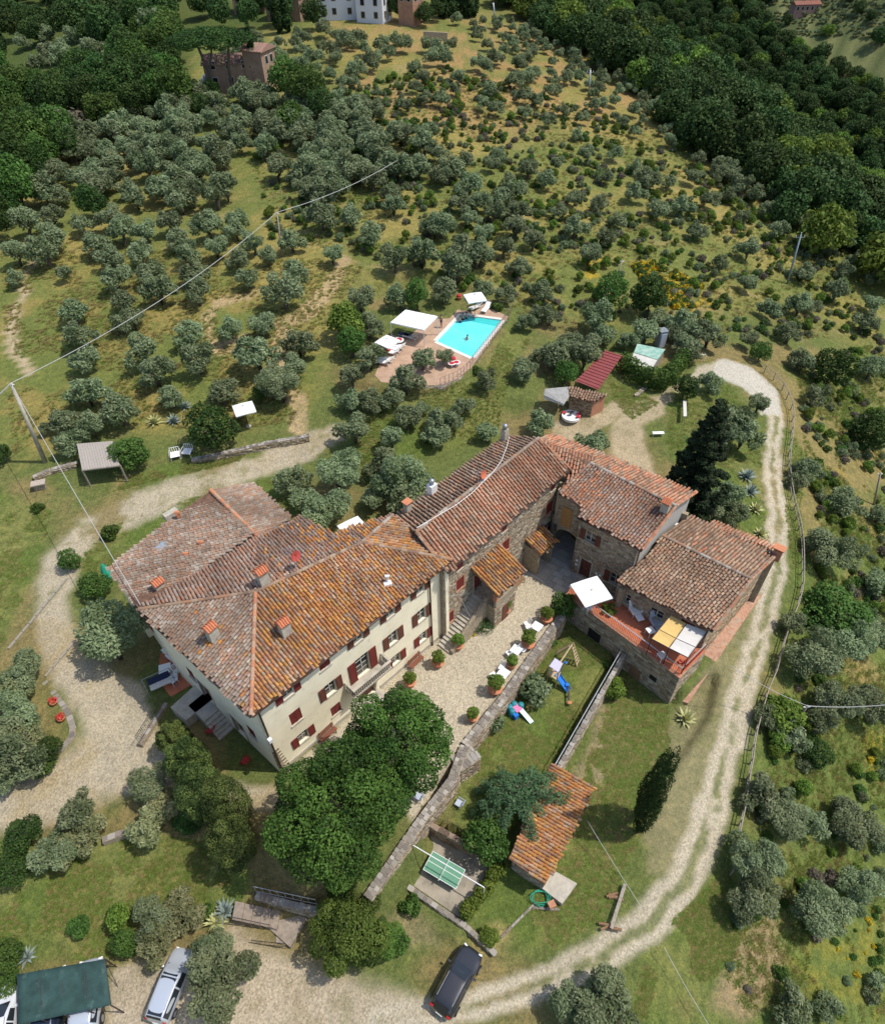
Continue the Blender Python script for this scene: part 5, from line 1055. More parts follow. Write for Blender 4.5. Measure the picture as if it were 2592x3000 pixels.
# --- courtyard cafe sets
dn = ['nearest the archway', 'in the middle of the wall', 'furthest from the archway']
sets = [(((1080, 600), 1), [((1018, 608), .3), ((1005, 578), 2.0)]), (((925, 775), 1), [((872, 798), .5), ((976, 772), -2.2)]), (((830, 948), 1), [((752, 962), .6), ((815, 908), 2.6)])]
fW_ = fp_.rz
for i, (tb_, ch) in enumerate(sets):
    proto('cafe_table', b_table(M_PLW, .78), 'square white cafe table on the courtyard gravel, ' + dn[i], 'table', Z1(*E2(*tb_[0]), .0) if 0 else tuple(P(*E2(*tb_[0]), .72) - [0, 0, .72]), .9, 'white cafe tables along the retaining wall')
    for k, (q, r) in enumerate(ch): proto('cafe_chair', b_chair(M_PLW), 'white cafe chair %s the square table %s' % (('left of', 'beyond')[k] if i != 1 else ('left of', 'right of')[k], dn[i]), 'chair', tuple(P(*E2(*q), .45) - [0, 0, .45]), r, 'white cafe chairs along the retaining wall')
# --- benches
for q, r, m, z, lab in (((1220, 1938), .83, M_BENCH, 0, 'red-brown slatted bench against the cream wall right of the balcony'), ((962, 2150), .83, M_BENCH, 0, 'red-brown slatted bench against the cream wall near the big trees'), ((1520, 1705), .83, M_WOOD, .03, 'brown wooden bench on the step near the small tiled porch')):
    proto('bench|' + m.name, b_bench(m), lab, 'bench', tuple(P(*q, .45) - [0, 0, .45 - z]), r + pi)
# --- umbrellas
p = P(1732, 1730, TZ + 2.4); proto('parasol|big', b_umbrella(2.4, 2.3, .15), 'large square white parasol standing on the terracotta terrace', 'parasol', (p[0], p[1], TZ), .35)
p = P(717, 1203, 3.4); gz = h1(p[0], p[1]); proto('parasol|mid', b_umbrella(2.1, 2.3, .4), 'white parasol over a table beside the round dark tree by the upper track', 'parasol', (p[0], p[1], gz), .4)
p = P(1135, 1003, PZ + 2.2); proto('parasol|mid', b_umbrella(2.1), 'white parasol at the left edge of the pool terrace, by a row of loungers', 'parasol', (p[0], p[1], PZ), .9)
p = P(1391, 877, PZ + 2.3); proto('parasol|mid', b_umbrella(2.1), 'white parasol behind the far end of the swimming pool', 'parasol', (p[0], p[1], PZ), .25, None, 1.1)
p = P(1035, 1546, 2.5); proto('parasol|mid', b_umbrella(2.1), 'white parasol half hidden behind the roof of the cream farmhouse', 'parasol', (p[0], p[1], .2), .6)
# --- pool pergola
pp = [P(1188, 907, PZ + 2.5), P(1281, 926, PZ + 2.5), P(1241, 966, PZ + 2.3), P(1144, 944, PZ + 2.3)]
pg = thing('pergola', 'white canopy pergola on posts beside the pool, over the loungers', 'pergola', (*(sum(pp) / 4)[:2], PZ)); L0 = np.array(pg.location)
for i in range(3):
    a, b = pp[0] + (pp[1] - pp[0]) * i / 3, pp[0] + (pp[1] - pp[0]) * (i + .96) / 3; c, d = pp[3] + (pp[2] - pp[3]) * (i + .96) / 3, pp[3] + (pp[2] - pp[3]) * i / 3
    MB().slab([a - L0, b - L0, c - L0, d - L0], .04).build('canopy_panel', M_CLOTH, pg)
for q in pp: MB().beam([q[0] - L0[0], q[1] - L0[1], 0], q - L0 - [0, 0, .05], .09).build('post', M_WHITE, pg)
for a, b in ((0, 1), (1, 2), (2, 3), (3, 0)): MB().beam(pp[a] - L0 - [0, 0, .1], pp[b] - L0 - [0, 0, .1], .07).build('beam', M_WHITE, pg)
L3 = lambda x, y: (1000 + x / 2.983, 800 + y / 2.983)
for k, (x, y, r, c, lab) in enumerate([(560, 535, 1.1, M_NAVY, 'lounger with dark blue towel under the pergola'), (600, 550, 1.1, M_GREYC, 'pale lounger under the pergola, nearest the pool'), (490, 632, 1.2, M_CLOTH, 'white lounger by the left parasol, first in its row'), (462, 658, 1.2, M_CLOTH, 'white lounger by the left parasol, second in its row'), (436, 688, 1.2, M_CLOTH, 'white lounger by the left parasol, third in its row'), (395, 745, 1.2, M_CLOTH, 'white lounger left of the terracotta planter'), (362, 772, 1.2, M_CLOTH, 'white lounger at the left end of the pool terrace'), (1262, 305, 2.7, M_CLOTH, 'white lounger behind the far end of the pool, beside the red shrub'), (1170, 290, 2.2, M_GREYC, 'grey lounger under the parasol behind the pool')]):
    proto('sun_lounger|' + c.name, b_lounger(M_PLW, c), lab, 'sun lounger', tuple(P(*L3(x, y), PZ + .4) - [0, 0, .37]), r, 'sun loungers round the pool')
proto('round_table', lambda t: (MB().lathe([(.62, .0), (.62, .05), (.1, .06)], (0, 0, .68), 16).build('table_top', M_PLW, t), MB().lathe([(.25, 0), (.05, .06), (.04, .68)], n=10).build('base', M_PLW, t), MB().lathe([(.42, 0), (.42, .03), (.05, .04)], (0, 0, .74), 14).build('red_mat', M_RED2, t)), 'round white table with a red top by the left pool parasol', 'table', tuple(P(*L3(500, 585), PZ + .7) - [0, 0, .7]), 0)
def b_pot(r=.3, h=.45, mat=None):
    def f(t): MB().lathe([(r * .68, 0), (r * .72, .03), (r * .95, h * .85), (r * 1.08, h * .87), (r * 1.08, h), (r * .9, h), (r * .86, h * .9)], n=14).build('pot', mat or M_TERRA, t, True)
    return f
for x, y, lab in ((1028, 235, 'red flower pot behind the far end of the pool'), (405, 705, 'terracotta planter between white loungers'), (975, 785, 'terracotta planter at the near corner of the pool')):
    proto('planter', lambda t: (b_pot(.35, .5)(t), MB().lathe([(.3, 0), (.34, .15), (.2, .3)], (0, 0, .5), 8).build('flowers', M_RED2, t)), lab, 'planter', tuple(P(*L3(x, y), PZ)), 0)
for x, y, k in ((965, 820, 0), (1005, 812, 1)): proto('round_table', None, 'small round white table by the near corner of the pool', 'table', tuple(P(*L3(x, y), PZ)), 0, 'small white tables by the pool corner', .7)
# --- terrace furniture
C2 = cq
for q, m, r, lab in (((695, 1090), M_PLW, .3, 'white armchair on the terracotta terrace'), ((830, 1165), M_PLG, .2, 'grey armchair on the terracotta terrace beside the ochre awning')):
    proto('armchair|' + m.name, lambda t, m=m: (MB().box((0, 0, .36), (.7, .75, .12)).build('seat', m, t, bevel=.04), MB().slab([(-.36, .36, .5), (.36, .36, .5), (.34, .62, 1.05), (-.34, .62, 1.05)], .1).build('backrest', m, t), MB().box((-.4, 0, .5), (.1, .75, .3)).build('armrest', m, t, bevel=.03), MB().box((.4, 0, .5), (.1, .75, .3)).build('armrest', m, t, bevel=.03), MB().box((0, .95 * 0 - .7, .3), (.55, .6, .08)).build('footrest', m, t), leg4(t, m, .33, .33, .32)), lab, 'armchair', tuple(P(*C2(*q), TZ + .4) - [0, 0, .4]), r)
for q, lab in (((795, 1222), 'small pale table beside the grey armchair'), ((870, 1385), 'small pale table under the canvas awning'), ((390, 1065), 'dark wooden table under the big white parasol')):
    proto('side_table', b_table(M_PLW if 'pale' in lab else M_WOOD, .6, .6), lab, 'table', tuple(P(*C2(*q), TZ + .6) - [0, 0, .6]), .4)
ap = [P(*C2(925, 1125), TZ + 2.3), P(*C2(1030, 1180), TZ + 2.3), P(*C2(1165, 1232), TZ + 2.3), P(*C2(1040, 1403), TZ + 2.15), P(*C2(915, 1340), TZ + 2.15), P(*C2(800, 1278), TZ + 2.15)]
aw_ = thing('canvas_awning', 'ochre and pale grey canvas awning on a metal frame over the end of the terrace', 'awning', (*(sum(ap) / 6)[:2], TZ)); L0 = np.array(aw_.location)
def canv(a, b, c, d, m, n_):
    for i in range(2):
        a2_, b2_ = a + (d - a) * (i * .62), b + (c - b) * (i * .62); c2_, d2_ = a + (d - a) * (.60 if i == 0 else 1), b + (c - b) * (.60 if i == 0 else 1)
        mb = MB(); nsg = 8; A1 = []; 
        for k in range(nsg + 1): u = k / nsg; z = -.09 * sin(pi * u) ; A1.append((a2_ + (c2_ - a2_) * u + [0, 0, z] - L0, b2_ + (d2_ - b2_) * u + [0, 0, z] - L0))
        vs = [q for pr in A1 for q in pr]; mb.add(vs, [(2 * k, 2 * k + 1, 2 * k + 3, 2 * k + 2) for k in range(nsg)]); o = mb.build(n_, m, aw_); md = o.modifiers.new('thick', 'SOLIDIFY'); md.thickness = .02
canv(ap[0], ap[1], ap[4], ap[5], M_OCHRE, 'ochre_canvas'); canv(ap[1], ap[2], ap[3], ap[4], M_GREYC, 'grey_canvas')
for a, b in ((0, 5), (1, 4), (2, 3), (5, 4), (4, 3)): MB().beam(ap[a] - L0, ap[b] - L0, .05).build('frame_bar', M_IRON, aw_)
for i in (3, 4, 5): MB().beam([ap[i][0] - L0[0], ap[i][1] - L0[1], 0], ap[i] - L0, .05).build('frame_post', M_IRON, aw_)
# --- table tennis
tq = [P(*q, -2.55 + .76) for q in ((1270, 2494), (1366, 2550), (1332, 2604), (1237, 2546))]; tc = sum(tq) / 4
tt_ = thing('table_tennis_table', 'green table tennis table with white lines on the concrete court', 'table', (tc[0], tc[1], -2.55), atan2((tq[1] - tq[0])[1], (tq[1] - tq[0])[0])); M_TT = plain('table_green', (.12, .27, .17), .5, .08)
lx = np.linalg.norm(tq[1] - tq[0]); ly = np.linalg.norm(tq[3] - tq[0]); 
for s in (-1, 1): MB().box((s * lx / 4, 0, .75), (lx / 2 - .01, ly, .03)).build('table_half', M_TT, tt_)
ln = MB(); ln.box((0, 0, .768), (lx, .03, .004)); 
for s in (-1, 1): ln.box((0, s * (ly / 2 - .015), .768), (lx, .03, .004)); ln.box((s * (lx / 2 - .015), 0, .768), (.03, ly - .07, .004))
ln.build('lines', M_WHITE, tt_); nt_ = MB(); nt_.box((0, 0, .84), (.02, ly + .25, .14)); nt_.build('net', M_WHITE, tt_); leg4(tt_, M_IRON, lx * .35, ly * .38, .74, .03)
cb_ = thing('court_bar', 'thin white metal bar on posts over the table tennis table', 'frame', tuple(P(1310, 2560, -2.5))); L0 = np.array(cb_.location); a, b = P(1200, 2470, -.35), P(1418, 2600, -.35)
MB().tube([a - L0, b - L0], .035, 6).build('bar', M_WHITE, cb_); MB().tube([b - L0, [b[0] - L0[0], b[1] - L0[1], -.1]], .03, 6).build('post', M_WHITE, cb_); MB().tube([a - L0, [a[0] - L0[0], a[1] - L0[1], -.1]], .03, 6).build('post', M_WHITE, cb_)
# --- play garden
pz = -1.7
pt_ = thing('play_tower', 'wooden play tower with lilac canopy, blue slide and climbing ladders', 'play tower', tuple(P(1622, 1990, pz))); L0 = np.array(pt_.location)
cp_ = [P(*E2(*q), pz + 2.3) - L0 for q in ((1215, 838), (1275, 878), (1240, 945), (1172, 898))]; MB().slab(cp_, .03).build('canopy', M_LILAC, pt_)
for c in cp_: MB().beam([c[0], c[1], 0], c, .08).build('post', M_PINE, pt_)
mid = [(c[0], c[1], 1.15) for c in cp_]; MB().slab(mid, .06).build('deck', M_PINE, pt_)
s0 = P(*E2(1228, 955), pz + 1.2) - L0; s1 = P(*E2(1318, 1085), pz + .15) - L0; sm_ = MB(); dd = (s1 - s0); pr = np.cross(dd, (0, 0, 1)); pr = pr / np.linalg.norm(pr) * .22; ppr = []
for i in range(9): u = i / 8; z = s0[2] + (s1[2] - s0[2]) * (u ** .8); ppr.append(s0 + dd * u * [1, 1, 0] + [0, 0, z - s0[2]])
for a, b in zip(ppr[:-1], ppr[1:]): sm_.add([a - pr, a + pr, b + pr, b - pr, a - pr + [0, 0, .14], b - pr + [0, 0, .14], a + pr + [0, 0, .14], b + pr + [0, 0, .14]], [(0, 1, 2, 3), (0, 3, 5, 4), (1, 6, 7, 2)])
o = sm_.build('slide', M_BLUE, pt_); md = o.modifiers.new('thick', 'SOLIDIFY'); md.thickness = .03
b0 = P(*E2(1255, 870), pz + 2.2) - L0; b1 = P(*E2(1345, 735), pz + 2.2) - L0; MB().beam(b0, b1, .1).build('swing_beam', M_PINE, pt_)
for e0, e1 in (((1390, 885), (1345, 735)), ((1225, 800), (1345, 735))):
    ft = P(*E2(*e0), pz) - L0; tp = P(*E2(*e1), pz + 2.2) - L0; sd_ = (b1 - b0); sd_ = sd_ / np.linalg.norm(sd_); acr = np.cross((tp - ft), (0, 0, 1)); acr = acr / np.linalg.norm(acr) * .3
    for s in (-1, 1): MB().beam(ft + acr * s, tp + acr * s * .5, .07).build('ladder_rail', M_PINE, pt_)
    for i in range(6): u = (i + .7) / 7; c = ft + (tp - ft) * u; MB().beam(c - acr * (1 - u * .5), c + acr * (1 - u * .5), .09, .04).build('rung', M_PINE, pt_)
MB().beam(b0 * .4 + b1 * .6 - [0, 0, 1.7], b0 * .3 + b1 * .7 - [0, 0, 1.7], .2, .04).tube([b0 * .35 + b1 * .65, b0 * .35 + b1 * .65 - [0, 0, 1.7]], .01, 4).build('swing_seat', M_BLUE, pt_)
ph = thing('toy_slide', 'small plastic play set with pink platform, teal barrels and mint slide', 'toy slide', tuple(P(*E2(925, 1250), pz))); L0 = np.array(ph.location)
MB().box((.05, .05, .62), (.55, .55, .06), .6).build('platform', M_PINK, ph); 
for x, y in ((-.35, -.15), (-.15, .45), (.35, .35), (-.5, .2)): MB().lathe([(.26, 0), (.28, .1), (.22, .7), (.1, .75)], (x, y, 0), 10).build('tower', M_TEAL, ph, True)
MB().slab([(.15, -.15, .62), (.45, .05, .62), (1.25, -.75, .08), (.95, -.95, .08)], .05).build('slide', M_MINT, ph); MB().box((-.1, -.4, .3), (.35, .35, .5), .6).build('step', M_BLUE, ph)
ss = thing('seesaw', 'small orange and blue seesaw on the grass below the blue slide', 'seesaw', tuple(P(*E2(1312, 1130), pz))); MB().beam((-.1, -.75, .35), (.1, .75, .5), .12, .05).build('plank', M_IRON, ss); MB().tube([(0, 0, 0), (0, 0, .42)], .07, 8).build('pivot', M_TERRA, ss); MB().box((0, .75, .55), (.3, .25, .06)).build('seat', M_BLUE, ss); MB().box((0, -.7, .4), (.3, .25, .06)).build('seat', M_TERRA, ss)
# --- shed with lichen roof
az = P(1612, 2237, .2), P(1740, 2308, -.3), P(1596, 2592, -.3), P(1490, 2515, .2)
sh_ = thing('garden_shed', 'long garden shed with bright orange lichen-covered tile roof', 'shed', (*(sum(az) / 4)[:2], -2.7))
roof_face(sh_, list(az), 'orange', seed=71, rowdir=az[1] - az[0], sp=.22, ex=.28, lichen=(.28, lambda x, y, r: r < np.clip(.25 + (x - 1500) / 420, .3, .9)))
cen = sum(az) / 4; ins = [cen + (q - cen) * .9 for q in az]
for i in range(4):
    a, b = ins[i], ins[(i + 1) % 4]; f = Frame(b, a); wall(f, 'wall', M_STONE, sh_, 0, f.L, -3.1, min(a[2], b[2]) - .15, thick=.2); stones(f, sh_, 0, f.L, -2.9, min(a[2], b[2]) - .2, seed=80 + i)
sp_ = thing('stone_platform', 'rough square stone slab at the lower corner of the orange-roofed shed', 'platform', tuple(P(1636, 2595, -2.3))); L0 = np.array(sp_.location); MB().slab([P(*q, -2.25) - L0 for q in ((1622, 2550), (1690, 2588), (1646, 2648), (1582, 2598))], .6).build('slab', M_CONC, sp_); MB().box((-.6, -1.1, .1), (.45, .4, .25), .4).build('loose_block', M_BRICK, sp_)
settle(sh_)
nr = thing('net_roll', 'round heap of green netting on the grass beside the stone slab', 'netting', tuple(P(1580, 2632, -2.6))); M_NET = plain('green_net', (.03, .32, .20), .7, .3, 9)
for k in range(3):
    pts = [(cos(a) * (.45 + .1 * k) + .05 * random.random(), sin(a) * (.5 - .08 * k), .08 + .09 * k + .05 * sin(3 * a)) for a in np.linspace(0, 2 * pi, 20)]; MB().tube(pts, .025, 5).build('net_coil', M_NET, nr)
# --- compost bins / bins near wall
for q, lab, m in (((1345, 2360), 'tipped white and blue plastic chair beside the weeping cedar', M_PLG), ((1312, 2312), 'dark bin in the shadow on top of the retaining wall', M_NAVY), ((1228, 2340), 'grey folded chair between the big tree and the retaining wall', M_PLG)):
    if 'bin' in lab: t = thing('bin', lab, 'bin', tuple(P(*q, -1.6))); MB().lathe([(.3, 0), (.36, .8), (.38, .85), (.1, .9)], n=12).build('body', m, t); MB().box((0, .3, .8), (.3, .06, .05)).build('handle', m, t)
    else: proto('folding_chair', b_chair(m, .5, True), lab, 'chair', tuple(P(*q, -1.8 if q[0] > 1300 else 0)), 1.)
# --- carport and its frame
cz = [P(50, 2854, -.7), P(307, 2809, -.7), P(325, 2945, -.9), P(55, 3002, -.9)]
cpt = thing('carport', 'carport roofed with sagging dark green shade net on thin metal frame', 'carport', (*(sum(cz) / 4)[:2], -3)); L0 = np.array(cpt.location)
mb = MB(); nx_, ny_ = 14, 8; vs = []
for j in range(ny_ + 1):
    for i in range(nx_ + 1):
        u, v = i / nx_, j / ny_; q = (cz[0] * (1 - u) + cz[1] * u) * (1 - v) + (cz[3] * (1 - u) + cz[2] * u) * v; q = q - L0 - [0, 0, .05 * sin(pi * ((u * 4) % 1)) + .04 * sin(pi * v) + .03 * random.random()]; vs.append(q)
mb.add(vs, [(j * (nx_ + 1) + i, j * (nx_ + 1) + i + 1, (j + 1) * (nx_ + 1) + i + 1, (j + 1) * (nx_ + 1) + i) for j in range(ny_) for i in range(nx_)]); o = mb.build('shade_net', plain('shade_net', (.026, .058, .052), .75, .35, 1.5, stain=(1.8, (.07, .12, .11), .58)), cpt, True); md = o.modifiers.new('thick', 'SOLIDIFY'); md.thickness = .02
for i in range(5):
    u = i / 4; a = cz[0] * (1 - u) + cz[1] * u; b = cz[3] * (1 - u) + cz[2] * u
    for q in (a, b): MB().tube([[q[0] - L0[0], q[1] - L0[1], -.1], q - L0], .035, 6).build('post', M_IRON, cpt)
    MB().tube([a - L0 - [0, 0, .06], b - L0 - [0, 0, .06]], .025, 6).build('rafter', M_IRON, cpt)
for q, e in ((cz[1], (347, 2895)), (cz[2], (352, 2962)), (cz[1], (330, 2830))): e3 = P(*e, -3) - L0; MB().tube([q - L0, e3], .02, 5).build('brace', M_IRON, cpt)
# --- cars
def b_car(paint, L=4.4, W=1.8, Hh=1.5, glassroof=False, hood=.28, boxy=0., rails=True):
    def f(t):
        h2 = L / 2; wx = W / 2
        ws = h2 - L * hood   # windscreen base
        st = [(h2, .66, .42, .60, .60, .60), (h2 - .14, .84, .26, .70, .78, .72), (h2 - .5, .96, .20, .82, .86, .86), (ws, 1., .18, .95, .88, 1.0), (ws - .42, 1., .18, .97, .78, Hh - .22), (ws - .85, 1., .18, .98, .74, Hh - .03), (0 - .2, 1., .18, .99, .74, Hh), (-h2 + 1.0, 1., .18, .99, .72, Hh - .03), (-h2 + .45 - boxy * .2, .98, .20, .98, .70, Hh - .12), (-h2 + .16, .92, .26, .95, .78, .98 + boxy * .35), (-h2, .78, .40, .70, .70, .74)]
        ring = []
        for x, k, zb, zbel, kr_, zr in st:
            w_ = wx * k; wr_ = wx * kr_ * (k if k < 1 else 1) ; pts = [(x, w_ * .9, zb), (x, w_, (zb + zbel) * .5), (x, w_ * .97, zbel), (x, wr_, zr - .03), (x, wr_ * .86, zr + .015), (x, wr_ * .45, zr + .03)]
            ring.append(pts + [(p[0], -p[1], p[2]) for p in pts[::-1]])
        n_ = 12; vs = [p for r in ring for p in r]; fs = [(i * n_ + k, (i + 1) * n_ + k, (i + 1) * n_ + k + 1, i * n_ + k + 1) for i in range(len(ring) - 1) for k in range(n_ - 1)]
        fs += [tuple(range(n_)), tuple((len(ring) - 1) * n_ + k for k in range(n_))[::-1], ] + [(i * n_, i * n_ + n_ - 1, (i + 1) * n_ + n_ - 1, (i + 1) * n_) for i in range(len(ring) - 1)]
        m = MB(); m.add(vs, fs); o = m.build('body', paint, t, True); sb = o.modifiers.new('sub', 'SUBSURF'); sb.levels = sb.render_levels = 2
        def panel(i0, i1, k0, k1, name, mat=M_GLASS, a=.08, out=.02):
            A_, B_, C_, D_ = [np.array(q) for q in (ring[i0][k0], ring[i1][k0], ring[i1][k1], ring[i0][k1])]; c = (A_ + B_ + C_ + D_) / 4; nn = np.cross(B_ - A_, D_ - A_); nn /= np.linalg.norm(nn); nn = nn if nn @ (c - [0, 0, .7]) > 0 else -nn
            q = [p + (c - p) * a + nn * out for p in (A_, B_, C_, D_)]; mb = MB(); mb.add(q + [p - nn * .03 for p in q], [(0, 1, 2, 3), (0, 4, 5, 1), (1, 5, 6, 2), (2, 6, 7, 3), (3, 7, 4, 0)]); return mb.build(name, mat, t)
        wsr = [np.array(ring[3][4]) + [.0, 0, .02], np.array(ring[3][7]) + [.0, 0, .02], np.array(ring[5][7]) + [-.02, 0, .0], np.array(ring[5][4]) + [-.02, 0, .0]]
        c = sum(wsr) / 4; up = np.array([.45, 0, .9]) * .035; mb = MB(); q = [p + (c - p) * .10 + up for p in wsr]; mb.add(q + [p - up * 1.5 for p in q], [(0, 1, 2, 3), (0, 4, 5, 1), (1, 5, 6, 2), (2, 6, 7, 3), (3, 7, 4, 0)]); mb.build('windscreen', M_GLASS, t)
        for ks in ((2, 3), (9, 8)):
            panel(4, 6, ks[0], ks[1], 'side_window', out=.012); panel(6, 8, ks[0], ks[1], 'side_window', out=.012)
        panel(8, 9, 4, 7, 'rear_window', a=.06, out=.02)
        if glassroof: panel(5, 8, 4, 7, 'glass_roof', a=.06, out=.02)
        for sx in (h2 - .85, -h2 + .8):
            for sy in (-1, 1):
                w_ = MB(); nn = 16; vs = []; 
                for yy in (-.1, .1): vs += [(sx + cos(2 * pi * k / nn) * .33, sy * (wx - .06) + yy, .33 + sin(2 * pi * k / nn) * .33) for k in range(nn)]
                w_.add(vs, [(k, (k + 1) % nn, nn + (k + 1) % nn, nn + k) for k in range(nn)] + [tuple(range(nn)), tuple(range(nn, 2 * nn))]); wh = w_.build('wheel', plain('tyre', (.02, .02, .02), .8, .1), t)
                w_ = MB(); vs = [(sx + cos(2 * pi * k / nn) * .2, sy * (wx + .048), .33 + sin(2 * pi * k / nn) * .2) for k in range(nn)]; vs += [(v[0], v[1] - sy * .03, v[2]) for v in vs]; w_.add(vs, [tuple(range(nn)), tuple(range(nn, 2 * nn))] + [(k, (k + 1) % nn, nn + (k + 1) % nn, nn + k) for k in range(nn)]); w_.build('rim', M_METAL, wh)
        for sy in (-1, 1):
            MB().box((ws - .35, sy * (wx + .09), 1.0), (.14, .2, .13)).build('mirror', paint, t, bevel=.02); MB().box((h2 - .12, sy * wx * .62, .66), (.12, .26, .10), sy * -.3).build('headlight', M_WHITE, t, bevel=.02)
            MB().box((-h2 + .13, sy * wx * .70, .92), (.12, .26, .26)).build('tail_light', plain('tail_red', (.35, .01, .01), .3, .05), t, bevel=.02)
            if rails: MB().tube([(ws - .9, sy * wx * .66, Hh + .05), (-h2 + .7, sy * wx * .64, Hh + .02)], .02, 6).build('roof_rail', M_METAL, t)
        MB().box((-h2 - .01, 0, .62), (.03, .5, .11)).build('number_plate', M_WHITE, t)
    return f
def paint(name, c, metal=.6, rough=.28):
    m, n, b = newmat(name); b.inputs['Base Color'].default_value = (*c, 1); b.inputs['Metallic'].default_value = metal; b.inputs['Roughness'].default_value = rough; b.inputs['Coat Weight'].default_value = 1; b.inputs['Coat Roughness'].default_value = .04
    return m
BLK, SIL, WHT, DRK = paint('dark_grey_paint', (.045, .045, .05), .5), paint('silver_white_paint', (.50, .54, .60), .3, .3), paint('white_car_paint', (.62, .63, .65), 0, .3), paint('navy_paint', (.02, .03, .06), .4)
def car(label, front, rear, z, f, k=1.):
    a, b = P(*front, z + .7 * 0 + .6), P(*rear, z + .6); c = (a + b) / 2; t = thing('parked_car', label, 'car', (c[0], c[1], z), atan2((a - b)[1], (a - b)[0])); f(t); t.scale = (k, k, k); return t, np.linalg.norm(a - b)
_, l_ = car('dark grey estate car parked alone on the grass at the bottom', (1382, 2790), (1292, 2958), -3.02, b_car(BLK, 4.35, 1.82, 1.5), .9); print('car len', l_)
_, l_ = car('silver white people carrier with dark glass roof between two olive trees', (536, 2798), (466, 2972), -3.02, b_car(SIL, 4.6, 1.85, 1.62, True, .24, 1.), .84); print('car len', l_)
car('white car at the bottom left edge of the picture', (12, 2925), (-5, 3080), -3.02, b_car(WHT, 4.2, 1.8, 1.48)); car('white hatchback with red lights half under the green carport', (265, 2850), (248, 2995), -3.02, b_car(SIL, 4., 1.75, 1.48)); car('dark blue car mostly hidden under the green carport', (155, 2880), (135, 3020), -3.02, b_car(DRK, 4., 1.75, 1.45))
# --- west patio furniture
J2 = lambda x, y: (x / 2.557, 1500 + y / 2.557)
for k, (x, y, r, m) in enumerate([(1245, 1190, .3, 0), (1305, 1225, 1.5, 0), (1300, 1260, 2.5, 0), (1330, 1190, 4, 0)]):
    proto('patio_chair' if k else 'patio_table', b_chair(M_PLW, .5, True) if k else b_table(M_PLW, .9), 'white garden %s on the shaded red patio by the side wall' % ('chair' if k else 'table'), 'chair' if k else 'table', tuple(P(*J2(x, y), .45)- [0, 0, .4]), r, 'white garden chairs on the shaded patio' if k else None)
for k, (x, y) in enumerate([(1285, 1060), (1315, 1100)]): proto('sun_lounger|white_canvas', None, 'white lounger folded against the shaded side wall', 'sun lounger', tuple(P(*J2(x, y), .45) - [0, 0, .35]), .9, 'white loungers against the side wall')
sw_ = thing('garden_swing', 'dark garden swing seat with metal frame beside the shaded patio', 'swing', tuple(P(*J2(1215, 1300), .3) - [0, 0, .25]), .5); MB().box((0, 0, .5), (1.6, .5, .1)).build('seat', M_GREYC, sw_); MB().slab([(-.8, .25, .6), (.8, .25, .6), (.8, .45, 1.1), (-.8, .45, 1.1)], .06).build('backrest', M_NAVY, sw_); MB().tube([(-1, -.6, 0), (-1, 0, 1.9), (1, 0, 1.9), (1, -.6, 0)], .03, 6).tube([(-1, .6, 0), (-1, 0, 1.9)], .03, 6).tube([(1, .6, 0), (1, 0, 1.9)], .03, 6).build('frame', M_METAL, sw_)
for q, lab in (((620, 2145), 'red garden chair in the shade behind the junipers, nearer the patio'), ((722, 2235), 'red garden chair in the shade near the house corner')): proto('red_chair', b_chair(plain('red_paint', (.40, .03, .03), .5, .1), .5, True), lab, 'chair', tuple(P(*q, .1) - [0, 0, .1]), 1.2)
gu = thing('green_parasol', 'folded green parasol at the left corner of the farmhouse', 'parasol', tuple(P(328, 1705, .1))); MB().lathe([(.5, 0), (.55, .3), (.08, 1.6)], (0, 0, .8), 8).build('canopy', M_NET, gu); MB().tube([(0, 0, 0), (0, 0, 2.5)], .03, 6).build('pole', M_IRON, gu)
for q, r in (((513, 1330), .3), ((548, 1321), -.1)): proto('lawn_chair', b_chair(M_PLW, .95, True), 'white garden chair on the lawn between arbour and round tree, the %s one' % ('left' if q[0] < 520 else 'right'), 'chair', tuple(G(*q, .5)), r + pi)
t = proto('garden_table', b_table(M_WOOD, 1.1), 'wooden table under the white parasol by the upper track', 'table', tuple(G(708, 1228)), .3)
# --- arbour
aq = [P(226, 1300, 3.1), P(330, 1292, 3.1), P(352, 1362, 2.9), P(241, 1376, 2.9)]
ab = thing('arbour', 'reed-roofed arbour with dark open sides beside the upper track', 'arbour', (*(sum(aq) / 4)[:2], .5)); L0 = np.array(ab.location); M_REED = plain('reed_mat', (.34, .30, .26), .95, .2, 12, .4)
n_ = 14
for i in range(n_): u0, u1 = i / n_, (i + .93) / n_; MB().slab([aq[0] * (1 - u0) + aq[1] * u0 - L0, aq[0] * (1 - u1) + aq[1] * u1 - L0, aq[3] * (1 - u1) + aq[2] * u1 - L0 - [0, 0, random.random() * .06], aq[3] * (1 - u0) + aq[2] * u0 - L0], .04).build('reed_panel', M_REED, ab)
for q in aq: MB().beam([q[0] - L0[0], q[1] - L0[1], -.4], q - L0 - [0, 0, .05], .12).build('post', M_WOODG, ab)
MB().beam(aq[0] - L0 - [0, 0, .1], aq[1] - L0 - [0, 0, .1], .12).beam(aq[3] - L0 - [0, 0, .1], aq[2] - L0 - [0, 0, .1], .12).build('beam', M_WOODG, ab)
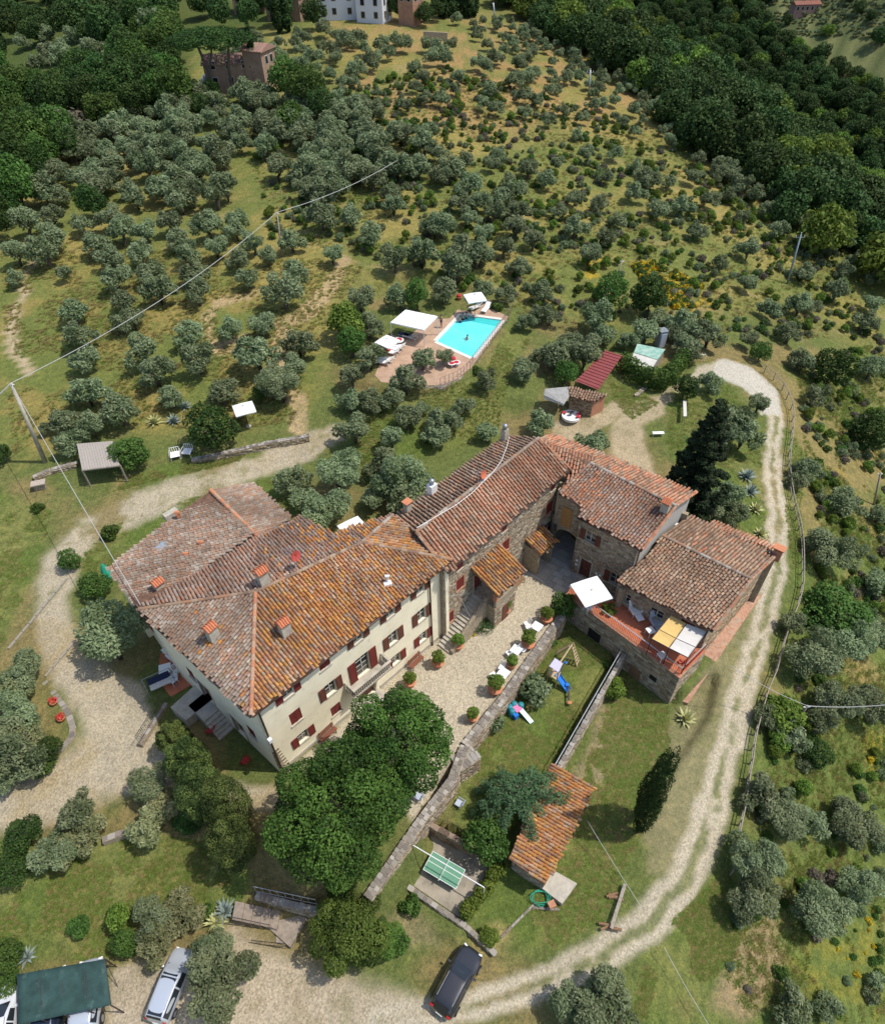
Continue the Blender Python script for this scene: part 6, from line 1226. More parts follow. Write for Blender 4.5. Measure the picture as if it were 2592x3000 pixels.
# --- red metal roof, stone shed with canvas, garden hut
rq = [P(1772, 1026, 3.2), P(1822, 1041, 3.2), P(1752, 1142, 2.8), P(1686, 1116, 2.8)]
rs_ = thing('red_roofed_shelter', 'open shelter with ribbed dark red sheet metal roof', 'shelter', (*(sum(rq) / 4)[:2], .6)); L0 = np.array(rs_.location); M_RSH = plain('red_sheet', (.24, .06, .055), .6, .15, 2, stain=(1.2, (.35, .12, .10), .68))
MB().slab([q - L0 for q in rq], .04).build('roof_sheet', M_RSH, rs_); rbm = None
for i in range(13): u = (i + .5) / 13; a = rq[0] * (1 - u) + rq[3] * u; b = rq[1] * (1 - u) + rq[2] * u; MB().beam(a - L0 + [0, 0, .03], b - L0 + [0, 0, .03], .1, .06).build('roof_rib', M_RSH, rs_)
for q in rq: MB().beam([q[0] - L0[0], q[1] - L0[1], -.5], q - L0, .12).build('post', M_WOOD, rs_)
M2 = lambda x, y: (1450 + x / 1.989, 850 + y / 1.989)
bz = 2.9; sq = [P(*M2(430, 560), bz), P(*M2(650, 608), bz), P(*M2(572, 655), bz - .2), P(*M2(436, 616), bz - .2)]
sd2 = thing('stone_shed', 'low stone lean-to with lichen roof and white canvas side awning', 'shed', (*(sum(sq) / 4)[:2], .4)); 
roof_face(sd2, sq, 'brown', seed=91, sp=.3, ex=.4); f = Frame(sq[3], sq[2], .15); wall(f, 'wall', M_STONE, sd2, 0, f.L - .1, 0, bz - .35, [(2.0, 4.5, .3, 2.2)] if 0 else []); stones(f, sd2, 0, f.L - .1, .2, bz - .4, seed=92, tint=(.9, .8, .7)); f = Frame(sq[2], sq[1], .15); wall(f, 'wall', M_BRICK, sd2, .1, f.L, 0, bz - .3)
f = Frame(sq[0], sq[3], .15); wall(f, 'wall', M_STONE, sd2, 0, f.L - .1, 0, bz - .3)
MB().slab([P(*M2(290, 575), bz), P(*M2(425, 562), bz), P(*M2(432, 618), bz - .15), P(*M2(400, 665), bz - .3), P(*M2(283, 612), bz - .3)], .05).build('grey_roof', plain('felt_roof', (.30, .29, .27), .9, .2, 3), sd2)
MB().slab([P(*M2(283, 605), bz - .3), P(*M2(405, 640), bz - .3), P(*M2(398, 672), bz - .8), P(*M2(285, 632), bz - .8)], .03).build('canvas', M_CLOTH, sd2)
settle(sd2)
wt = thing('oval_bench', 'white oval garden seat with red cushions beside the stone lean-to', 'seat', tuple(G(*M2(440, 745)))); wt.scale = (.85, .85, .85); MB().lathe([(1.1, 0), (1.2, .1), (1.2, .42), (1.05, .45), (1., .3), (.2, .28)], n=20).build('seat_ring', M_PLW, wt)
for a in (-.6, .1, 2.6): MB().box((cos(a) * 1.0, sin(a) * .9, .5), (.5, .4, .14), a).build('cushion', M_RED2, wt)
MB().tube([(0, 0, .2), (0, 0, 1.2)], .04, 6).box((0, .1, .8), (.5, .4, .06), .3, (.1, .1, .1)).build('middle_table', M_IRON, wt)
hz = 2.4; hq = [P(*M2(828, 312), hz), P(*M2(990, 345), hz), P(*M2(945, 405), hz - .05), P(*M2(808, 362), hz - .05)]; wq = [P(*M2(806, 365), hz - .1), P(*M2(943, 408), hz - .1), P(*M2(910, 462), hz - .25), P(*M2(786, 420), hz - .25)]
ht = thing('garden_hut', 'garden hut with patched pale green and white sheet roof behind a hedge', 'hut', (*(sum(hq) / 4)[:2], .4)); MB().slab(hq, .05).build('green_sheet', plain('pale_green_sheet', (.24, .42, .33), .7, .25, 2, stain=(2., (.45, .47, .42), .5)), ht); MB().slab(wq, .05).build('white_sheet', plain('dirty_white_sheet', (.55, .53, .48), .8, .15, 2), ht)
f = Frame(wq[3], wq[2], .1); wall(f, 'wall', M_WOODG, ht, 0, f.L, 0, hz - .4, thick=.08); f = Frame(wq[2], hq[1], .1); wall(f, 'wall', M_WOODG, ht, 0, f.L, 0, hz - .3, thick=.08); f = Frame(hq[0], wq[3], .1); wall(f, 'wall', M_WOODG, ht, 0, f.L, 0, hz - .3, thick=.08); settle(ht)
tl = thing('toilet_cabin', 'upright grey metal cabin behind the green-roofed hut', 'cabin', tuple(G(*M2(955, 328))), .3); MB().box((0, 0, 1.1), (.95, .95, 2.2)).build('body', plain('grey_metal', (.30, .34, .38), .5, .1), tl); MB().box((0, -.5, 1.0), (.7, .05, 1.8)).build('door', M_PLG, tl); MB().box((0, 0, 2.23), (1.05, 1.05, .06)).build('roof', M_METAL, tl)
tb_ = thing('trestle_rack', 'white metal drying rack by the top of the bend in the track', 'rack', tuple(G(*M2(1185, 415)))); MB().tube([(-.6, 0, 0), (-.6, 0, .9), (.6, 0, .9), (.6, 0, 0)], .03, 6).build('frame', M_WHITE, tb_)
for i in range(5): MB().tube([(-.6 + i * .3, -.4, .9), (-.6 + i * .3, .4, .9)], .015, 5).build('bar', M_WHITE, tb_)
sg = thing('ramp_rail', 'narrow white metal rail panel beside the big conifer', 'rail', tuple(G(*M2(1068, 735)))); a = np.array([0., -1.2, .9]); b = np.array([.7, 1.6, .9]); MB().slab([a, b, b + [.35, 0, 0], a + [.35, 0, 0]], .04).build('panel', M_GREYC, sg); MB().beam([0, -1.1, 0], [0, -1.1, .86], .06).beam([.7, 1.5, 0], [.7, 1.5, .86], .06).build('post', M_METAL, sg)
gb_ = thing('garden_bench', 'white bench in the grass left of the big conifer', 'bench', tuple(G(*M2(945, 850)))); MB().box((0, 0, .42), (1.2, .4, .06)).build('seat', M_PLW, gb_); leg4(gb_, M_PLW, .5, .15, .4)
wc = thing('well_cover', 'small stone step pile in the lawn in front of the hedge', 'stones', tuple(G(*M2(840, 600))))
for i in range(6): MB().box((-.5 + i * .25, -.6 + i * .28, .12), (.45, .35, .22), i * .7, random.choice(STONECOLS)).build('loose_stone', M_STONEF, wc)
# --- fence along the track
FL = lambda x, y: (2050 + x / 2.072, 1000 + y / 2.072); I2 = lambda x, y: (1700 + x / 2.007, 2000 + y / 2.007)
fpts = [FL(*q) for q in ((385, 195), (440, 240), (492, 300), (520, 355), (545, 420), (552, 490), (547, 560), (540, 630), (530, 700), (526, 760), (526, 830), (535, 900), (545, 965), (560, 1030), (576, 1090), (590, 1150), (600, 1215), (605, 1280), (606, 1350), (606, 1420), (604, 1500), (590, 1570), (572, 1640))] + [(2300, 1850), (2280, 1920), (2262, 1985), (2238, 2040)] + [I2(*q) for q in ((1040, 215), (1015, 310), (998, 400), (990, 480), (972, 570), (958, 660), (945, 750), (925, 840), (905, 940), (890, 1040), (878, 1130))]
ft = thing('track_fence', 'weathered wooden post and rail fence along the outer side of the dirt track', 'fence', tuple(G(*fpts[15]))); L0 = np.array(ft.location); g3 = [G(*q) for q in fpts]
pme = MB().tube([(0, 0, -.3), (0, 0, 1.15)], .06, 6).mesh('fence_post', M_WOODG)
for q in g3: link('fence_post', pme, ft, q - L0)
for a, b in zip(g3[:-1], g3[1:]): MB().tube([a + [0, 0, 1.1] - L0, b + [0, 0, 1.1] - L0], .045, 5).build('fence_rail', M_WOODG, ft); MB().tube([a + [0, 0, .6] - L0, b + [0, 0, .55] - L0], .035, 5).build('fence_rail', M_WOODG, ft)
# --- poles and wires
def pole(label, foot, top, r0, r1, mat, arm=False, h=None):
    b = G(*foot); f_ = min(np.arange(3, 16, .1), key=lambda z: abs(float(QV(b[0:1], b[1:2], b[2:3] + z)[1][0]) - top[1])); h = h or f_; t = thing('utility_pole', label, 'pole', tuple(b)); lean = (P(*top, b[2] + h) - b) * .6 if 1 else 0; lean = np.array([lean[0], lean[1], 0]); T = np.array([lean[0], lean[1], h])
    MB().tube([(0, 0, -.3), T], [r0, r1], 10).build('shaft', mat, t, True); 
    if arm: MB().beam(T + [-.7, 0, -.4], T + [.7, 0, -.4], .08).build('cross_arm', M_METAL, t); MB().tube([T + [0, 0, -.1], T + [0, 0, .3]], .06, 6).build('insulator', M_WHITE, t); MB().tube([T + [-.6, 0, -.36], T + [-.6, 0, -.1]], .05, 6).tube([T + [.6, 0, -.36], T + [.6, 0, -.1]], .05, 6).build('insulator', M_WHITE, t)
    else: MB().tube([T + [-.25, 0, -.15], T + [.25, 0, -.15]], .05, 6).build('insulator', M_WHITE, t)
    return b + T
T1 = pole('tall concrete pole leaning at the left edge, carrying the main cable', (133, 1354), (53, 1123), .24, .13, M_CONC)
T2 = pole('thin grey pole rising among the olives left of centre', (827, 753), (818, 622), .12, .09, M_WOODG)
T3 = pole('grey pole at the upper end of the cable among dense olives', (1195, 520), (1191, 452), .14, .1, M_WOODG)
T4 = pole('blue-grey pole with cross arm on the right slope', (2305, 832), (2337, 687), .16, .11, plain('blue_pole', (.22, .28, .30), .7, .1), True)
T5 = pole('leaning dark wooden pole near the yellow broom', (1795, 840), (1832, 762), .12, .09, M_WOODG)
T6 = pole('wooden pole on the right slope above the double cypress', (2560, 1480), (2552, 1385), .12, .09, M_WOODG)
T7 = pole('short pole in the bushes right of the dirt track holding a cable', (2330, 2110), (2355, 2085), .1, .08, M_WOODG, h=3.5)
T8 = pole('thin pole on the far hillside below the forest', (1724, 280), (1726, 205), .2, .15, M_METAL, True)
T9 = pole('slim pole among the olives under the village', (1452, 70), (1438, 8), .2, .15, M_METAL)
def wire(label, a, b, sag, r=.03, mat=None):
    a = np.array(a, float); b = np.array(b, float); c = (a + b) / 2; t = thing('cable', label, 'cable', tuple(a)); pts = [a + (b - a) * u - [0, 0, 4 * sag * u * (1 - u)] - a for u in np.linspace(0, 1, 22)]; MB().tube(pts, r, 5).build('strand', mat or plain('pale_cable', (.42, .42, .40), .6, .05), t)
wire('pale cable sagging from the leaning concrete pole to the second pole', T1, T2, 1.3, .035); wire('pale cable between the two poles on the upper olive slope', T2, T3, .8, .04); wire('pale cable leaving the left edge from the concrete pole', T1, P(-150, 1235, 9), .5, .05)
wire('pale cable from the concrete pole down to the farmhouse roof corner', T1, P(412, 1772, 9.3), .9, .03); wire('cable from the bush pole out to the right edge', T7, P(2750, 2045, 2), .6, .03); wire('cable from the bush pole towards the brick ledge', T7, P(2140, 1950, 3), .3, .02)
wire('thin wire crossing the play lawn from the stone house gutter', P(1311, 1674, 8.3), P(1401, 1850, .2), .2, .015); wire('thin wire running over the lower lawn to the track', P(1720, 2405, -.5), P(1880, 2660, -2.5), .1, .015)
wire('thin wire over the grass at the bottom right', P(1945, 2775, -2.), P(2080, 3010, -3), .2, .015)
# --- leftovers: logs and planks on lower lawn
lg_ = thing('log_bench', 'long plank laid on two log heaps on the dry grass inside the track bend', 'bench', tuple(P(1800, 2660, -2.7))); L0 = np.array(lg_.location); MB().beam(P(1830, 2590, -2.4) - L0, P(1790, 2720, -2.4) - L0, .2, .08).build('plank', M_WOODG, lg_)
for q in ((1805, 2632), (1785, 2715)):
    for k in range(4): c = P(*q, -2.75) - L0 + [random.uniform(-.3, .3), random.uniform(-.2, .2), .1]; a = random.uniform(-.4, .4); MB().tube([c - [.4 * cos(a), .4 * sin(a), 0], c + [.4 * cos(a), .4 * sin(a), .05]], .09, 6, (.3, .2, .13)).build('log', M_WOOD, lg_)
# ================================================================ VEGETATION
def pxm(p):
    """photo pixels per metre at a point"""
    return F / float((np.array(p) - CAM) @ cf)
def leafcloud(C, Rn, n, leaf, asp=2., seed=0, zs=1., shell=.72, out=.6, colvar=.35, up=.25):
    """leaves spread through the outer part of lobes; C (k,3) lobe centres, Rn (k,) radii"""
    r = np.random.default_rng(seed); C = np.array(C, float); Rn = np.array(Rn, float); pr = Rn ** 2; pr /= pr.sum(); k = r.choice(len(C), n, p=pr)
    d = r.normal(size=(n, 3)); d /= np.linalg.norm(d, axis=1)[:, None]; rad = Rn[k] * (shell + (1.06 - shell) * r.random(n) ** .7); rad *= 1 + .16 * (vnoise(d[:, 0] * 3 + k * 7, d[:, 1] * 3 + d[:, 2] * 2, .7, seed + 2, 2) - .5) * 2
    p = C[k] + d * rad[:, None] * np.array([1, 1, zs])
    # drop leaves deep inside other lobes
    dd = np.linalg.norm((p[:, None] - C[None]) / np.array([1, 1, zs]), axis=2) / Rn[None]; keep = (dd < .62).sum(1) == 0; p = p[keep]; d = d[keep]; k = k[keep]; n = len(p)
    nn = d * out + r.normal(size=(n, 3)) * .5 + np.array([0, 0, up]); nn /= np.linalg.norm(nn, axis=1)[:, None]
    t = r.normal(size=(n, 3)); t -= nn * (t * nn).sum(1)[:, None]; t /= np.linalg.norm(t, axis=1)[:, None]; b = np.cross(nn, t); s = leaf * r.uniform(.6, 1.4, n)[:, None]
    V = np.stack([p - t * s * asp / 2, p + b * s / 2, p + t * s * asp / 2, p - b * s / 2], 1).reshape(-1, 3)
    cl = r.random(len(C))[k]; v = .5 + (cl - .5) * colvar * 1.1 + (r.random(n) - .5) * .55 + (vnoise(p[:, 0] * 2 / Rn.mean(), p[:, 1] * 2 / Rn.mean() + p[:, 2], .8, seed, 2) - .5) * .5
    return V, np.arange(n * 4).reshape(-1, 4), np.clip(v, 0, 1)
def lobes(n, seed, R=1., zr=.8, core=.55, lr=(.34, .52), zc=0.):
    r = np.random.default_rng(seed); C = [[0, 0, zc]]; Rn = [core * R]
    for i in range(n):
        a = i * 2.399 + r.uniform(-.5, .5); z = 1 - 1.75 * (i + .5) / n + r.uniform(-.12, .12); q = sqrt(max(0, 1 - min(1, abs(z)) ** 2)); l = r.uniform(*lr) * R; k = R - l * r.uniform(.75, 1.25)
        C.append([cos(a) * q * k, sin(a) * q * k, zc + z * k * zr]); Rn.append(l)
    return C, Rn
M_OLIVE = leafmat('olive_leaves', (.085, .12, .05), (.31, .365, .195), .35, .6)
M_OLIVEY = leafmat('olive_leaves_flowering', (.10, .12, .045), (.36, .36, .18), .3, .6)
M_DARKG = leafmat('dark_green_leaves', (.016, .038, .010), (.075, .135, .030), .25, .45)
M_MIDG = leafmat('mid_green_leaves', (.03, .065, .012), (.125, .21, .045), .3, .45)
M_LIGHTG = leafmat('light_green_leaves', (.06, .11, .015), (.24, .33, .06), .35, .45)
M_LINL = leafmat('pale_linden_leaves', (.03, .062, .012), (.16, .25, .05), .3, .5)
M_FOR = leafmat('forest_leaves', (.018, .04, .012), (.085, .14, .036), .2, .6)
M_LINDEN = leafmat('linden_leaves', (.016, .036, .008), (.105, .175, .032), .22, .4)
M_CYP = leafmat('cypress_foliage', (.010, .026, .008), (.045, .085, .02), .05, .7)
M_JUN = leafmat('juniper_foliage', (.018, .036, .010), (.135, .175, .045), .1, .6)
M_CEDAR = leafmat('cedar_needles', (.04, .095, .045), (.17, .28, .125), .2, .6)
M_CONIF = leafmat('conifer_needles', (.012, .026, .012), (.045, .07, .028), .08, .6)
M_BROWNB = leafmat('bare_brush', (.08, .065, .045), (.20, .18, .13), .1, .8)
M_TRUNK = plain('bark', (.13, .10, .075), .95, .35, 5, .6); M_GRASSB = leafmat('dry_grass_blades', (.22, .18, .065), (.46, .38, .16), .5, .7); M_GRASSG = leafmat('green_grass_blades', (.13, .18, .035), (.30, .36, .09), .5, .7); M_BROOM = leafmat('broom_flowers', (.36, .24, .015), (.62, .44, .03), .2, .7)
def trunk_mesh(name, h, r, limbs, spread, seed, top=.0):
    rr = random.Random(seed); m = MB(); k = [(0, 0, -.3), (rr.uniform(-.1, .1), rr.uniform(-.1, .1), h * .5), (rr.uniform(-.15, .15), rr.uniform(-.15, .15), h)]; m.tube(k, [r * 1.25, r * .95, r * .75], 7)
    for i in range(limbs):
        a = 2 * pi * i / limbs + rr.uniform(-.4, .4); s = spread * rr.uniform(.7, 1.1); m.tube([(k[2][0], k[2][1], h * .9), (cos(a) * s * .5, sin(a) * s * .5, h + s * .45), (cos(a) * s, sin(a) * s, h + s * rr.uniform(.6, 1.) + top)], [r * .6, r * .4, r * .12], 5)
    return m.mesh(name, M_TRUNK, True)
SPEC = {}
def species(key, nvar, maker): SPEC[key] = [maker(i) for i in range(nvar)]   # (crown mesh, trunk mesh, crown centre height for R = 1)
def mk_olive(mat, n=4200, leaf=.062):
    def f(i):
        r = np.random.default_rng(100 + i); C = [[0, 0, .9]]; Rn = [.42]
        for q in range(17):
            a = r.uniform(0, 6.28); d_ = r.uniform(.25, .95) ** .8; C.append([cos(a) * d_ * .85, sin(a) * d_ * .72, .62 + (1 - d_ * .6) * r.uniform(.1, 1.05)]); Rn.append(r.uniform(.17, .36))
        return npmesh('crown', *leafcloud(C, Rn, n, leaf, 2.6, 200 + i, .95, .30, .35, .6, .55), mat), trunk_mesh('trunk', .55, .10, 4, .55, i), 1.02
    return f
def mk_round(mat, n=5200, leaf=.072, zr=.85, lob=11, hgt=1.15, asp=1.5, shell=.7, tr=.07, name='crown'):
    def f(i):
        C, Rn = lobes(lob, 300 + i * 7 + lob, 1, zr, .55, (.30, .48)); C = [[c[0], c[1], c[2] + hgt] for c in C]
        return npmesh('crown', *leafcloud(C, Rn, n, leaf, asp, 400 + i, 1., shell), mat), trunk_mesh('trunk', hgt * .55, tr, 4, .5, i + 20), hgt
    return f
species('olive', 9, mk_olive(M_OLIVE)); species('olivef', 3, mk_olive(M_OLIVEY, 4600, .058)); species('dark', 4, mk_round(M_DARKG)); species('mid', 4, mk_round(M_MIDG)); species('light', 3, mk_round(M_LIGHTG, 2600, .12)); species('oliveb', 3, mk_olive(M_OLIVE, 12000, .036))
species('shrub', 3, mk_round(M_MIDG, 1500, .13, .7, 7, .6)); species('brush', 3, mk_round(M_BROWNB, 1800, .10, .6, 9, .55, 3., .3)); species('oliveshrub', 3, mk_round(M_OLIVE, 1500, .11, .7, 7, .65, 2.))
species('linden', 2, lambda i: (lambda C_: (npmesh('crown', *leafcloud([[c[0], c[1], c[2] + 1.25] for c in C_[0]], C_[1], 46000, .027, 1.5, 500 + i, 1., .74, .6, .6), M_LINDEN), trunk_mesh('trunk', .9, .07, 6, .6, i + 40), 1.25))(lobes(34, 510 + i, 1, .85, .62, (.16, .30))))
species('lindenl', 1, lambda i: (lambda C_: (npmesh('crown', *leafcloud([[c[0], c[1], c[2] + 1.1] for c in C_[0]], C_[1], 22000, .037, 1.5, 520 + i, 1., .74, .7, .5), M_LINL), trunk_mesh('trunk', .7, .07, 5, .5, i + 44), 1.1))(lobes(20, 530 + i, 1, .75, .6, (.22, .36))))
GROUPS = {}
def tree(kind, pos, R, label, group=None, name='tree', cat='tree', rz=None, zk=1., var=None, trunk=True):
    v = SPEC[kind]; i = random.randrange(len(v)) if var is None else var % len(v); cm, tm, hc = v[i]
    t = thing(name, label, cat, tuple(pos), random.uniform(0, 6.28) if rz is None else rz, group); t.scale = (R * random.uniform(.93, 1.07), R * random.uniform(.93, 1.07), R * zk)
    link('crown' if cat == 'tree' else 'foliage', cm, t); 
    if trunk: link('trunk' if cat == 'tree' else 'stem', tm, t)
    return t
def at(kind, px, py, rpx, up=1.0):
    """place a crown so that its middle is seen at the photo position; returns ground point and radius in metres"""
    hc = SPEC[kind][0][2]; R = 2.
    for _ in range(3): g = G(px, py, R * hc * up); R = rpx * (1.19 if 'olive' in kind else 1.) / pxm(g + [0, 0, R * hc * up])
    return g, R
K2_ = lambda x, y: (x / 1.989, 600 + y / 1.989); L2_ = L3; A2_ = a2; M2_ = M2; R2_ = FL; G2_ = lambda x, y: (x / 1.989, 2100 + y / 1.989); J2_ = J2; I2_ = I2; B2_ = bq
OL = []
def ol(fn, f, lst, region):
    for q in lst: x, y = fn(q[0], q[1]); OL.append((x, y, q[2] / f * 1.0, region))
ol(K2_, 1.989, [(90,260,85),(295,180,90),(75,415,55),(370,390,55),(150,90,90),(300,60,70),(470,90,70),(640,60,80),(560,200,90),(690,130,90),(840,140,80),(990,80,80),(820,260,80),(620,280,90),(1020,180,80),(1080,270,80),(1200,100,90),(1260,240,70),(1370,130,70),(1470,210,70),(1550,280,65),(1690,180,80),(1380,310,70),(1440,400,75),(1640,480,110),(1710,370,90),(660,410,90),(860,370,90),(920,480,95),(710,550,80),(1130,380,80),(1140,490,85),(420,610,85),(460,740,95),(690,680,70),(770,650,70),(470,890,95),(500,1070,110),(820,840,105),(1080,730,95),(1140,880,105),(910,960,105),(980,1110,80),(1330,700,80),(1520,680,90),(1490,860,120),(1280,1070,105),(1620,1020,130),(1740,790,95),(1700,930,95),(700,1170,115),(520,1280,90),(380,1230,95),(380,1370,90),(270,1290,50)], 'grey-green olive tree on the golden meadow left of the pool')
ol(L2_, 2.983, [(170,210,130),(510,190,120),(240,440,125),(880,130,125),(1230,130,110),(260,700,130),(700,720,125),(890,720,85),(560,900,145),(90,880,130),(430,1060,120),(250,1090,130),(1250,920,105),(1060,1130,105),(1570,850,95),(1620,420,88),(1450,160,95),(1760,150,110),(1750,330,95),(1740,720,90),(830,1250,115),(1280,1380,105),(100,1350,150),(440,1430,120),(60,1100,110),(830,1400,120),(700,1180,70)], 'grey-green olive tree in the grove round the swimming pool')
ol(A2_, 1.79, [(1000,90,95),(1240,50,125),(1150,230,130),(1570,90,150),(1590,220,110),(1060,190,80),(1430,190,80),(1480,0,100)], 'large olive tree just behind the farmhouse roofs')
ol(B2_, 2.557, [(250,40,110),(1220,90,110),(1620,220,120),(90,520,120),(560,60,90),(430,160,90)], 'olive tree between the stone farmhouse and the pool')
ol(M2_, 1.989, [(320,130,70),(600,150,100),(350,350,110),(520,350,110),(450,300,90),(160,450,75),(880,230,85),(780,290,60),(950,160,65),(1100,180,95),(1250,230,95),(1130,290,90),(1150,370,60),(1270,520,75),(1540,650,68),(1370,740,115),(1450,820,110),(1320,820,100),(1340,1180,110),(1240,1260,80),(1400,1300,80),(1480,280,60),(1600,100,65),(1720,230,75),(1780,400,70),(640,230,80),(1060,240,70)], 'olive tree in the gardens between pool and bend of the track')
ol(R2_, 2.072, [(630,100,75),(700,310,80),(1060,150,85),(630,760,85),(590,840,60),(920,640,40),(900,960,115),(820,1240,150),(1100,1040,70),(1085,1470,90),(690,1880,160),(900,1800,150),(560,1700,80),(1060,1780,130),(1060,620,60),(880,1700,100)], 'olive tree on the grassy slope beyond the track fence')
ol(I2_, 2.007, [(1250,280,105),(1110,190,80),(1430,230,100),(1500,80,130),(1700,100,130),(1080,650,120),(1230,800,130),(1340,820,115),(1620,850,150),(1000,1010,145),(1010,1230,150),(1400,1350,165),(1650,1220,130),(1240,1900,115),(1780,950,60),(1560,760,90),(1140,1080,80),(1470,1920,90),(1740,1750,60)], 'olive tree on the rough slope right of the dirt track')
ol(G2_, 1.989, [(60,180,190),(130,40,110),(40,300,130),(860,400,125),(940,500,110),(840,640,120),(450,540,110),(520,680,100),(400,760,100),(290,770,135),(880,1180,130),(1050,1070,90),(1060,1190,110),(930,1320,120)], 'olive tree in the lower left gardens')
ol(J2_, 2.557, [(130,1200,170),(100,1480,160),(150,1720,150),(60,1350,140)], 'large grey olive tree at the left edge beside the flower bed')
NEAR = {'olive tree in the lower left gardens', 'large grey olive tree at the left edge beside the flower bed'}
big = [(317, 1852, 108, 'broad olive tree in a stone ring on the gravel beside the shaded wall', 'oliveb'), (640, 2860, 105, 'big olive tree in the car park right of the silver car', 'oliveb'), (625, 2790, 60, 'upper part of olive beside the silver car, a smaller tree', 'oliveb'), (1780, 2940, 105, 'dark olive tree at the bottom edge below the track', 'oliveb'), (1700, 2960, 80, 'olive tree at the bottom edge, left one of the pair below the track', 'oliveb')]
for x, y, r, lab, k in big: g, R = at(k, x, y, r); tree(k, g, R, lab, None, 'olive_tree')
pts_ol = []
for x, y, r, reg_ in OL:
    k = 'oliveb' if r > 62 else ('olivef' if (reg_ in NEAR and random.random() < .5) else 'olive'); g, R = at(k, x, y, r); pts_ol.append((g, R, reg_, k))
# procedural fill of the groves seen further away
def fill(poly_px, step, R, jit=.33, prob=1., seed=1, avoid=3.2, up=1.6, rowang=.5):
    r = np.random.default_rng(seed); g = [G(*q) for q in poly_px]; xs_ = [q[0] for q in g]; ys_ = [q[1] for q in g]
    u = np.arange(-400, 400, step); A, B = np.meshgrid(u, u); ca, sa = cos(rowang), sin(rowang); X = (A * ca - B * sa).ravel() + 0; Y = (A * sa + B * ca).ravel() + 150; X = X + r.normal(0, step * jit * .5, X.shape); Y = Y + r.normal(0, step * jit * .5, Y.shape)
    k = (X > min(xs_) - 20) & (X < max(xs_) + 20) & (Y > min(ys_) - 20) & (Y < max(ys_) + 20); X, Y = X[k], Y[k]; Z = H(X, Y); px_, py_ = QV(X, Y, Z + up); k = inpoly(px_, py_, poly_px) & (r.random(len(X)) < prob) & ((Y) > 20)
    return [(np.array([a, b, c]), R * q) for a, b, c, q in zip(X[k], Y[k], Z[k], r.uniform(.9, 1.45, k.sum()))]
FILLS = [
 ([(60,660),(60,560),(150,440),(330,360),(430,300),(560,270),(880,270),(1000,330),(1130,420),(1000,560),(830,560),(790,700),(640,640),(500,590),(260,600)], 3.9, 2.2, .96, 'olive tree in the dense grove below the stone pine'),
 ([(860,260),(1060,300),(1200,350),(1400,480),(1520,560),(1600,640),(1500,830),(1420,900),(1250,780),(1020,760),(860,700),(880,560)], 4.0, 2.0, .88, 'olive tree in the dense grove above the pool'),
 ([(600,120),(800,100),(960,80),(1130,110),(1330,130),(1500,190),(1700,250),(1500,240),(1300,200),(1100,190),(1000,240),(860,240),(720,210)], 5.0, 1.7, .9, 'olive tree on the upper slope under the village'),
 ([(980,150),(1100,190),(1400,230),(1700,270),(1760,300),(1900,420),(1700,400),(1500,330),(1300,330),(1100,320),(960,290),(940,220)], 6.0, 1.35, .8, 'small olive tree on the straw-coloured upper slope'),
 ([(1330,50),(1480,40),(1560,60),(1740,140),(1930,230),(2090,360),(2130,470),(1900,400),(1700,290),(1450,160)], 4.0, 1.35, .92, 'small olive tree along the crest against the dark forest'),
 ([(1400,420),(1700,420),(1900,470),(2100,520),(2200,600),(2100,640),(1900,600),(1750,640),(1600,620),(1500,560)], 5.6, 1.6, .75, 'olive tree on the right shoulder of the hill'),
 ([(1620,640),(1900,620),(2150,600),(2400,720),(2592,860),(2592,1000),(2400,960),(2200,960),(2050,800),(1900,740),(1750,760),(1600,800)], 6.4, 1.6, .75, 'olive tree scattered on the green right-hand slope'),
 ([(2300,960),(2592,960),(2592,1500),(2450,1500),(2400,1300)], 7, 1.6, .4, 'olive tree scattered on the green right-hand slope'),
 ([(2020,440),(2110,410),(2200,480),(2360,580),(2592,740),(2592,840),(2350,680),(2150,560)], 3.6, 1.6, .95, 'grey olive tree along the right-hand crest above the forest'),
 ([(60,110),(300,60),(500,30),(520,110),(340,230),(60,260)], 7, 2.4, .6, 'pale olive tree on the far upper left slope'),
 ([(0,700),(60,640),(170,640),(160,760),(60,720)], 5, 2.1, .9, 'olive tree at the left edge of the golden meadow')]
ex = np.array([p[0][:2] for p in pts_ol]); CLEAR = [[(600,620),(780,700),(700,760),(600,740)],[(1150,560),(1330,560),(1250,700)],[(1690,290),(1750,330),(1600,300)],[(1780,760),(2120,820),(2080,920),(1880,880)],[(610,400),(680,400),(690,440),(620,450)],[(690,430),(760,420),(820,560),(820,700),(730,690),(670,600)],[(1070,610),(1150,600),(1180,720),(1090,760)],[(1230,330),(1500,360),(1650,400),(1440,440),(1280,400)]]
for i, (pl, st, R, pr, lab) in enumerate(FILLS):
    for g, r_ in fill(pl, st, R, .55, pr, 60 + i):
        px_, py_ = QV(g[0:1], g[1:2], g[2:3] + 1.5)
        if np.min(np.hypot(ex[:, 0] - g[0], ex[:, 1] - g[1])) < 3.0 or any(inpoly(px_, py_, c)[0] for c in CLEAR): continue
        pts_ol.append((g, r_, lab, 'olive'))
pts_ol.sort(key=lambda p: -p[1] * pxm(p[0] + [0, 0, 1.5]))
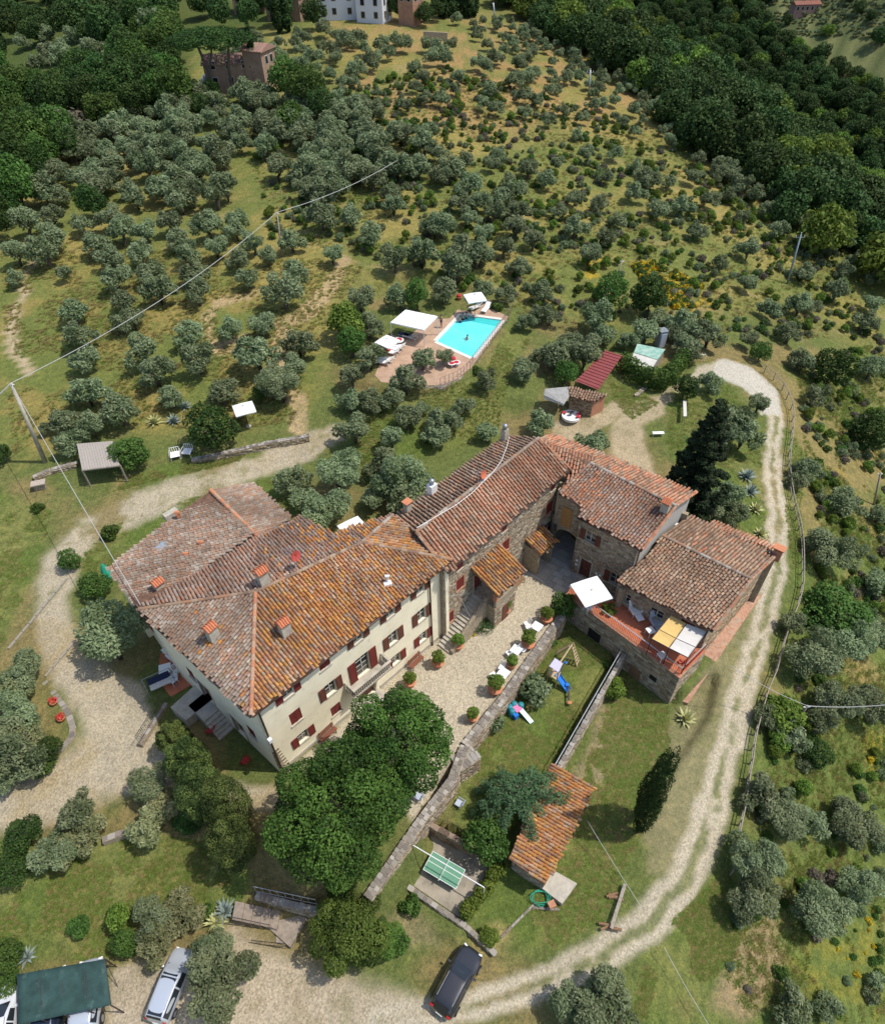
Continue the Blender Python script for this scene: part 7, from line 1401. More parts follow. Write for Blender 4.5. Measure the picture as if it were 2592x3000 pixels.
LM = [('the thin grey pole in the grove', 827, 753), ('the pole at the upper cable end', 1195, 520), ('the leaning concrete pole', 110, 1300), ('the reed arbour', 290, 1335), ('the pair of white lawn chairs', 530, 1325), ('the dark round tree by the upper track', 613, 1243), ('the white parasol by the upper track', 717, 1203), ('the pool pergola', 1215, 935), ('the swimming pool', 1372, 985), ('the curved pool wall', 1300, 1135), ('the parasol behind the pool', 1391, 875), ('the row of white loungers', 1145, 1040), ('the red sheet roof', 1752, 1085), ('the stone lean-to', 1700, 1160), ('the green-roofed hut', 1890, 1030), ('the grey cabin', 1930, 1000), ('the yellow broom', 1980, 860), ('the dark tree in the broom', 1905, 862), ('the pole with cross arm', 2320, 760), ('the bend of the track', 2200, 1100), ('the big conifer', 2000, 1350), ('the pair of blue agaves', 2190, 1420), ('the post and rail fence', 2335, 1600), ('the pole near the broom', 1810, 800), ('the cream farmhouse roof', 760, 1420), ('the stone farmhouse chimneys', 1270, 1440), ('the archway house', 1850, 1340), ('the distant brick villa', 700, 240), ('the small brick tower', 1205, 60), ('the white village house', 1030, 40), ('the gravel drive', 230, 2150), ('the curved kerb', 215, 2120), ('the silver car', 500, 2880), ('the garden steps', 760, 2690), ('the junipers', 650, 2350), ('the carport', 190, 2900), ('the lower lawn', 400, 2600), ('the cypress pair on the lawn', 1870, 2390), ('the cable pole in the bushes', 2350, 2090), ('the bare earth patch on the slope', 2220, 2800), ('the left footpath', 50, 950), ('the left edge path top', 100, 780), ('the sandy trail in the meadow', 640, 960), ('the middle of the sagging cable', 480, 900), ('the far hillside pole', 1724, 250), ('the pole on the right slope', 2555, 1430), ('the stone bench at the left', 120, 1430), ('the grassy gap in the dense grove', 650, 430), ('the straw terrace on the hill', 1400, 300), ('the shoulder of the hill', 1900, 520), ('the crest above the forest', 2200, 560), ('the open slope below the crest', 2400, 800), ('the upper left wood', 420, 330), ('the top of the dense grove', 900, 400), ('the middle of the dense grove', 1100, 640), ('the pale tree on the far left slope', 462, 95), ('the lone cypress at the far left', 15, 150), ('the right edge of the slope', 2560, 1800), ('the bottom right corner', 2560, 2950)]
ORD = ['nearest it', 'second out', 'third out', 'fourth out', 'fifth out', 'sixth out', 'seventh out', 'eighth out', 'ninth out', 'tenth out', 'eleventh out', 'twelfth out', 'thirteenth out', 'fourteenth out', 'fifteenth out', 'sixteenth out', 'seventeenth out', 'eighteenth out', 'nineteenth out']
def name_by_place(items, noun):
    bins = {}
    for i, (g, R) in enumerate(items):
        x, y = [float(v[0]) for v in QV(g[0:1], g[1:2], g[2:3] + R)]; d, nm_, lx_, ly_ = min((hypot(x - l[1], y - l[2]), l[0], l[1], l[2]) for l in LM)
        a = int(round(atan2(ly_ - y, x - lx_) / (pi / 4))) % 8; bins.setdefault((nm_, a), []).append((d, i))
    out = {}
    for (nm_, a), l in bins.items():
        w_ = ['to the right of', 'above and right of', 'above', 'above and left of', 'to the left of', 'below and left of', 'below', 'below and right of'][a]
        for r_, (d, i) in enumerate(sorted(l)): out[i] = '%s %s %s%s' % (noun, w_, nm_, '' if len(l) == 1 else ', ' + ORD[min(r_, 18)])
    return out
_nm = name_by_place([(p[0], p[1]) for p in pts_ol[:300]], 'olive tree')
for i_, (g, R, lab, k) in enumerate(pts_ol[:300]): tree(k, g, R, _nm[i_], lab.replace('tree', 'trees').replace('olive', 'olive', 1), 'olive_tree', zk=random.uniform(.88, 1.1))
def gn_scatter(name, pts, meshes, label, cat, zk=1.):
    """one object: crowns instanced on points (position, radius) by geometry nodes"""
    lib = bpy.data.collections.new(name + '_kinds')
    for i, m in enumerate(meshes): o = bpy.data.objects.new(name + '_kind', m); lib.objects.link(o)
    me = bpy.data.meshes.new(name); me.vertices.add(len(pts)); me.vertices.foreach_set('co', np.array([p[0] for p in pts], np.float32).ravel()); a = me.attributes.new('size', 'FLOAT', 'POINT'); a.data.foreach_set('value', np.array([p[1] for p in pts], np.float32))
    o = link(name, me); ng = bpy.data.node_groups.new(name, 'GeometryNodeTree'); ng.interface.new_socket('Geometry', in_out='INPUT', socket_type='NodeSocketGeometry'); ng.interface.new_socket('Geometry', in_out='OUTPUT', socket_type='NodeSocketGeometry')
    n = ng.nodes; gi = n.new('NodeGroupInput'); go = n.new('NodeGroupOutput'); ip = n.new('GeometryNodeInstanceOnPoints'); ci = n.new('GeometryNodeCollectionInfo'); ci.inputs[0].default_value = lib; ci.inputs['Separate Children'].default_value = True; ci.inputs['Reset Children'].default_value = True
    ip.inputs['Pick Instance'].default_value = True; rv = n.new('FunctionNodeRandomValue'); rv.data_type = 'FLOAT_VECTOR'; rv.inputs[0].default_value = (-.08, -.08, 0); rv.inputs[1].default_value = (.08, .08, 6.283); na = n.new('GeometryNodeInputNamedAttribute'); na.data_type = 'FLOAT'; na.inputs[0].default_value = 'size'
    L = ng.links; L.new(gi.outputs[0], ip.inputs['Points']); L.new(ci.outputs[0], ip.inputs['Instance']); L.new(rv.outputs[0], ip.inputs['Rotation']); L.new([s for s in na.outputs if s.enabled][0], ip.inputs['Scale']); L.new(ip.outputs[0], go.inputs[0])
    ri = n.new('FunctionNodeRandomValue'); ri.data_type = 'INT'; ri.inputs[4].default_value = 0; ri.inputs[5].default_value = len(meshes) - 1; ri.inputs['Seed'].default_value = 5; L.new([s for s in ri.outputs if s.enabled][0], ip.inputs['Instance Index'])
    md = o.modifiers.new('scatter', 'NODES'); md.node_group = ng; o['kind'] = 'stuff'; o['label'] = label; o['category'] = cat; return o
if len(pts_ol) > 300: gn_scatter('distant_olive_trees', [(p[0], p[1]) for p in pts_ol[300:]], [s[0] for s in SPEC['olive']], 'the smaller and more distant olive trees over the upper slopes', 'olive trees')
print('olives', len(pts_ol))
# ---- individually known trees and bushes
KT = [('linden', 985, 2385, 212, 'largest dark green broadleaf tree covering the south corner of the cream house', 'broadleaf_tree', 1.0), ('linden', 1165, 2175, 172, 'second dark broadleaf tree in front of the cream facade, right of the largest', 'broadleaf_tree', 1.0),
 ('lindenl', 1020, 2712, 128, 'lighter green rounded tree above the car park beside the garden steps', 'broadleaf_tree', .8), ('lindenl', 1118, 2745, 62, 'smaller dark shrub-like tree right of the lighter green tree', 'broadleaf_tree', .8),
 ('mid', 1425, 2462, 72, 'round green tree between weeping cedar and table tennis court', 'broadleaf_tree', 1), ('dark', 613, 1243, 78, 'dense dark green round tree left of the white parasol', 'broadleaf_tree', .9), ('mid', 372, 1312, 66, 'green vine-like tree growing over the reed arbour', 'broadleaf_tree', .7),
 ('mid', 762, 1150, 28, 'small bright green tree among olives above the white parasol', 'broadleaf_tree', 1), ('mid', 1220, 868, 40, 'upright green tree behind the pool pergola', 'broadleaf_tree', 1.2), ('light', 1010, 940, 55, 'bright green tree left of the pool pergola', 'broadleaf_tree', 1), ('mid', 1030, 1000, 45, 'green bushy tree left of the pool terrace', 'broadleaf_tree', 1),
 ('dark', 1905, 862, 62, 'dark round tree standing in the yellow broom', 'broadleaf_tree', 1), ('mid', 1790, 850, 55, 'light-trunked green tree left of the yellow broom', 'broadleaf_tree', 1), ('mid', 2230, 1030, 32, 'small round tree just above the bend of the track', 'broadleaf_tree', 1), ('dark', 2445, 1075, 62, 'dark green tree on the slope right of the track bend', 'broadleaf_tree', 1), ('dark', 2545, 1260, 62, 'dark green tree at the right edge of the slope', 'broadleaf_tree', 1), ('dark', 2520, 670, 45, 'dark green tree on the right-hand crest', 'broadleaf_tree', 1),
 ('dark', 2010, 1135, 38, 'dark round-topped tree above the big conifer', 'broadleaf_tree', 1.1), ('mid', 1660, 1090, 38, 'green bushy tree left of the red sheet roof', 'broadleaf_tree', 1), ('light', 2300, 2080, 60, 'bright green bushy tree beside the track where the cable crosses', 'broadleaf_tree', .8), ('light', 2290, 2160, 40, 'small yellow-green tree on the verge of the dirt track', 'broadleaf_tree', .8), ('mid', 2470, 1760, 100, 'wide loose green tree on the slope right of the fence', 'broadleaf_tree', .6), ('dark', 2400, 2200, 50, 'dark green bush-like tree beyond the fence', 'broadleaf_tree', .8),
 ('mid', 200, 1640, 34, 'small round green tree at the top of the gravel drive', 'broadleaf_tree', 1), ('mid', 275, 1712, 44, 'green shrub cluster in a stone planter by the roof corner', 'broadleaf_tree', .9), ('light', 1795, 2015, 36, 'bright green fruit tree against the rendered garden wall', 'broadleaf_tree', 1), ('light', 1432, 2742, 32, 'bright green round bush beside the front of the dark car', 'bush', .7),
 ('dark', 60, 2440, 62, 'dark green rounded bush above the left lawn', 'bush', .8), ('dark', 30, 2540, 60, 'dark green bush at the left edge above the lawn', 'bush', .8), ('dark', 135, 2188, 46, 'clipped dark green bush at the corner of the flower bed', 'bush', .8), ('mid', 110, 2235, 42, 'lower green bush at the tip of the flower bed', 'bush', .6), ('dark', 545, 2390, 52, 'dark green bush between olive and junipers', 'bush', .7), ('mid', 15, 2800, 55, 'bright green tree at the left edge above the carport', 'broadleaf_tree', 1), ('mid', 20, 2880, 42, 'green shrub left of the carport', 'bush', .8), ('mid', 230, 2712, 34, 'loose green shrub alone on the lower lawn', 'bush', .8), ('light', 350, 2690, 38, 'yellow-green hedge bush, upper one beside the flowering olive', 'bush', 1.2), ('mid', 365, 2765, 42, 'green hedge bush, lower one beside the flowering olive', 'bush', 1.1),
 ('shrub', 1202, 2655, 38, 'small round shrub in front of the court wall', 'bush', 1), ('shrub', 1165, 2760, 42, 'dark shrub beside the grassy car park', 'bush', 1), ('oliveshrub', 1565, 2015, 48, 'grey-green bush beside the play tower', 'bush', 1), ('oliveshrub', 1440, 2110, 34, 'grey-green bush at the foot of the retaining wall', 'bush', 1), ('shrub', 1615, 1880, 20, 'small green bush at the top corner of the play garden', 'bush', 1), ('shrub', 1775, 1945, 12, 'tiny climbing shrub on the upper end of the rendered wall', 'bush', 1), ('shrub', 320, 1560, 30, 'grey-green shrub by the gravel drive behind the farmhouse', 'bush', 1), ('shrub', 110, 1485, 22, 'small dark shrub at the left by the stone bench', 'bush', .8), ('shrub', 600, 2670, 26, 'green shrub left of the garden steps', 'bush', .8), ('brush', 2140, 560 + 20, 10, 'brown bare bush on the crest', 'bush', 1), ('shrub', 1305, 895, 1, 'x', 'bush', 1),
 ('shrub', 985, 2600, 34, 'palm-like plant in the shade by the garden steps', 'bush', .8), ('shrub', 1455, 895, 22, 'rust red shrub behind the far end of the pool', 'bush', .7), ('dark', 1115, 920, 1, 'x', 'bush', 1), ('shrub', 1395, 1085, 18, 'dark green shrub at the outside corner of the pool wall', 'bush', .9), ('shrub', 2060, 1600, 30, 'green shrub behind the terrace house gable', 'bush', .8), ('mid', 900, 250, 60, 'green tree group right of the distant brick villa', 'broadleaf_tree', 1), ('dark', 940, 300, 45, 'dark green tree right of the distant brick villa', 'broadleaf_tree', 1), ('mid', 840, 230, 60, 'green tree behind the distant brick villa', 'broadleaf_tree', 1), ('mid', 850, 330, 55, 'green tree in front of the distant villa', 'broadleaf_tree', .8), ('dark', 590, 300, 38, 'dark tree left of the distant villa', 'broadleaf_tree', .9), ('mid', 620, 262, 34, 'green tree close against the wall of the distant villa', 'broadleaf_tree', .9), ('oliveb', 700, 262, 30, 'olive tree directly in front of the distant villa wall', 'olive_tree', .9), ('mid', 560, 250, 30, 'bushy green tree beside the white outside staircase', 'broadleaf_tree', .8), ('oliveshrub', 462, 95, 48, 'silvery round tree on the far upper left slope', 'broadleaf_tree', 1.2), ('dark', 265, 590, 50, 'dark green tree among the grey olives at left', 'broadleaf_tree', 1), ('dark', 15, 600, 50, 'dark green tree at the left edge of the olive grove', 'broadleaf_tree', 1), ('dark', 2, 1330, 30, 'dark bush at the left edge by the meadow', 'bush', 1)]
for k, x, y, r, lab, nm_, zk in KT:
    if lab == 'x': continue
    g, R = at(k, x, y, r); tree(k, g, R, lab, None, nm_, 'tree' if 'tree' in nm_ else 'bush', zk=zk)
# vine-clad corner, hedges as leafy masses
def hedge(label, pts, w_, h_, mat, n=3500, leaf=.13, up=0):
    W3 = [G(*q) for q in pts]; t = thing('hedge', label, 'hedge', tuple(W3[0])); C = []; Rn = []
    for a, b in zip(W3[:-1], W3[1:]):
        L = np.linalg.norm(b - a); m_ = max(2, int(L / (w_ * .6)))
        for i in range(m_):
            for z in (.35, .75): C.append((a + (b - a) * i / m_ + [random.uniform(-.12, .12), random.uniform(-.12, .12), h_ * z + up] - W3[0])); Rn.append(w_ * .55 * random.uniform(.85, 1.15))
    link('foliage', npmesh('foliage', *leafcloud(C, Rn, n, leaf, 1.5, len(label), max(1, h_ * .4 / w_), .7), mat), t); MB().beam(W3[0] * 0 + [0, 0, .0], W3[1] - W3[0] + [0, 0, .3], .12, .3).build('stem', M_TRUNK, t); return t
hedge('ivy hedge beside the table tennis court', [(1460, 2555), (1425, 2610), (1385, 2660), (1352, 2685)], .8, 1.2, M_LIGHTG, 5000, .10)
hedge('thick green hedge in front of the green-roofed hut', [M2(740, 470), M2(800, 520), M2(880, 560), M2(955, 578), M2(1010, 540), M2(1060, 480), M2(1090, 420)], 1.5, 2.2, M_MIDG, 9000, .15)
hedge('leafy climber over the left corner of the terracotta terrace', [(1632, 1800), (1650, 1815), (1680, 1790)], 1.1, 2.6, M_MIDG, 3500, .12)
# columnar cypresses
def mk_column(n, H_, R_, mat, seed, leaf=.12, flat=1.):
    r = np.random.default_rng(seed); C = []; Rn = []
    for i in range(26): u = (i + .5) / 26; w_ = R_ * (min(1, u * 4) ** .6) * (1 - u) ** .45 * 1.15; a = r.uniform(0, 6.28); C.append([cos(a) * w_ * .25, sin(a) * w_ * .25, u * H_ + .2]); Rn.append(max(.12, w_ * r.uniform(.85, 1.1)))
    return npmesh('crown', *leafcloud(C, Rn, n, leaf, 2.2, seed, 1.35, .75, .8, .3, .5), mat)
CYM = mk_column(9000, 9.0, 1.0, M_CYP, 3, .10); CYS = mk_column(1500, 9., 1.0, M_CYP, 5, .35)
def cypress(x, y, h, r, lab, m=None, grp=None):
    g = G(x, y); t = thing('cypress_tree', lab, 'tree', tuple(g), random.uniform(0, 6), grp); t.scale = (r, r, h / 9.); link('crown', m or CYM, t); link('trunk', MB().tube([(0, 0, -.2), (0, 0, 1.2)], [.16, .12], 7).mesh('trunk', M_TRUNK), t)
cypress(1864, 2440, 12.4, .62, 'tall slender dark cypress on the lawn inside the track bend, the nearer trunk'); cypress(1868, 2392, 10.0, .62, 'slightly shorter dark cypress right behind the taller one on the lawn')
for i, (x, y, h) in enumerate([(845, 95, 13), (820, 100, 15), (1300, 55, 11), (1318, 52, 12), (1337, 50, 10), (1360, 52, 12), (1372, 54, 13), (1388, 50, 10), (1290, 50, 14)]): cypress(x, y, h * .72, 1.05, 'dark cypress pair beside the stone villa at the village edge' if i < 2 else 'dark cypress in the row beyond the small brick tower', CYS, 'cypresses at the village edge' if i < 2 else 'cypress row beyond the tower')
cypress(758, 265, 11, .9, 'single cypress in front of the distant villa under the stone pine', CYS); cypress(15, 150, 8, .9, 'lone cypress at the far upper left', CYS)
# big conifer
def conifer_mesh(H_, R_, n, seed):
    r = np.random.default_rng(seed); C = []; Rn = []
    for i in range(120):
        u = (i / 120.) ** 1.05; w_ = R_ * (1 - u) ** .8 * r.uniform(.55, 1.05) + .15; a = i * 2.4 + r.uniform(-.3, .3)
        C.append([cos(a) * w_ * .8, sin(a) * w_ * .8, H_ * (.07 + .93 * u) - w_ * .22]); Rn.append(.30 + .30 * (1 - u))
    for i in range(14): u = i / 14; C.append([0, 0, H_ * u + .5]); Rn.append(max(.2, R_ * .45 * (1 - u)))
    return npmesh('crown', *leafcloud(C, Rn, n, .13, 2., seed, .55, .45, .4, .5, .6), M_CONIF)
g = G(2000, 1520); t = thing('conifer_tree', 'big dark green conifer with layered branches behind the archway house', 'tree', tuple(g)); link('crown', conifer_mesh(13.5, 4.3, 56000, 5), t); link('trunk', MB().tube([(0, 0, -.3), (0, 0, 12.8)], [.3, .05], 8).mesh('trunk', M_TRUNK), t)
# junipers by the drive: clumped olive green masses
def clump(label, x, y, R, hz, seed, mat=M_JUN, n=24000, name='juniper_tree', leaf=.055, zs=1.1):
    C, Rn = lobes(60, seed, 1, 1.0, .62, (.12, .21)); C = np.array(C) * [R, R, hz] + [0, 0, hz * .95]; g = G(x, y); t = thing(name, label, 'tree', tuple(g)); link('crown', npmesh('crown', *leafcloud(C, np.array(Rn) * (R + hz) / 2, n, leaf, 1.6, seed, zs, .82, .9, 1.), mat), t); link('trunk', MB().tube([(0, 0, -.2), (0, 0, hz)], [.2, .1], 7).mesh('trunk', M_TRUNK), t)
for lab_, x_, y_, R_, h_, sd_ in (('smallest juniper at the upper end of the clumpy row by the house', 535, 2205, 1.15, 1.9, 10), ('olive-green juniper nearest the shaded house wall', 585, 2285, 1.35, 2.7, 11), ('middle juniper of the clumpy row between drive and house corner', 632, 2385, 1.45, 3.3, 12), ('tall juniper touching the largest dark broadleaf tree', 700, 2420, 1.35, 3.3, 14), ('front juniper of the clumpy row above the lower lawn', 708, 2520, 1.4, 3.0, 13)): clump(lab_, x_, y_, R_, h_, sd_)
# weeping blue cedar: arms arching out and hanging
def cedar():
    r = np.random.default_rng(8); C = []; Rn = []
    br = []
    for k in range(14):
        a = k * 2.4 + r.uniform(-.2, .2) ; L = r.uniform(2.2, 3.6) * (1.15 if cos(a - 5.6) > .2 else .8); hh = r.uniform(2.2, 3.4); br.append((a, L, hh))
        for s in np.linspace(.12, 1, 11):
            x, y = cos(a) * L * s, sin(a) * L * s; z = hh + .8 * s - 2.9 * s ** 3
            for j in range(2): C.append([x + r.normal(0, .13), y + r.normal(0, .13), z - .28 * j]); Rn.append(.31 * (1.15 - .35 * s))
    return npmesh('crown', *leafcloud(C, Rn, 60000, .05, 3.2, 9, 1.5, .2, .4, .5, .15), M_CEDAR), br
g = G(1512, 2322, 2.2); cm_, br = cedar(); t = thing('weeping_cedar', 'blue-green weeping cedar with drooping arms over the orange shed roof', 'tree', tuple(g)); link('crown', cm_, t); mb = MB(); mb.tube([(0, 0, -.2), (.1, 0, 2.2), (0, 0, 3.2)], [.22, .16, .08], 8)
for a, L, hh in br: mb.tube([(0, 0, hh * .8), (cos(a) * L * .5, sin(a) * L * .5, hh + .05), (cos(a) * L * .85, sin(a) * L * .85, hh - .9)], [.07, .05, .02], 5)
link('trunk', mb.mesh('trunk', M_TRUNK), t)
# umbrella pine far away
C = []; Rn = []; r_ = np.random.default_rng(4)
for i in range(46): a = i * 2.4; q = sqrt(i / 46.) * 6.6; C.append([cos(a) * q, sin(a) * q * .8, 11 + 1.6 * (1 - (q / 7) ** 2)]); Rn.append(r_.uniform(1.2, 1.8))
g = G(655, 285); t = thing('stone_pine', 'wide umbrella-shaped stone pine in front of the distant brick villa', 'tree', tuple(g)); t.scale = (1.1, .9, .82); link('crown', npmesh('crown', *leafcloud(C, Rn, 20000, .2, 2., 77, .7, .6, .8, .5), M_DARKG), t); link('trunk', MB().tube([(-1.2, 0, -.5), (-1.5, 0, 5), (-2.6, 0, 10.8)], [.4, .3, .2], 7).tube([(2, 0, -.5), (2, 0, 6), (2.8, 0, 11)], [.35, .3, .2], 7).tube([(-1.5, 0, 5), (0, 0, 10.5)], [.25, .15], 6).mesh('trunk', M_TRUNK), t)
# forest beyond the ridge and woods at upper left
FOREST = [mk_round(M_FOR, 4200, .085, .8, 12, 1.2)(i + 50)[0] for i in range(4)] + [mk_round(M_LIGHTG, 2600, .10, .8, 12, 1.2)(77)[0]] + [mk_round(M_FOR, 4200, .085, .8, 12, 1.2)(i + 60)[0] for i in range(2)]
fr = []; rg_ = np.random.default_rng(3)
u = np.arange(-520, 620, 5.2); A, B = np.meshgrid(u, np.arange(30, 1000, 5.2)); X = A.ravel() + rg_.normal(0, 1.6, A.size); Y = B.ravel() + rg_.normal(0, 1.6, A.size); Z = H(X, Y); d_, _, s_d = distpl(X, Y, RIDGE); be = RIDGE_SIGN * (-np.where(s_d < 0, -d_, d_)); px_, py_ = QV(X, Y, Z + 4)
k = (be > -9) & (px_ > 1150) & (px_ < 2800) & (py_ > -260) & (py_ < 1300) & ~((be > 213) & (px_ > 2240 + 30 * np.sin(Y * .1)) & (rg_.random(len(be)) > .08)) & ((Z < 40))
for x, y, z in zip(X[k], Y[k], Z[k]): fr.append(((x, y, z - 1.2), rg_.uniform(2.8, 4.9)))
gn_scatter('forest', fr, FOREST, 'dense dark green forest on the far valley side at the upper right', 'forest'); print('forest', len(fr))
WL = [(-60, 100), (60, 250), (330, 150), (420, 60), (500, 30), (535, 120), (530, 260), (520, 330), (400, 330), (300, 370), (170, 440), (90, 520), (30, 640), (-60, 700)]
wd = fill(WL, 5.6, 3.0, .7, .95, 9, up=3.); wd.sort(key=lambda p: -p[1] * pxm(p[0])); print('wood', len(wd))
_nm = name_by_place(wd[:90], 'woodland tree')
for i_, (g, R) in enumerate(wd[:90]): q = random.random(); tree('dark' if q < .45 else ('mid' if q < .9 else 'brush'), g, R, _nm[i_], 'wood at the upper left', 'broadleaf_tree')
wd2 = fill([(500, -40), (880, -60), (1000, 60), (860, 60), (700, 75), (560, 60)], 7.5, 2.6, .7, .55, 10, up=2.) + fill([(-100, -100), (520, -100), (500, 60), (300, 140), (-100, 110)], 6.5, 3.0, .7, .7, 12, up=2.) + fill([(1000, -60), (1430, -60), (1480, 30), (1300, 60), (1150, 40)], 8, 2.2, .7, .5, 14, up=2.)
gn_scatter('far_woodland', wd[90:] + wd2, FOREST[2:4] + FOREST[5:], 'scattered woodland round the village along the top', 'woodland')
# scrub and tall grass
def scatter_px(n, poly_px, seed, size):
    r = np.random.default_rng(seed); xs_ = [q[0] for q in poly_px]; ys_ = [q[1] for q in poly_px]; g = [G(*q) for q in poly_px]; gx = [q[0] for q in g]; gy = [q[1] for q in g]
    X = r.uniform(min(gx), max(gx), n * 3); Y = r.uniform(min(gy), max(gy), n * 3); k = inpoly(X, Y, [tuple(q[:2]) for q in g]); X, Y = X[k][:n], Y[k][:n]; k = vnoise(X, Y, 3.5, seed, 3) > .44; X, Y = X[k], Y[k]; Z = H(X, Y); return [((a, b, c), size * q) for a, b, c, q in zip(X, Y, Z, r.uniform(.5, 1.4, len(X)))]
def tuft(mat, n, seed, h=1., w_=.07):
    r = np.random.default_rng(seed); a = r.uniform(0, 6.28, n); q = r.uniform(0, .55, n); b = np.stack([np.cos(a) * q, np.sin(a) * q, np.zeros(n)], 1); l = np.stack([np.cos(a) * r.uniform(.1, .6, n), np.sin(a) * r.uniform(.1, .6, n), r.uniform(.4, 1, n) * h], 1); s = np.stack([-np.sin(a), np.cos(a), 0 * a], 1) * w_
    V = np.stack([b - s, b + s, b + l], 1).reshape(-1, 3); return npmesh('tuft', V, np.arange(n * 3).reshape(-1, 3), r.random(n), mat)
TG = [tuft(M_GRASSG, 30, 1, .5), tuft(M_GRASSG, 30, 2, .5), tuft(M_GRASSB, 30, 3, .5)]; TD = [tuft(M_GRASSB, 30, 4, .5), tuft(M_GRASSB, 30, 5, .5), tuft(M_GRASSG, 30, 6, .5)]
MEAD = [(0, 700), (300, 700), (800, 760), (1080, 760), (900, 1050), (860, 1240), (620, 1270), (300, 1250), (40, 1330)]
RS = [(2330, 1050), (2592, 1000), (2592, 2990), (2200, 2990), (2120, 2850), (2230, 2300), (2330, 2000), (2400, 1600), (2350, 1300)]
HILL = [(700, 350), (1300, 200), (1900, 380), (2400, 700), (2592, 1000), (1900, 1000), (1600, 960), (1100, 760), (800, 700)]
TL = [tuft(M_GRASSG, 30, 11, .16, .08), tuft(M_GRASSG, 30, 12, .16, .08), tuft(M_GRASSB, 20, 13, .16, .08)]
lw = []
for i, (pl, n_) in enumerate(zip(LAWN, (9000, 5000, 6000, 2500, 3500, 6000, 800, 3500, 3500, 4000, 1500))): lw += scatter_px(n_, pl, 30 + i, .26)
gn_scatter('lawn_grass', lw, TL, 'short uneven grass and weeds over the lawns', 'grass')
gn_scatter('meadow_grass', scatter_px(14000, MEAD, 1, .30), TD, 'long dry golden grass over the olive meadow', 'grass')
gn_scatter('slope_grass', scatter_px(20000, RS, 2, .30), TG, 'rough tall grass over the right-hand slope', 'grass')
gn_scatter('hill_grass', scatter_px(14000, HILL, 3, .42), TD, 'straw-coloured grass over the upper hill', 'grass')
gn_scatter('hill_scrub', [(p, s) for p, s in scatter_px(2600, HILL, 7, .55)] + scatter_px(850, RS, 8, .5), [SPEC['shrub'][0][0], SPEC['oliveshrub'][0][0], SPEC['light'][1][0], SPEC['oliveshrub'][1][0], SPEC['shrub'][2][0], SPEC['light'][0][0], SPEC['oliveshrub'][2][0], SPEC['brush'][0][0]], 'low scrub bushes dotted over the hill and slope', 'scrub')
BR = [(1850, 780), (1910, 775), (2060, 845), (2100, 900), (1970, 905), (1900, 850)]
TB = [mk_round(M_BROOM, 260, .2, .6, 5, .5)(70)[0], SPEC['shrub'][0][0], mk_round(M_BROOM, 260, .2, .6, 5, .5)(71)[0]]
gn_scatter('yellow_broom', scatter_px(1300, BR, 4, .46) + scatter_px(50, [(2400, 2720), (2592, 2650), (2592, 2990), (2450, 2990)], 5, .26) + scatter_px(60, [(2530, 2150), (2592, 2150), (2592, 2300), (2540, 2260)], 6, .28), TB, 'yellow flowering broom in patches on the slopes', 'broom')
# ---- potted lemon trees and flowers
def potted(x, y, s, lab, grp='potted lemon trees along the courtyard'):
    z = 0. ; g = P(x, y, 1.1 * s) * [1, 1, 0]; t = thing('potted_lemon_tree', lab, 'potted tree', tuple(g), random.uniform(0, 6), grp); MB().lathe([(.26 * s, 0), (.28 * s, .04), (.40 * s, .48), (.45 * s, .5), (.45 * s, .58), (.38 * s, .58)], n=14).build('pot', M_TERRA, t, True); MB().lathe([(.37 * s, .5), (.1, .54)], n=12).build('soil', M_TRUNK, t)
    cm, tm, hc = SPEC['light'][random.randrange(3)]; c = link('crown', cm, t, (0, 0, .55 * s)); c.scale = (.52 * s,) * 3; k = link('trunk', tm, t, (0, 0, .5 * s)); k.scale = (.55 * s,) * 3
side = 'against the house front'; 
for i, (x, y, s, w_) in enumerate([(490, 700, 1.05, 'at the foot of the outside stair'), (340, 830, 1.1, 'on the gravel between stair and bench'), (130, 985, 1.0, 'below the balcony, near the dark tree'), (1160, 500, 1.1, 'at the end of the retaining wall nearest the terrace'), (1020, 680, 1.25, 'between first and second cafe tables'), (895, 855, .9, 'between second and third cafe tables'), (772, 1020, 1.25, 'below the last cafe table'), (602, 1250, .95, 'alone near the lower end of the retaining wall'), (840, 425, 1.2, 'beside the cellar door of the porch'), (765, 495, 1.1, 'in front of the porch flank by the flower bed')]): potted(*E2(x, y), s, 'potted lemon tree ' + w_)
def bed(name, lab, x, y, R, mat, n, zs=.6, z=0): g = P(x, y, z); t = thing(name, lab, 'flowers' if 'flower' in name else 'plant', tuple(g)); C, Rn = lobes(7, int(x), R, .5, .5 * R, (.35 * R, .5 * R)); o = link('foliage', npmesh('foliage', *leafcloud(np.array(C) + [0, 0, R * .4], Rn, n, .07, 1.4, int(x), zs), mat), t); MB().tube([(0, 0, -.1), (0, 0, R * .5)], .03, 5).build('stem', M_TRUNK, t)
bed('flowering_bush', 'dark leafy flower bush along the flank of the outside stair', 1400, 1830, 1.3, M_DARKG, 3500); bed('flower_patch', 'patch of orange flowers at the bottom of the outside stair', 1377, 1858, .55, M_BROOM, 700, .4); bed('flower_patch', 'trough of red flowers on the corner of the terrace railing', 2000, 1945, .4, M_RED2, 400, .6, TZ); bed('flower_patch', 'leafy climber running across the terracotta terrace', 1780, 1790, .7, M_LIGHTG, 1500, .7, TZ)
bed('flowering_bush', 'clump of potted plants against the terrace house wall', 1832, 1765, .7, M_DARKG, 1500, 1., TZ)
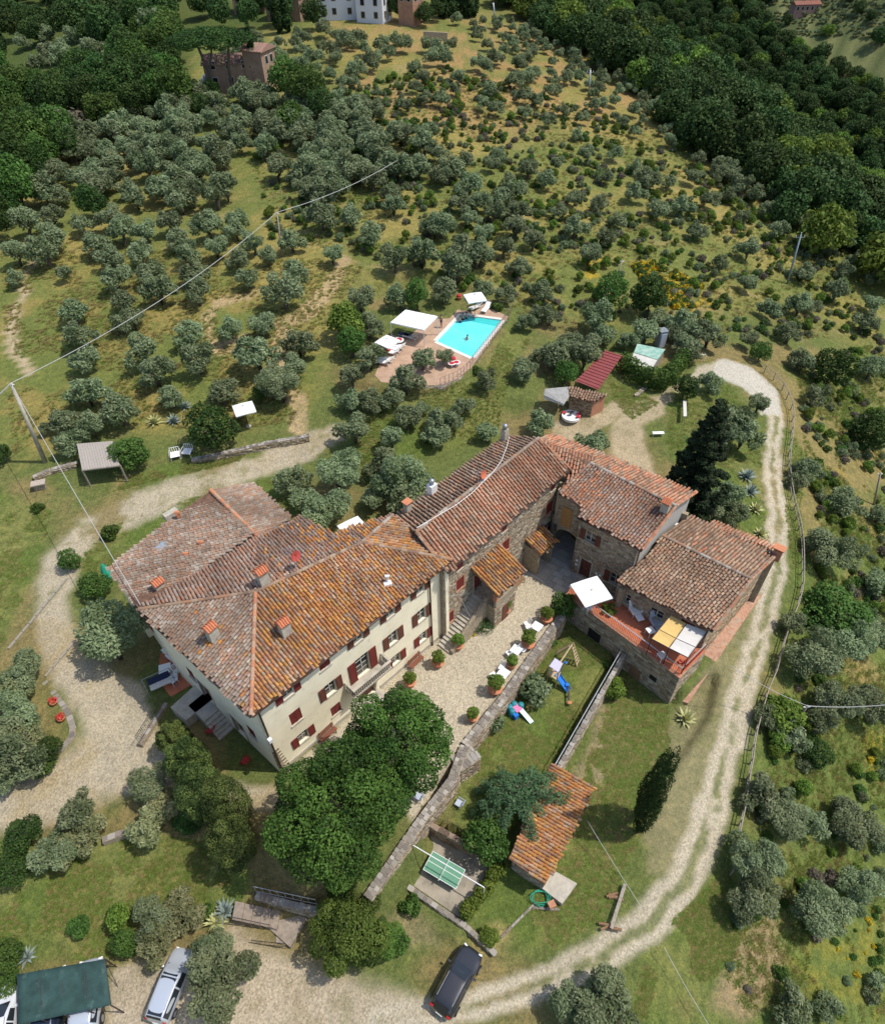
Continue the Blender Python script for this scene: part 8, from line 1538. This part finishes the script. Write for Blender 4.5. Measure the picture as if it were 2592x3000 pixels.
for x, y, lab in ((162, 2063, 'red geranium pot on the drive kerb, upper of two'), (184, 2110, 'red geranium pot on the drive kerb, lower of two'), (27, 2262, 'red flower pot at the tip of the flower bed'), (1565, 1608, 'red flower pot on the small tiled porch step')):
    g = P(x, y, .25 if x < 1700 else TZ); t = thing('flower_pot', lab, 'flower pot', tuple(g)); b_pot(.26, .36)(t); link('flowers', npmesh('flowers', *leafcloud([[0, 0, .5], [.12, .1, .55], [-.12, .05, .5]], [.26, .2, .2], 260, .07, 1., int(x)), plain('geranium_red', (.55, .03, .03), .7, .2)), t)
# ---- agaves
def agave(x, y, R, lab, col_, n=26, up=0):
    g = G(x, y) + [0, 0, up]; t = thing('agave', lab, 'plant', tuple(g)); r = random.Random(int(x)); m = plain('agave_' + ('blue' if col_[2] > .2 else 'yellow'), col_, .5, .25, 4)
    for k in range(n):
        a = k * 2.4; e = .25 + 1.1 * (k / n); L = R * r.uniform(.8, 1.1); d = np.array([cos(a) * cos(e), sin(a) * cos(e), sin(e)]); s = np.array([-sin(a), cos(a), 0]); mb = MB(); w_ = R * .11; p1 = d * L * .45; p2 = d * L + np.array([0, 0, -.12 * R * (1 - k / n)])
        mb.add([s * w_ * .7, -s * w_ * .7, p1 - s * w_, p1 + s * w_, p2, p1 * .97 - [0, 0, .05]], [(0, 1, 2, 3), (3, 2, 4), (3, 5, 0), (2, 5, 1), (4, 2, 5), (4, 5, 3)]); mb.build('agave_leaf', m, t)
BL, YL = (.22, .27, .235), (.42, .42, .18)
for a in [(2185, 1400, 1.15, 'large blue-grey agave beside the track, upper of the pair', BL), (2195, 1445, 1.1, 'large blue-grey agave beside the track, lower of the pair', BL), (2212, 1495, 1.0, 'yellow-edged agave behind the terrace house beside the track', YL), (2225, 1568, 1.0, 'yellow-edged agave close to the red-topped chimney', YL), (2005, 2110, 1.05, 'yellow-striped agave at the foot of the terrace house corner', YL), (455, 1240, 1.15, 'yellow agave left of the dark round tree', YL), (512, 1238, 1.1, 'dark blue agave right of the yellow agave', BL), (545, 1195, 1.0, 'blue agave above the dark round tree', BL), (660, 2672, .95, 'blue agave beside the garden steps', BL), (635, 2702, .9, 'yellow agave beside the garden steps', YL), (80, 2805, .8, 'grey agave above the carport', BL)]: agave(*a)
# ================================================================ DISTANT BUILDINGS
def simple_house(name, label, px, py, w_, d_, h, rz, wallm, roofc, wins=(), ridge=1.2, hip=False, scale=1.):
    g = G(px, py); t = thing(name, label, 'house', tuple(g), rz); mb = MB(); mb.box((0, 0, h / 2 - 1), (w_, d_, h + 2)); mb.build('wall', wallm, t)
    e = .35; rf = MB(); W2, D2 = w_ / 2 + e, d_ / 2 + e; k = W2 - D2 * .9 if hip else W2 - .0
    A = [(-W2, -D2, h), (W2, -D2, h), (W2, D2, h), (-W2, D2, h), (-k, 0, h + ridge), (k, 0, h + ridge)]
    rf.add(A + [(x, y, z - .15) for x, y, z in A[:4]], [(0, 1, 5, 4), (2, 3, 4, 5), (1, 2, 5), (3, 0, 4), (0, 6, 7, 1), (1, 7, 8, 2), (2, 8, 9, 3), (3, 9, 6, 0), (6, 9, 8, 7)], roofc); o = rf.build('roof', M_TILE, t)
    n_ = int(w_ / .45); st = MB()
    for i in range(n_):
        x = -W2 + (i + .5) * 2 * W2 / n_
        if hip and abs(x) > k: continue
        st.beam((x, -D2, h + .03), (x, 0, h + ridge + .03), .2, .08, tuple(c * random.uniform(.75, 1.2) for c in roofc)); st.beam((x, D2, h + .03), (x, 0, h + ridge + .03), .2, .08, tuple(c * random.uniform(.75, 1.2) for c in roofc))
    if st.v: st.build('roof_rib', M_TILE, t)['kind'] = 'stuff'
    for (s, x, z, ww, hh) in wins:
        y = -d_ / 2 if s == 0 else 0
        f = MB(); p = MB()
        if s == 0: f.box((x, -d_ / 2 - .02, z), (ww + .2, .06, hh + .2)); p.box((x, -d_ / 2 - .055, z), (ww, .03, hh))
        elif s == 1: f.box((w_ / 2 + .02, x, z), (.06, ww + .2, hh + .2)); p.box((w_ / 2 + .055, x, z), (.03, ww, hh))
        else: f.box((-w_ / 2 - .02, x, z), (.06, ww + .2, hh + .2)); p.box((-w_ / 2 - .055, x, z), (.03, ww, hh))
        q = f.build('window', M_FRAMEW, t); p.build('pane', M_GLASS, q)
    return t
M_WHW = plain('whitewash', (.62, .62, .64), .9, .05, .5); M_YEL = plain('ochre_render', (.58, .42, .24), .9, .08, .5); M_BRV = plain('pinkish_brick', (.32, .21, .15), .9, .2, 1.); RC = (.34, .17, .11)
W = lambda xs, zs, s=0, ww=.9, hh=1.2: [(s, x, z, ww, hh) for x in xs for z in zs]
simple_house('white_villa', 'long white village house with red door at the top of the picture', 1030, 48, 15, 7, 5.6, .0, M_WHW, RC, W((-6, -3.6, 0, 2.4, 5.4), (1.6, 4.2)), 1.3)
simple_house('white_villa', 'small white gabled house in front of the long white village house', 1098, 60, 6, 6.5, 5.5, 1.25, M_WHW, (.36, .15, .10), W((-1.5, 1.2), (1.5, 3.9)) + W((-1.6, 1.6), (1.5, 3.9), 2), 1.5)
simple_house('stone_villa', 'grey stone village house with brown roof behind the two cypresses', 850, 52, 9, 6, 4.6, -.35, M_BRV, (.26, .19, .14), W((-2.5, 1.5), (2.8,)), 1.2)
simple_house('ochre_villa', 'ochre yellow village house at the very top edge', 880, 22, 7, 6, 7.2, .2, M_YEL, RC, W((-2, 0, 2), (4.5, 6.2)), 1.)
simple_house('brick_house', 'brick village house with orange lean-to roof at the top left of the village', 740, 30, 9, 6, 5.2, .2, M_BRV, (.45, .16, .07), W((-2, 2), (2.2, 4)), 1.)
simple_house('brick_tower', 'small square brick tower with dark openings right of the white houses', 1205, 70, 4.2, 4.2, 6.2, -.6, plain('tower_brick', (.36, .20, .13), .9, .2, 1.), (.30, .17, .12), W((-1, 1), (5.1,), 0, .9, 1.1) + W((-1, 1), (5.1,), 1, .9, 1.1) + W((0,), (1.6,), 1), .9, True)
simple_house('brick_villa', 'distant brick villa with stepped roofs half hidden by the umbrella pine', 690, 256, 9.5, 6, 4.6, .08, M_BRV, (.27, .18, .14), W((-3, 0, 3), (1.8, 4.4)), 1.1)
simple_house('brick_annex', 'narrow taller wing of the distant brick villa with pinkish roof', 775, 258, 4.0, 5, 6.6, -.35, M_BRV, (.34, .21, .16), W((-.8, 1), (2, 5), 1), .9)
g = G(585, 262); t = thing('white_stair', 'white outside staircase left of the distant brick villa', 'steps', tuple(g), .2)
for i in range(7): MB().box((i * .5, 0, .25 + i * .3), (.55, 1.6, .5 + i * .6)).build('step', M_WHITE, t)
rg_ = G(2350, 30); simple_house('ruin_house', 'small pinkish brick farmhouse among terraces at the top right', 2352, 38, 13, 6, 4, .05, plain('pink_brick', (.34, .20, .16), .9, .2, .3), (.30, .14, .10), W((-5, -2.5, 0, 2.5, 5), (2.4,), 0, 1.0, 1.4), 1.2)
garden_wall('village_wall', 'long stone terrace wall below the brick tower', [(1240, 92, G(1240, 92)[2] + 1.2, G(1240, 92)[2] - 1), (1310, 96, G(1310, 96)[2] + 1.2, G(1310, 96)[2] - 1)], .5, 51, None, rough=False)
for g_ in ('cypresses at the village edge', 'cypress row beyond the tower', 'small white tables by the pool corner', 'white garden chairs on the shaded patio', 'white loungers against the side wall'):
    l_ = sorted([o for o in COL.objects if o.get('group') == g_ and o.get('label')], key=lambda o: float(QV(*[np.array([v]) for v in o.location])[0][0]))
    for i, o in enumerate(l_): o['label'] = o['label'] + (', the left one' if i == 0 else ', the right one' if i == len(l_) - 1 else ', %s from the left' % ['', 'second', 'third', 'fourth', 'fifth', 'sixth', 'seventh'][i])
def person(label, pos, rz, pose='stand', skin=(.42, .25, .17), short=(.02, .02, .04)):
    t = thing('person', label, 'person', tuple(pos), rz); vs = []; ed = []; rd = []
    def j(p, r): vs.append(p); rd.append(r); return len(vs) - 1
    def e(a, b): ed.append((a, b))
    pel = j((0, 0, .95), .13); ch = j((0, 0, 1.28), .15); nk = j((0, .0, 1.48), .06); hd = j((0, .02, 1.60), .095); hd2 = j((0, .02, 1.70), .09); e(pel, ch); e(ch, nk); e(nk, hd); e(hd, hd2)
    for s in (-1, 1):
        hp = j((s * .1, 0, .88), .09); kn = j((s * .12, .03, .48), .065); an = j((s * .12, 0, .09), .045); tt = j((s * .13, .14, .04), .04); e(pel, hp); e(hp, kn); e(kn, an); e(an, tt)
        sh = j((s * .19, 0, 1.40), .06); el = j((s * .27, .02 if pose == 'stand' else .2, 1.12), .042); wr = j((s * .26, .16 if pose == 'stand' else .42, .9 if pose == 'stand' else 1.2), .03); ha = j((s * .25, .22 if pose == 'stand' else .5, .84 if pose == 'stand' else 1.2), .035); e(ch, sh); e(sh, el); e(el, wr); e(wr, ha)
    me = bpy.data.meshes.new('body'); me.from_pydata(vs, ed, []); me.materials.append(M_SKIN); o = link('body', me, t); sk = o.modifiers.new('skin', 'SKIN'); sk.use_smooth_shade = True
    for i, r in enumerate(rd): me.skin_vertices[0].data[i].radius = (r, r)
    me.skin_vertices[0].data[0].use_root = True; sb = o.modifiers.new('sub', 'SUBSURF'); sb.levels = sb.render_levels = 1
    MB().lathe([(.17, 0), (.19, .08), (.17, .28), (.155, .3)], (0, 0, .76), 12).build('swim_shorts', M_NAVY, t, True); MB().lathe([(.10, 0), (.112, .06), (.08, .12), (.02, .14)], (0, -.01, 1.66), 10).build('hair', M_IRON, t, True)
    return t
person('person in dark swim shorts standing on the pool terrace beside the pergola', tuple(P(1293, 960, PZ)), 2.2)
for q, lab, dz in (((1356, 936), 'person standing in the pool at the left end of its far edge', -1.0), ((1366, 932), 'person in the pool beside the one at the far left corner', -1.05), ((1348, 944), 'person at the pool edge near the far left corner', -.95), ((1369, 994), 'swimmer alone in the middle of the pool', -1.25)):
    g = P(q[0], q[1], PZ - .1); person(lab, (g[0], g[1], PZ + dz), random.uniform(0, 6), 'reach')

tz_ = []
for i in range(9):
    for k in range(26):
        q = G(2225 + k * 15 + random.uniform(-4, 4), -40 + i * 17 + k * .6 + random.uniform(-2, 2))
        if random.random() < .7: tz_.append((tuple(q), random.uniform(1.0, 1.8)))
gn_scatter('terrace_olives', tz_, [s_[0] for s_ in SPEC['olive'][:4]], 'rows of olives and vines on the far terraced slope at the top right', 'olive trees')
